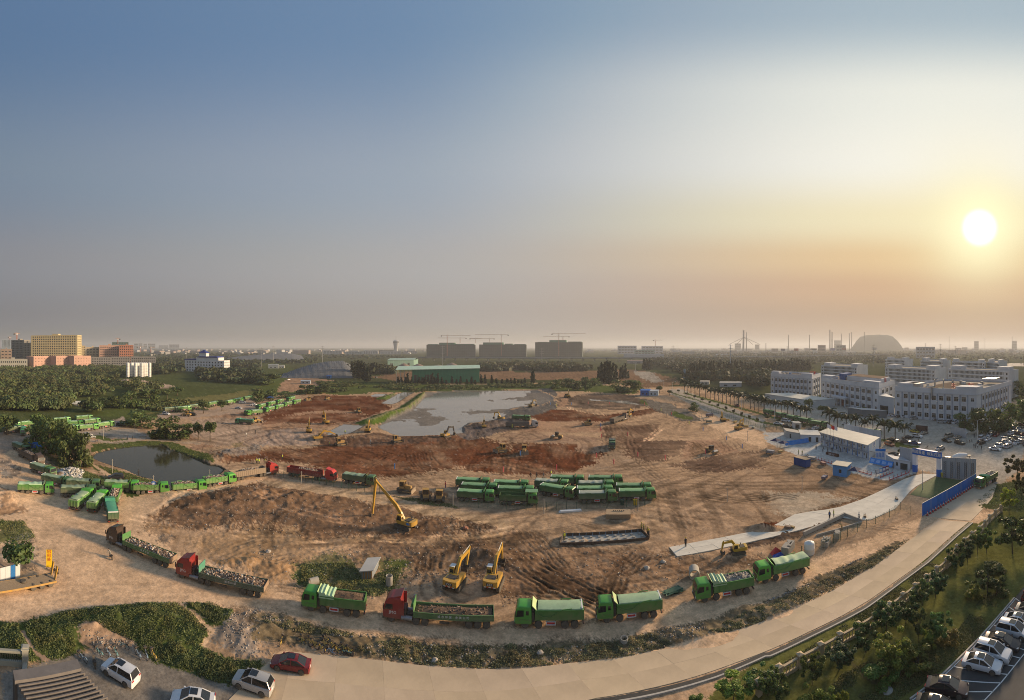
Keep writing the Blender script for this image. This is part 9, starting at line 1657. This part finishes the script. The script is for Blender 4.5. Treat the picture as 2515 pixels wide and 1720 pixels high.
weeds('site_weeds','grass and weeds in patches on the site',[(PL(10,430,20,900,10,980,150,1300,40,1310,120,1240,250,1100,320,800,270,430,220),.3),(PL(5,390,190,700,340,1000,430,960,480,620,440),.12),(PL(5,800,110,1150,95,1480,85,1900,225,1900,285,1700,225,1480,118,1000,148),.12),(PL(5,830,290,1300,425,1430,475,1300,540,1100,430),.14),(PL(5,-40,810,220,805,320,950,100,1000),.06),(PL(6,1230,580,1500,600,1780,650,1850,690,1500,650),.08),(PL(8,1880,640,2060,490,2324,440,2324,700,2100,700),.14),(PL(2,1060,900,1250,830,1390,780,1500,700,1560,640,1540,630,1360,760,1200,830),.04)],30000,.15,.10,(.15,.17,.055),23,2.0,.40)
weeds('lawn_tufts','rough tufts in the lawn beside the kerb',[(PL(12,-300,1160,880,440,1470,10,1640,40,1270,330,700,700,0,1130),.35),(PL(12,700,1000,1100,800,1700,650,1960,300,2200,250,1900,700,1500,1040,1200,1235,500,1235),.65)],26000,.10,.07,(.125,.130,.040),24,3.5,.42)
# rubble, people, bicycles, markers
def rubble(name,label,polys,n,s0,s1,cols,seed,thr=.45):
 r=np.random.default_rng(seed);O=np.array([(1,0,0),(-1,0,0),(0,1,0),(0,-1,0),(0,0,1),(0,0,-1)],float);OF=np.array([(0,2,4),(2,1,4),(1,3,4),(3,0,4),(2,0,5),(1,2,5),(3,1,5),(0,3,5)]);Q=[]
 for poly,share in polys:
  P=[W(*p) for p in poly];xs=[p.x for p in P];ys=[p.y for p in P];m=int(n*share);X=r.uniform(min(xs),max(xs),m*6);Y=r.uniform(min(ys),max(ys),m*6);k=inpoly(X,Y,[(p.x,p.y) for p in P]) & (fbm(X/3,Y/3,seed)>thr);Q.append(np.stack([X[k][:m],Y[k][:m]],1))
 Q=np.concatenate(Q);nn=len(Q);D=np.hypot(Q[:,0],Q[:,1]);ph=np.arctan2(Q[:,0],Q[:,1]);z=ground_fields(CX+ph*F,HZ+H*F/D)[2];s=s0+(s1-s0)*r.random(nn)**3
 V=(np.stack([Q[:,0],Q[:,1],z+s*.15],1)[:,None]+O[None]*(s[:,None]*(.5+.8*r.random((nn,6))))[...,None]*np.array([1,1,.65])+r.normal(size=(nn,6,3))*(s*.15)[:,None,None]).reshape(-1,3);Fc=(np.arange(nn)[:,None,None]*6+OF[None]).reshape(-1,3);c=np.array(cols)[r.integers(0,len(cols),nn)]*(.7+.5*r.random((nn,1)))
 tag(link(name,npmesh(name,V,Fc,'rubble',False,np.repeat(c,6,0))),label,'rubble',kind='stuff')
PALE=[(.45,.40,.34),(.52,.47,.40),(.36,.29,.23),(.40,.30,.22),(.30,.26,.22),(.55,.53,.5)]
rubble('verge_rubble','scattered rubble along the weedy verge and bank',[(V1,.14),(V2,.12),(V4,.08),(V10,.12),(PL(11,1300,640,1500,590,1800,540,1800,690,1550,730),.14),(PL(9,2070,450,2324,410,2324,860,2100,800,1950,700),.16),(PL(9,680,640,1200,700,1200,750,760,800),.10),(PL(12,0,380,800,0,900,-40,100,320),.14)],2400,.05,.22,[tuple(q*.8 for q in c) for c in PALE],31)
rubble('site_rubble','broken brick and stone strewn over the bare site',[(PL(5,1450,560,2324,430,2324,900,1400,880),.2),(PL(6,0,450,1000,640,2000,790,1500,930,0,900),.2),(PL(6,0,1000,600,1050,1500,1010,2324,980,2324,1235,0,1235),.16),(PL(10,1250,100,2324,0,2324,420,1300,340),.08),(PL(7,0,950,2324,1000,2324,1235,0,1235),.1),(PL(2,-60,980,640,960,780,1060,400,1110,-60,1120),.12),(PL(2,1890,945,2270,870,2324,950,1900,1060),.06),(PL(5,1990,170,2324,110,2324,210,2000,230),.05),(PL(5,0,230,180,370,0,420),.03)],5000,.05,.24,[tuple(q*.8 for q in c) for c in PALE]+[(.28,.16,.10)],32,.4)
rubble('rubble_heap','white rubble heap by the track junction',[(PL(5,545,335,640,325,755,370,720,430,600,438),1.0)],420,.15,.75,[(.6,.58,.54),(.52,.5,.46),(.45,.42,.38)],33,.2)
# people
def person_mesh(pose):
 k={'stand': ((.09,.02),(-.09,-.02),(.20,.05),(-.20,.02)),'walk': ((.07,.30),(-.07,-.28),(.19,-.22),(-.19,.24)),'bend': ((.10,.05),(-.10,-.05),(.16,.45),(-.16,.40))}[pose];b=MB();lean=.35 if pose=='bend' else .02
 def ring(x,y,z,rx,ry,n=8): return [(x+rx*math.cos(2*math.pi*i/n),y+ry*math.sin(2*math.pi*i/n),z) for i in range(n)]
 zt=1.0 if pose != 'bend' else .92
 b.loft([ring(0,0,.80,.13,.10),ring(0,.02,.95,.165,.115),ring(0,lean*.4,1.15,.15,.10),ring(0,lean*.8,1.35,.19,.115),ring(0,lean,1.46,.14,.09),ring(0,lean*1.05,1.50,.06,.06),ring(0,lean*1.1,1.55,.055,.055),ring(0,lean*1.15+.02,1.62,.085,.10),ring(0,lean*1.15+.02,1.70,.09,.105),ring(0,lean*1.15,1.77,.05,.06)])
 for (sx,sy) in k[:2]: b.loft([ring(sx*.9,0,.88,.095,.10),ring(sx,sy*.45+.03,.50,.065,.07),ring(sx,sy*.9,.10,.045,.05),ring(sx,sy*.9+.06,.02,.05,.12)])
 for (sx,sy) in k[2:]: b.loft([ring(sx*.95,lean*.95,1.42,.06,.06),ring(sx*1.2,lean*.9+sy*.4,1.15,.048,.05),ring(sx*1.2,lean*.9+sy,.90,.035,.04),ring(sx*1.2,lean*.9+sy*1.1,.80,.035,.045)])
 return b
PM={p: person_mesh(p).mesh('body','cloth',True,60) for p in ('stand','walk','bend')}
def legs_mesh():
 b=MB();
 for s in (-1,1): b.cyl((s*.09,0,.9),(s*.09,0,.1),.105,.07,n=8)
 return b.mesh('trousers','cloth',True)
ME_TR=legs_mesh();ME_HAT=(lambda q: (q.loft([[(r*math.cos(i*.785),r*math.sin(i*.785),z) for i in range(8)] for z,r in ((1.70,.125),(1.76,.12),(1.82,.07),(1.84,.02))]),q.mesh('helmet','cloth',True))[1])(MB());ME_VEST=(lambda q: (q.loft([[(a*math.cos(i*.785),.02+b_*math.sin(i*.785),z) for i in range(8)] for z,a,b_ in ((.98,.18,.13),(1.2,.175,.13),(1.42,.205,.13))]),q.mesh('vest','cloth',True))[1])(MB());ME_HEAD=(lambda q: (q.loft([[(a*math.cos(i*.785),.045+b_*math.sin(i*.785),z) for i in range(8)] for z,a,b_ in ((1.54,.05,.055),(1.60,.088,.105),(1.68,.094,.11),(1.705,.09,.105))]),q.mesh('head','skin',True))[1])(MB())
def person(t,x,y,label,top,hat=None,vest=None,pose='stand',rz=None,legs=(.03,.03,.04),scale=1.12,z=0.0):
 e=thing('person',label,'person',at(t,x,y)+Vector((0,0,z)),random.uniform(0,6.28) if rz is None else rz,'people on the site');e.scale=(scale,)*3;b=link('body',PM[pose],e,color=top)
 if pose=='stand': link('trousers',ME_TR,e,color=legs)
 dy=.38 if pose=='bend' else 0;link('face',ME_HEAD,e,(0,dy,0))
 if not hat or pose=='bend': link('hair',ME_HAT,e,(0,dy,-.01),color=(.02,.018,.015))
 if vest and pose != 'bend': link('vest',ME_VEST,e,color=vest)
 if hat and pose != 'bend': link('helmet',ME_HAT,e,color=hat)
Y_=(.65,.75,.05);HW=(.7,.7,.66);HY=(.7,.5,.04);BK=(.03,.03,.035);BL=(.05,.10,.3);RD=(.4,.05,.05)
for a in ((7,1612,1030,'person in black on the end of the slab path',BK,HY),(8,590,780,'worker in blue vest on the slab path, left of a pair',BK,HY,BL),(8,628,770,'worker in yellow vest on the slab path, right of a pair',BK,HY,Y_),(8,853,795,'worker with white top beside the trough wall',HW,HW),(7,230,415,'person walking behind the parked trucks, first of four',BK,None,None,'walk'),(7,283,420,'person walking behind the parked trucks, second of four',BK,None,None,'walk'),(7,345,415,'person walking behind the parked trucks, third of four',(.12,.12,.14),None,None,'walk'),(7,413,400,'person in yellow vest behind the parked trucks',(.6,.6,.2),HW,Y_),
  (6,268,250,'worker in yellow vest on the red soil track',BK,HW,Y_),(6,690,130,'worker in yellow vest near the inlet bulldozer',(.6,.6,.1),HW,Y_),(6,1055,110,'person in white on the dark red soil',HW,HW),(2,826,1003,'two workers in yellow at the inlet, nearer one',(.5,.6,.1),HW,Y_),(6,1722,545,'man in red top climbing the bulldozer',RD,None,None,'stand',None,(.05,.07,.15),1.1,1.3),(6,465-440,900-880+0,'person on the pink ground by the excavator',BK,None),(5,1235,395,'angler in black at the pond edge',BK,None),(5,2196,45,'person in white on the pale ground',HW,None),
  (1,1180,1058,'person walking on the pond path, left of two',BK,None,None,'walk'),(1,1302,1055,'person walking on the pond path, right of two',BK,None,None,'walk'),(1,1138,1055,'person standing at the pond path bend',(.2,.2,.25),None),(8,470,165,'person in dark clothes on the cabin yard',(.1,.12,.1),None),(8,530,185,'person bending on the cabin yard',BK,None,None,'bend'),(8,573,190,'person walking before the cabins',(.1,.1,.12),None,None,'walk'),(8,612,180,'person in black leaning at the cabin post',BK,None),(8,522,138,'worker in bright vest at the cabin corner',BK,HW,Y_),(8,690,185,'person at the cabin door',BK,None,None,'bend'),(8,1005,400,'person crouching by the display boards',(.2,.2,.22),None,None,'bend'),
  (8,312,205,'worker in yellow vest by the yard pipes, left of two',BK,HW,Y_),(8,345,210,'worker in yellow vest by the yard pipes, right of two',BK,HW,Y_),(8,1878,150,'person in black in the group on the lot',BK,None),(8,1892,148,'person in grey in the group on the lot',(.15,.15,.15),None),(8,1912,148,'person in white top in the group on the lot',HW,None),(8,1945,168,'person in black alone on the lot',BK,None,None,'walk'),(8,1880,55,'person under the lamp post',BK,None),
  (7,530,975,'worker in yellow helmet inside the formwork end',(.4,.35,.1),HY,Y_),(7,1220,890,'worker with yellow helmet at the formwork plank end, first',(.5,.4,.1),HY),(7,1240,905,'worker with yellow helmet at the formwork plank end, second',(.3,.25,.1),HY),(7,1285,955,'worker with yellow helmet at the formwork corner',BK,HY),(7,1275,930,'worker in yellow helmet behind the formwork corner',(.45,.35,.08),HY),(8,700,880,'worker bending in the sunken pit',(.3,.25,.12),None,None,'bend'),(5,2290,285,'helmeted worker behind the beige tipper, first',(.5,.6,.1),HW,Y_),(5,2310,290,'helmeted worker behind the beige tipper, second',(.5,.6,.1),HW,Y_),(6,60,290,'helmeted worker behind the red cab',(.5,.6,.1),HW,Y_),(6,112,285,'helmeted worker right of the red cab',BK,HW,Y_)):
 person(*a)
# bicycles and motor scooters
def bike_kit(name='bicycle'):
 k=Kit(name,'bicycle');r=.32;b=MB();n=16;ring=lambda rr,y: [(rr*math.cos(2*math.pi*i/n),y,rr*math.sin(2*math.pi*i/n)) for i in range(n)]
 b.loft([ring(r*.88,-.025),ring(r,-.025),ring(r,.025),ring(r*.88,.025),ring(r*.88,-.025)],caps=False);ty=b.mesh('wheel','rubber');b=MB();[b.bar((0,0,0),(r*.9*math.cos(a),0,r*.9*math.sin(a)),.012) for a in np.linspace(0,6.28,9)[:-1]];sp=b.mesh('spokes','steel')
 for x in (-.52,.52): w=k.part('wheel',ty,mat=T((x,0,r)));k.part('spokes',sp,w)
 b=MB();b.path([(-.52,0,r),(-.15,0,.34),(.36,0,.72),(.52,0,r)],.06);b.path([(-.15,0,.34),(-.24,0,.80)],.06);b.path([(-.2,0,.62),(.36,0,.66)],.05);k.part('frame',b.mesh('frame','paint'),tint='p');b=MB();b.path([(.36,0,.70),(.32,0,1.0)],.045);b.bar((.30,-.28,1.02),(.30,.28,1.02),.04);k.part('handlebar',b.mesh('handlebar','dark'));b=MB();b.prism([(-.36,.80),(-.10,.82),(-.10,.87),(-.38,.88)],-.08,.08);k.part('saddle',b.mesh('saddle','rubber'));b=MB();b.box(.46,.80,-.17,.17,.72,.90);k.part('basket',b.mesh('basket','dark'));b=MB();b.loft([[(-.52+(r+.04)*math.cos(t),y,r+(r+.04)*math.sin(t)) for y in (-.05,.05)] for t in np.linspace(.2,2.6,7)],closed=False);k.part('mudguard',b.mesh('mudguard','paint'),tint='p');return k
BIKE=bike_kit()
TQ=(.10,.42,.45);YB=(.65,.42,.02);BLU=(.20,.38,.55)
for i,(t,x,y,hx,hy,c,lab,tilt) in enumerate(((9,735,885,690,850,BLU,'blue grey share bicycle parked nearest the pergola',None),(9,880,835,840,800,TQ,'turquoise share bicycle second from the pergola',None),(9,960,835,935,795,BLU,'blue grey share bicycle in the middle of the left group',None),(9,1030,835,1005,790,TQ,'turquoise share bicycle right of the middle of the group',None),(9,1100,775,1160,800,TQ,'turquoise share bicycle parked alone behind the group',None),(9,1230,850,1205,815,BLU,'blue share bicycle on the right of the bare patch',None),(9,1305,855,1295,825,BLU,'blue share bicycle next to the yellow one',None),(9,1370,860,1345,825,YB,'yellow share bicycle at the weed edge',None),
 (10,240,735,245,700,YB,'yellow share bicycle leaning in the rubble',(.5,0)),(10,415,730,390,705,YB,'yellow share bicycle lying in weeds, leftmost of the heap',(1.2,0)),(10,490,745,475,730,YB,'yellow share bicycle lying second in the heap',(1.1,.1)),(10,540,780,520,770,YB,'yellow share bicycle lying third in the heap',(.7,0)),(10,590,810,570,795,YB,'yellow share bicycle lying at the road edge of the heap',(.8,0)),(10,620,765,600,750,YB,'yellow share bicycle lying in the middle of the heap',(1.2,0)),(10,640,735,610,720,YB,'yellow share bicycle lying at the back of the heap',(1.2,0)),(10,690,790,670,770,YB,'yellow share bicycle leaning right of the heap middle',(.8,0)),(10,735,820,710,800,YB,'yellow share bicycle near the blue one',(1.1,0)),(10,790,810,770,795,YB,'yellow share bicycle second last of the heap',(1.1,0)),(10,845,830,820,815,YB,'yellow share bicycle last of the heap',(1.2,0)),(10,690,840,640,825,BLU,'pale blue share bicycle lying on the concrete',(1.0,0)),(10,870,800,910,810,TQ,'turquoise share bicycle lying in the weeds',(1.2,0)),(8,1455,155,1470,150,(.1,.1,.1),'dark bicycle standing on the lot behind the gate',None))):
 p,rz=P2(t,x,y,hx,hy);BIKE.spawn(p+Vector((0,0,.1 if tilt else .0)),rz,lab,'share bicycles by the concrete road',tints={'p': c},tilt=tilt,scale=1.12)
def scooter(t,x,y,hx,hy,lab,c,rider=None):
 p,rz=P2(t,x,y,hx,hy);e=thing('motor_scooter',lab,'motorcycle',p,rz,'motorcycles and scooters');
 for s in (-.6,.6): w=link('wheel',TY_SC,e,(s,0,.26));link('rim',RM_SC,w)
 b=MB();b.prism([(-.75,.45),(-.1,.35),(.35,.35),(.55,.9),(.45,.95),(.2,.5),(-.1,.5),(-.15,.75),(-.75,.8)],-.15,.15);link('body',b.mesh('body','paint'),e,color=c);link('seat',MB().box(-.7,-.1,-.15,.15,.78,.90).mesh('seat','rubber'),e);link('handlebar',MB().bar((.45,-.32,1.05),(.45,.32,1.05),.04).bar((.52,0,.5),(.45,0,1.05),.05).mesh('handlebar','dark'),e)
TY_SC=tyre_mesh(.26,.13,12);RM_SC=rim_mesh(.26,.13)
for a in ((9,840,925,825,870,'black motor scooter beside the white car',(.03,.03,.03)),(5,990,1135,970,1110,'motorcycle with rider crossing the open dirt',(.05,.05,.05)),(9,500,100,480,85,'dark motorbike parked by the yellow sign',(.05,.05,.05)),(8,1640,95,1635,80,'motorcycle before the black sedan on the lot',(.03,.03,.03)),(8,1290,155,1300,140,'motorcycle passing behind the hoarding',(.15,.03,.03)),(8,1385,85,1390,75,'motorcycle by the blue car',(.03,.03,.03)),(8,1815,98,1812,85,'scooter in the row by the black car, first',(.03,.03,.03)),(8,1838,95,1835,82,'scooter in the row by the black car, second',(.2,.03,.03)),(8,1858,93,1855,80,'scooter in the row by the black car, third',(.05,.05,.06)),(1,865,1075,890,1070,'tricycle like cart on the pond track',(.04,.06,.14))): scooter(*a)
person(5,985,1130,'rider sitting on the motorcycle on open dirt',(.35,.34,.3),HW,None,'bend',None,(.03,.03,.04),1.0,.25)
# survey flags
def marker(t,x,y,c,lab,h=2.2):
 p=at(t,x,y);e=thing('survey_marker',lab,'marker',p,0,'survey markers');link('stake',MB().cyl((0,0,0),(0,0,h),.05,n=5).mesh('stake','steel'),e);q=MB();q.cyl((0,0,.5),(0,0,h),.20,n=7);link('sleeve',q.mesh('sleeve','tint'),e,color=c)
PKc=(.75,.16,.16);BLc=(.10,.26,.6);YLc=(.6,.6,.08)
for i,(t,x,y,c) in enumerate(((7,460,355,PKc),(7,816,245,PKc),(7,971,305,PKc),(7,1185,235,PKc),(7,1430,265,PKc),(7,1790,215,PKc),(6,2237,375,PKc),(3,855,985,PKc),(3,862,1045,PKc),(3,1095,1030,PKc),(3,933,745,PKc),(3,742,742,PKc),(3,1487,840,PKc),(3,1244,750,PKc),(6,1268,345,BLc),(3,855,945,BLc),(3,405,748,BLc),(3,593,750,BLc),(3,1768,982,BLc),(3,1975,1068,BLc),(3,2117,1140,BLc),(7,138,225,BLc),(3,1643,925,YLc),(3,1393,803,YLc),(3,458,762,YLc),(3,65,955,YLc))):
 marker(t,x,y,c,('pink' if c is PKc else 'blue' if c is BLc else 'yellow')+' survey marker '+('by the parked truck rows','right of the dark ploughed patch','on the crossing tracks','left of the ruts','by the curved track','near the soil roller','on the ploughed patch edge','left of the tan strip end','below the tan strip end','right of the centre ruts','on the dark bank','on the far dark bank','by the green tufts','at the pale ditch','on the dark red soil','above the tan strip','on the reservoir bank','beside the tan track','on the avenue side clay','near the rolled patch','at the clay edge','before the bulldozer','on the pale clay','by the excavator on clay','at the spit end','before the grey tipper')[i])
# small clutter of the yard and machines stored by the fence
for i,(t,x,y,c,s,lab) in enumerate(((3,2055,905,(.6,.42,.05),1.3,'yellow machine part stored by the avenue fence, first'),(3,2105,925,(.6,.42,.05),1.5,'yellow machine part stored by the avenue fence, second'),(3,2150,945,(.55,.38,.05),1.3,'yellow machine part stored by the avenue fence, third'),(3,2215,955,(.2,.33,.33),1.2,'blue green drum by the avenue fence'),(3,1985,885,(.6,.42,.05),1.1,'yellow drum by the avenue fence'),(3,1825,850,(.03,.06,.16),2.2,'dark blue tipper box by the avenue fence'),(3,1820,905,(.04,.10,.09),1.6,'dark green engine by the avenue fence'),(8,150,190,(.55,.38,.05),.9,'yellow tool box at the yard edge'),(8,60,200,(.25,.32,.42),1.6,'bundle of pale blue pipes at the yard edge'),(8,545,425,(.04,.10,.3),1.2,'blue frame beside the bright blue hut'),(8,530,300,(.30,.05,.06),1.2,'red steel frame lying by the yard railing'),(8,430,260,(.4,.42,.44),1.6,'heap of steel scaffolding in the yard'),(8,905,765,(.05,.05,.045),.6,'small black table on the slab path'),(8,1188,610,(.05,.05,.045),.6,'small black table farther up the slab path'),(8,215,870,(.12,.05,.05),.8,'dark red compactor on the slab path'),(8,255,865,(.5,.32,.05),.6,'yellow barrow on the slab path'))):
 e=thing('site_equipment',lab,'equipment',at(t,x,y),R.uniform(0,3),'equipment lying about the site');q=MB();q.loft([[(-s,-s*.5,z*s),(s,-s*.5,z*s),(s*k,s*.5,z*s),(-s,s*.5,z*s)] for z,k in ((.25,1),(.6,.9),(.9,.6))]);link('housing',q.mesh('housing','paint_dusty'),e,color=c);[link('foot',MB().bar((a*s*.8,b*s*.4,0),(a*s*.8,b*s*.4,.3*s),.12*s).mesh('foot','dark'),e) for a in (-1,1) for b in (-1,1)];link('handle',MB().path([(s*.7,-s*.3,.7*s),(s*1.2,-s*.3,1.2*s),(s*1.2,s*.3,1.2*s),(s*.7,s*.3,.7*s)],.08*s).mesh('handle','dark'),e)
# hazy evening air
def build_haze():
 b=MB();b.box(-14000,14000,-3000,21000,-5,172)
 m=bpy.data.materials.new('haze');m.use_nodes=True;nt=m.node_tree;nt.nodes.remove(nt.nodes['Principled BSDF'])
 v=nt.nodes.new('ShaderNodeVolumePrincipled');v.inputs['Density'].default_value=1.55e-4;v.inputs['Color'].default_value=(.80,.82,.86,1);v.inputs['Anisotropy'].default_value=.2
 nt.links.new(v.outputs[0],nt.nodes['Material Output'].inputs['Volume']);MATS['haze']=m
 me=b.mesh('haze','haze');tag(link('haze',me),'thin warm evening haze filling the air over the plain','haze',kind='stuff')
build_haze()
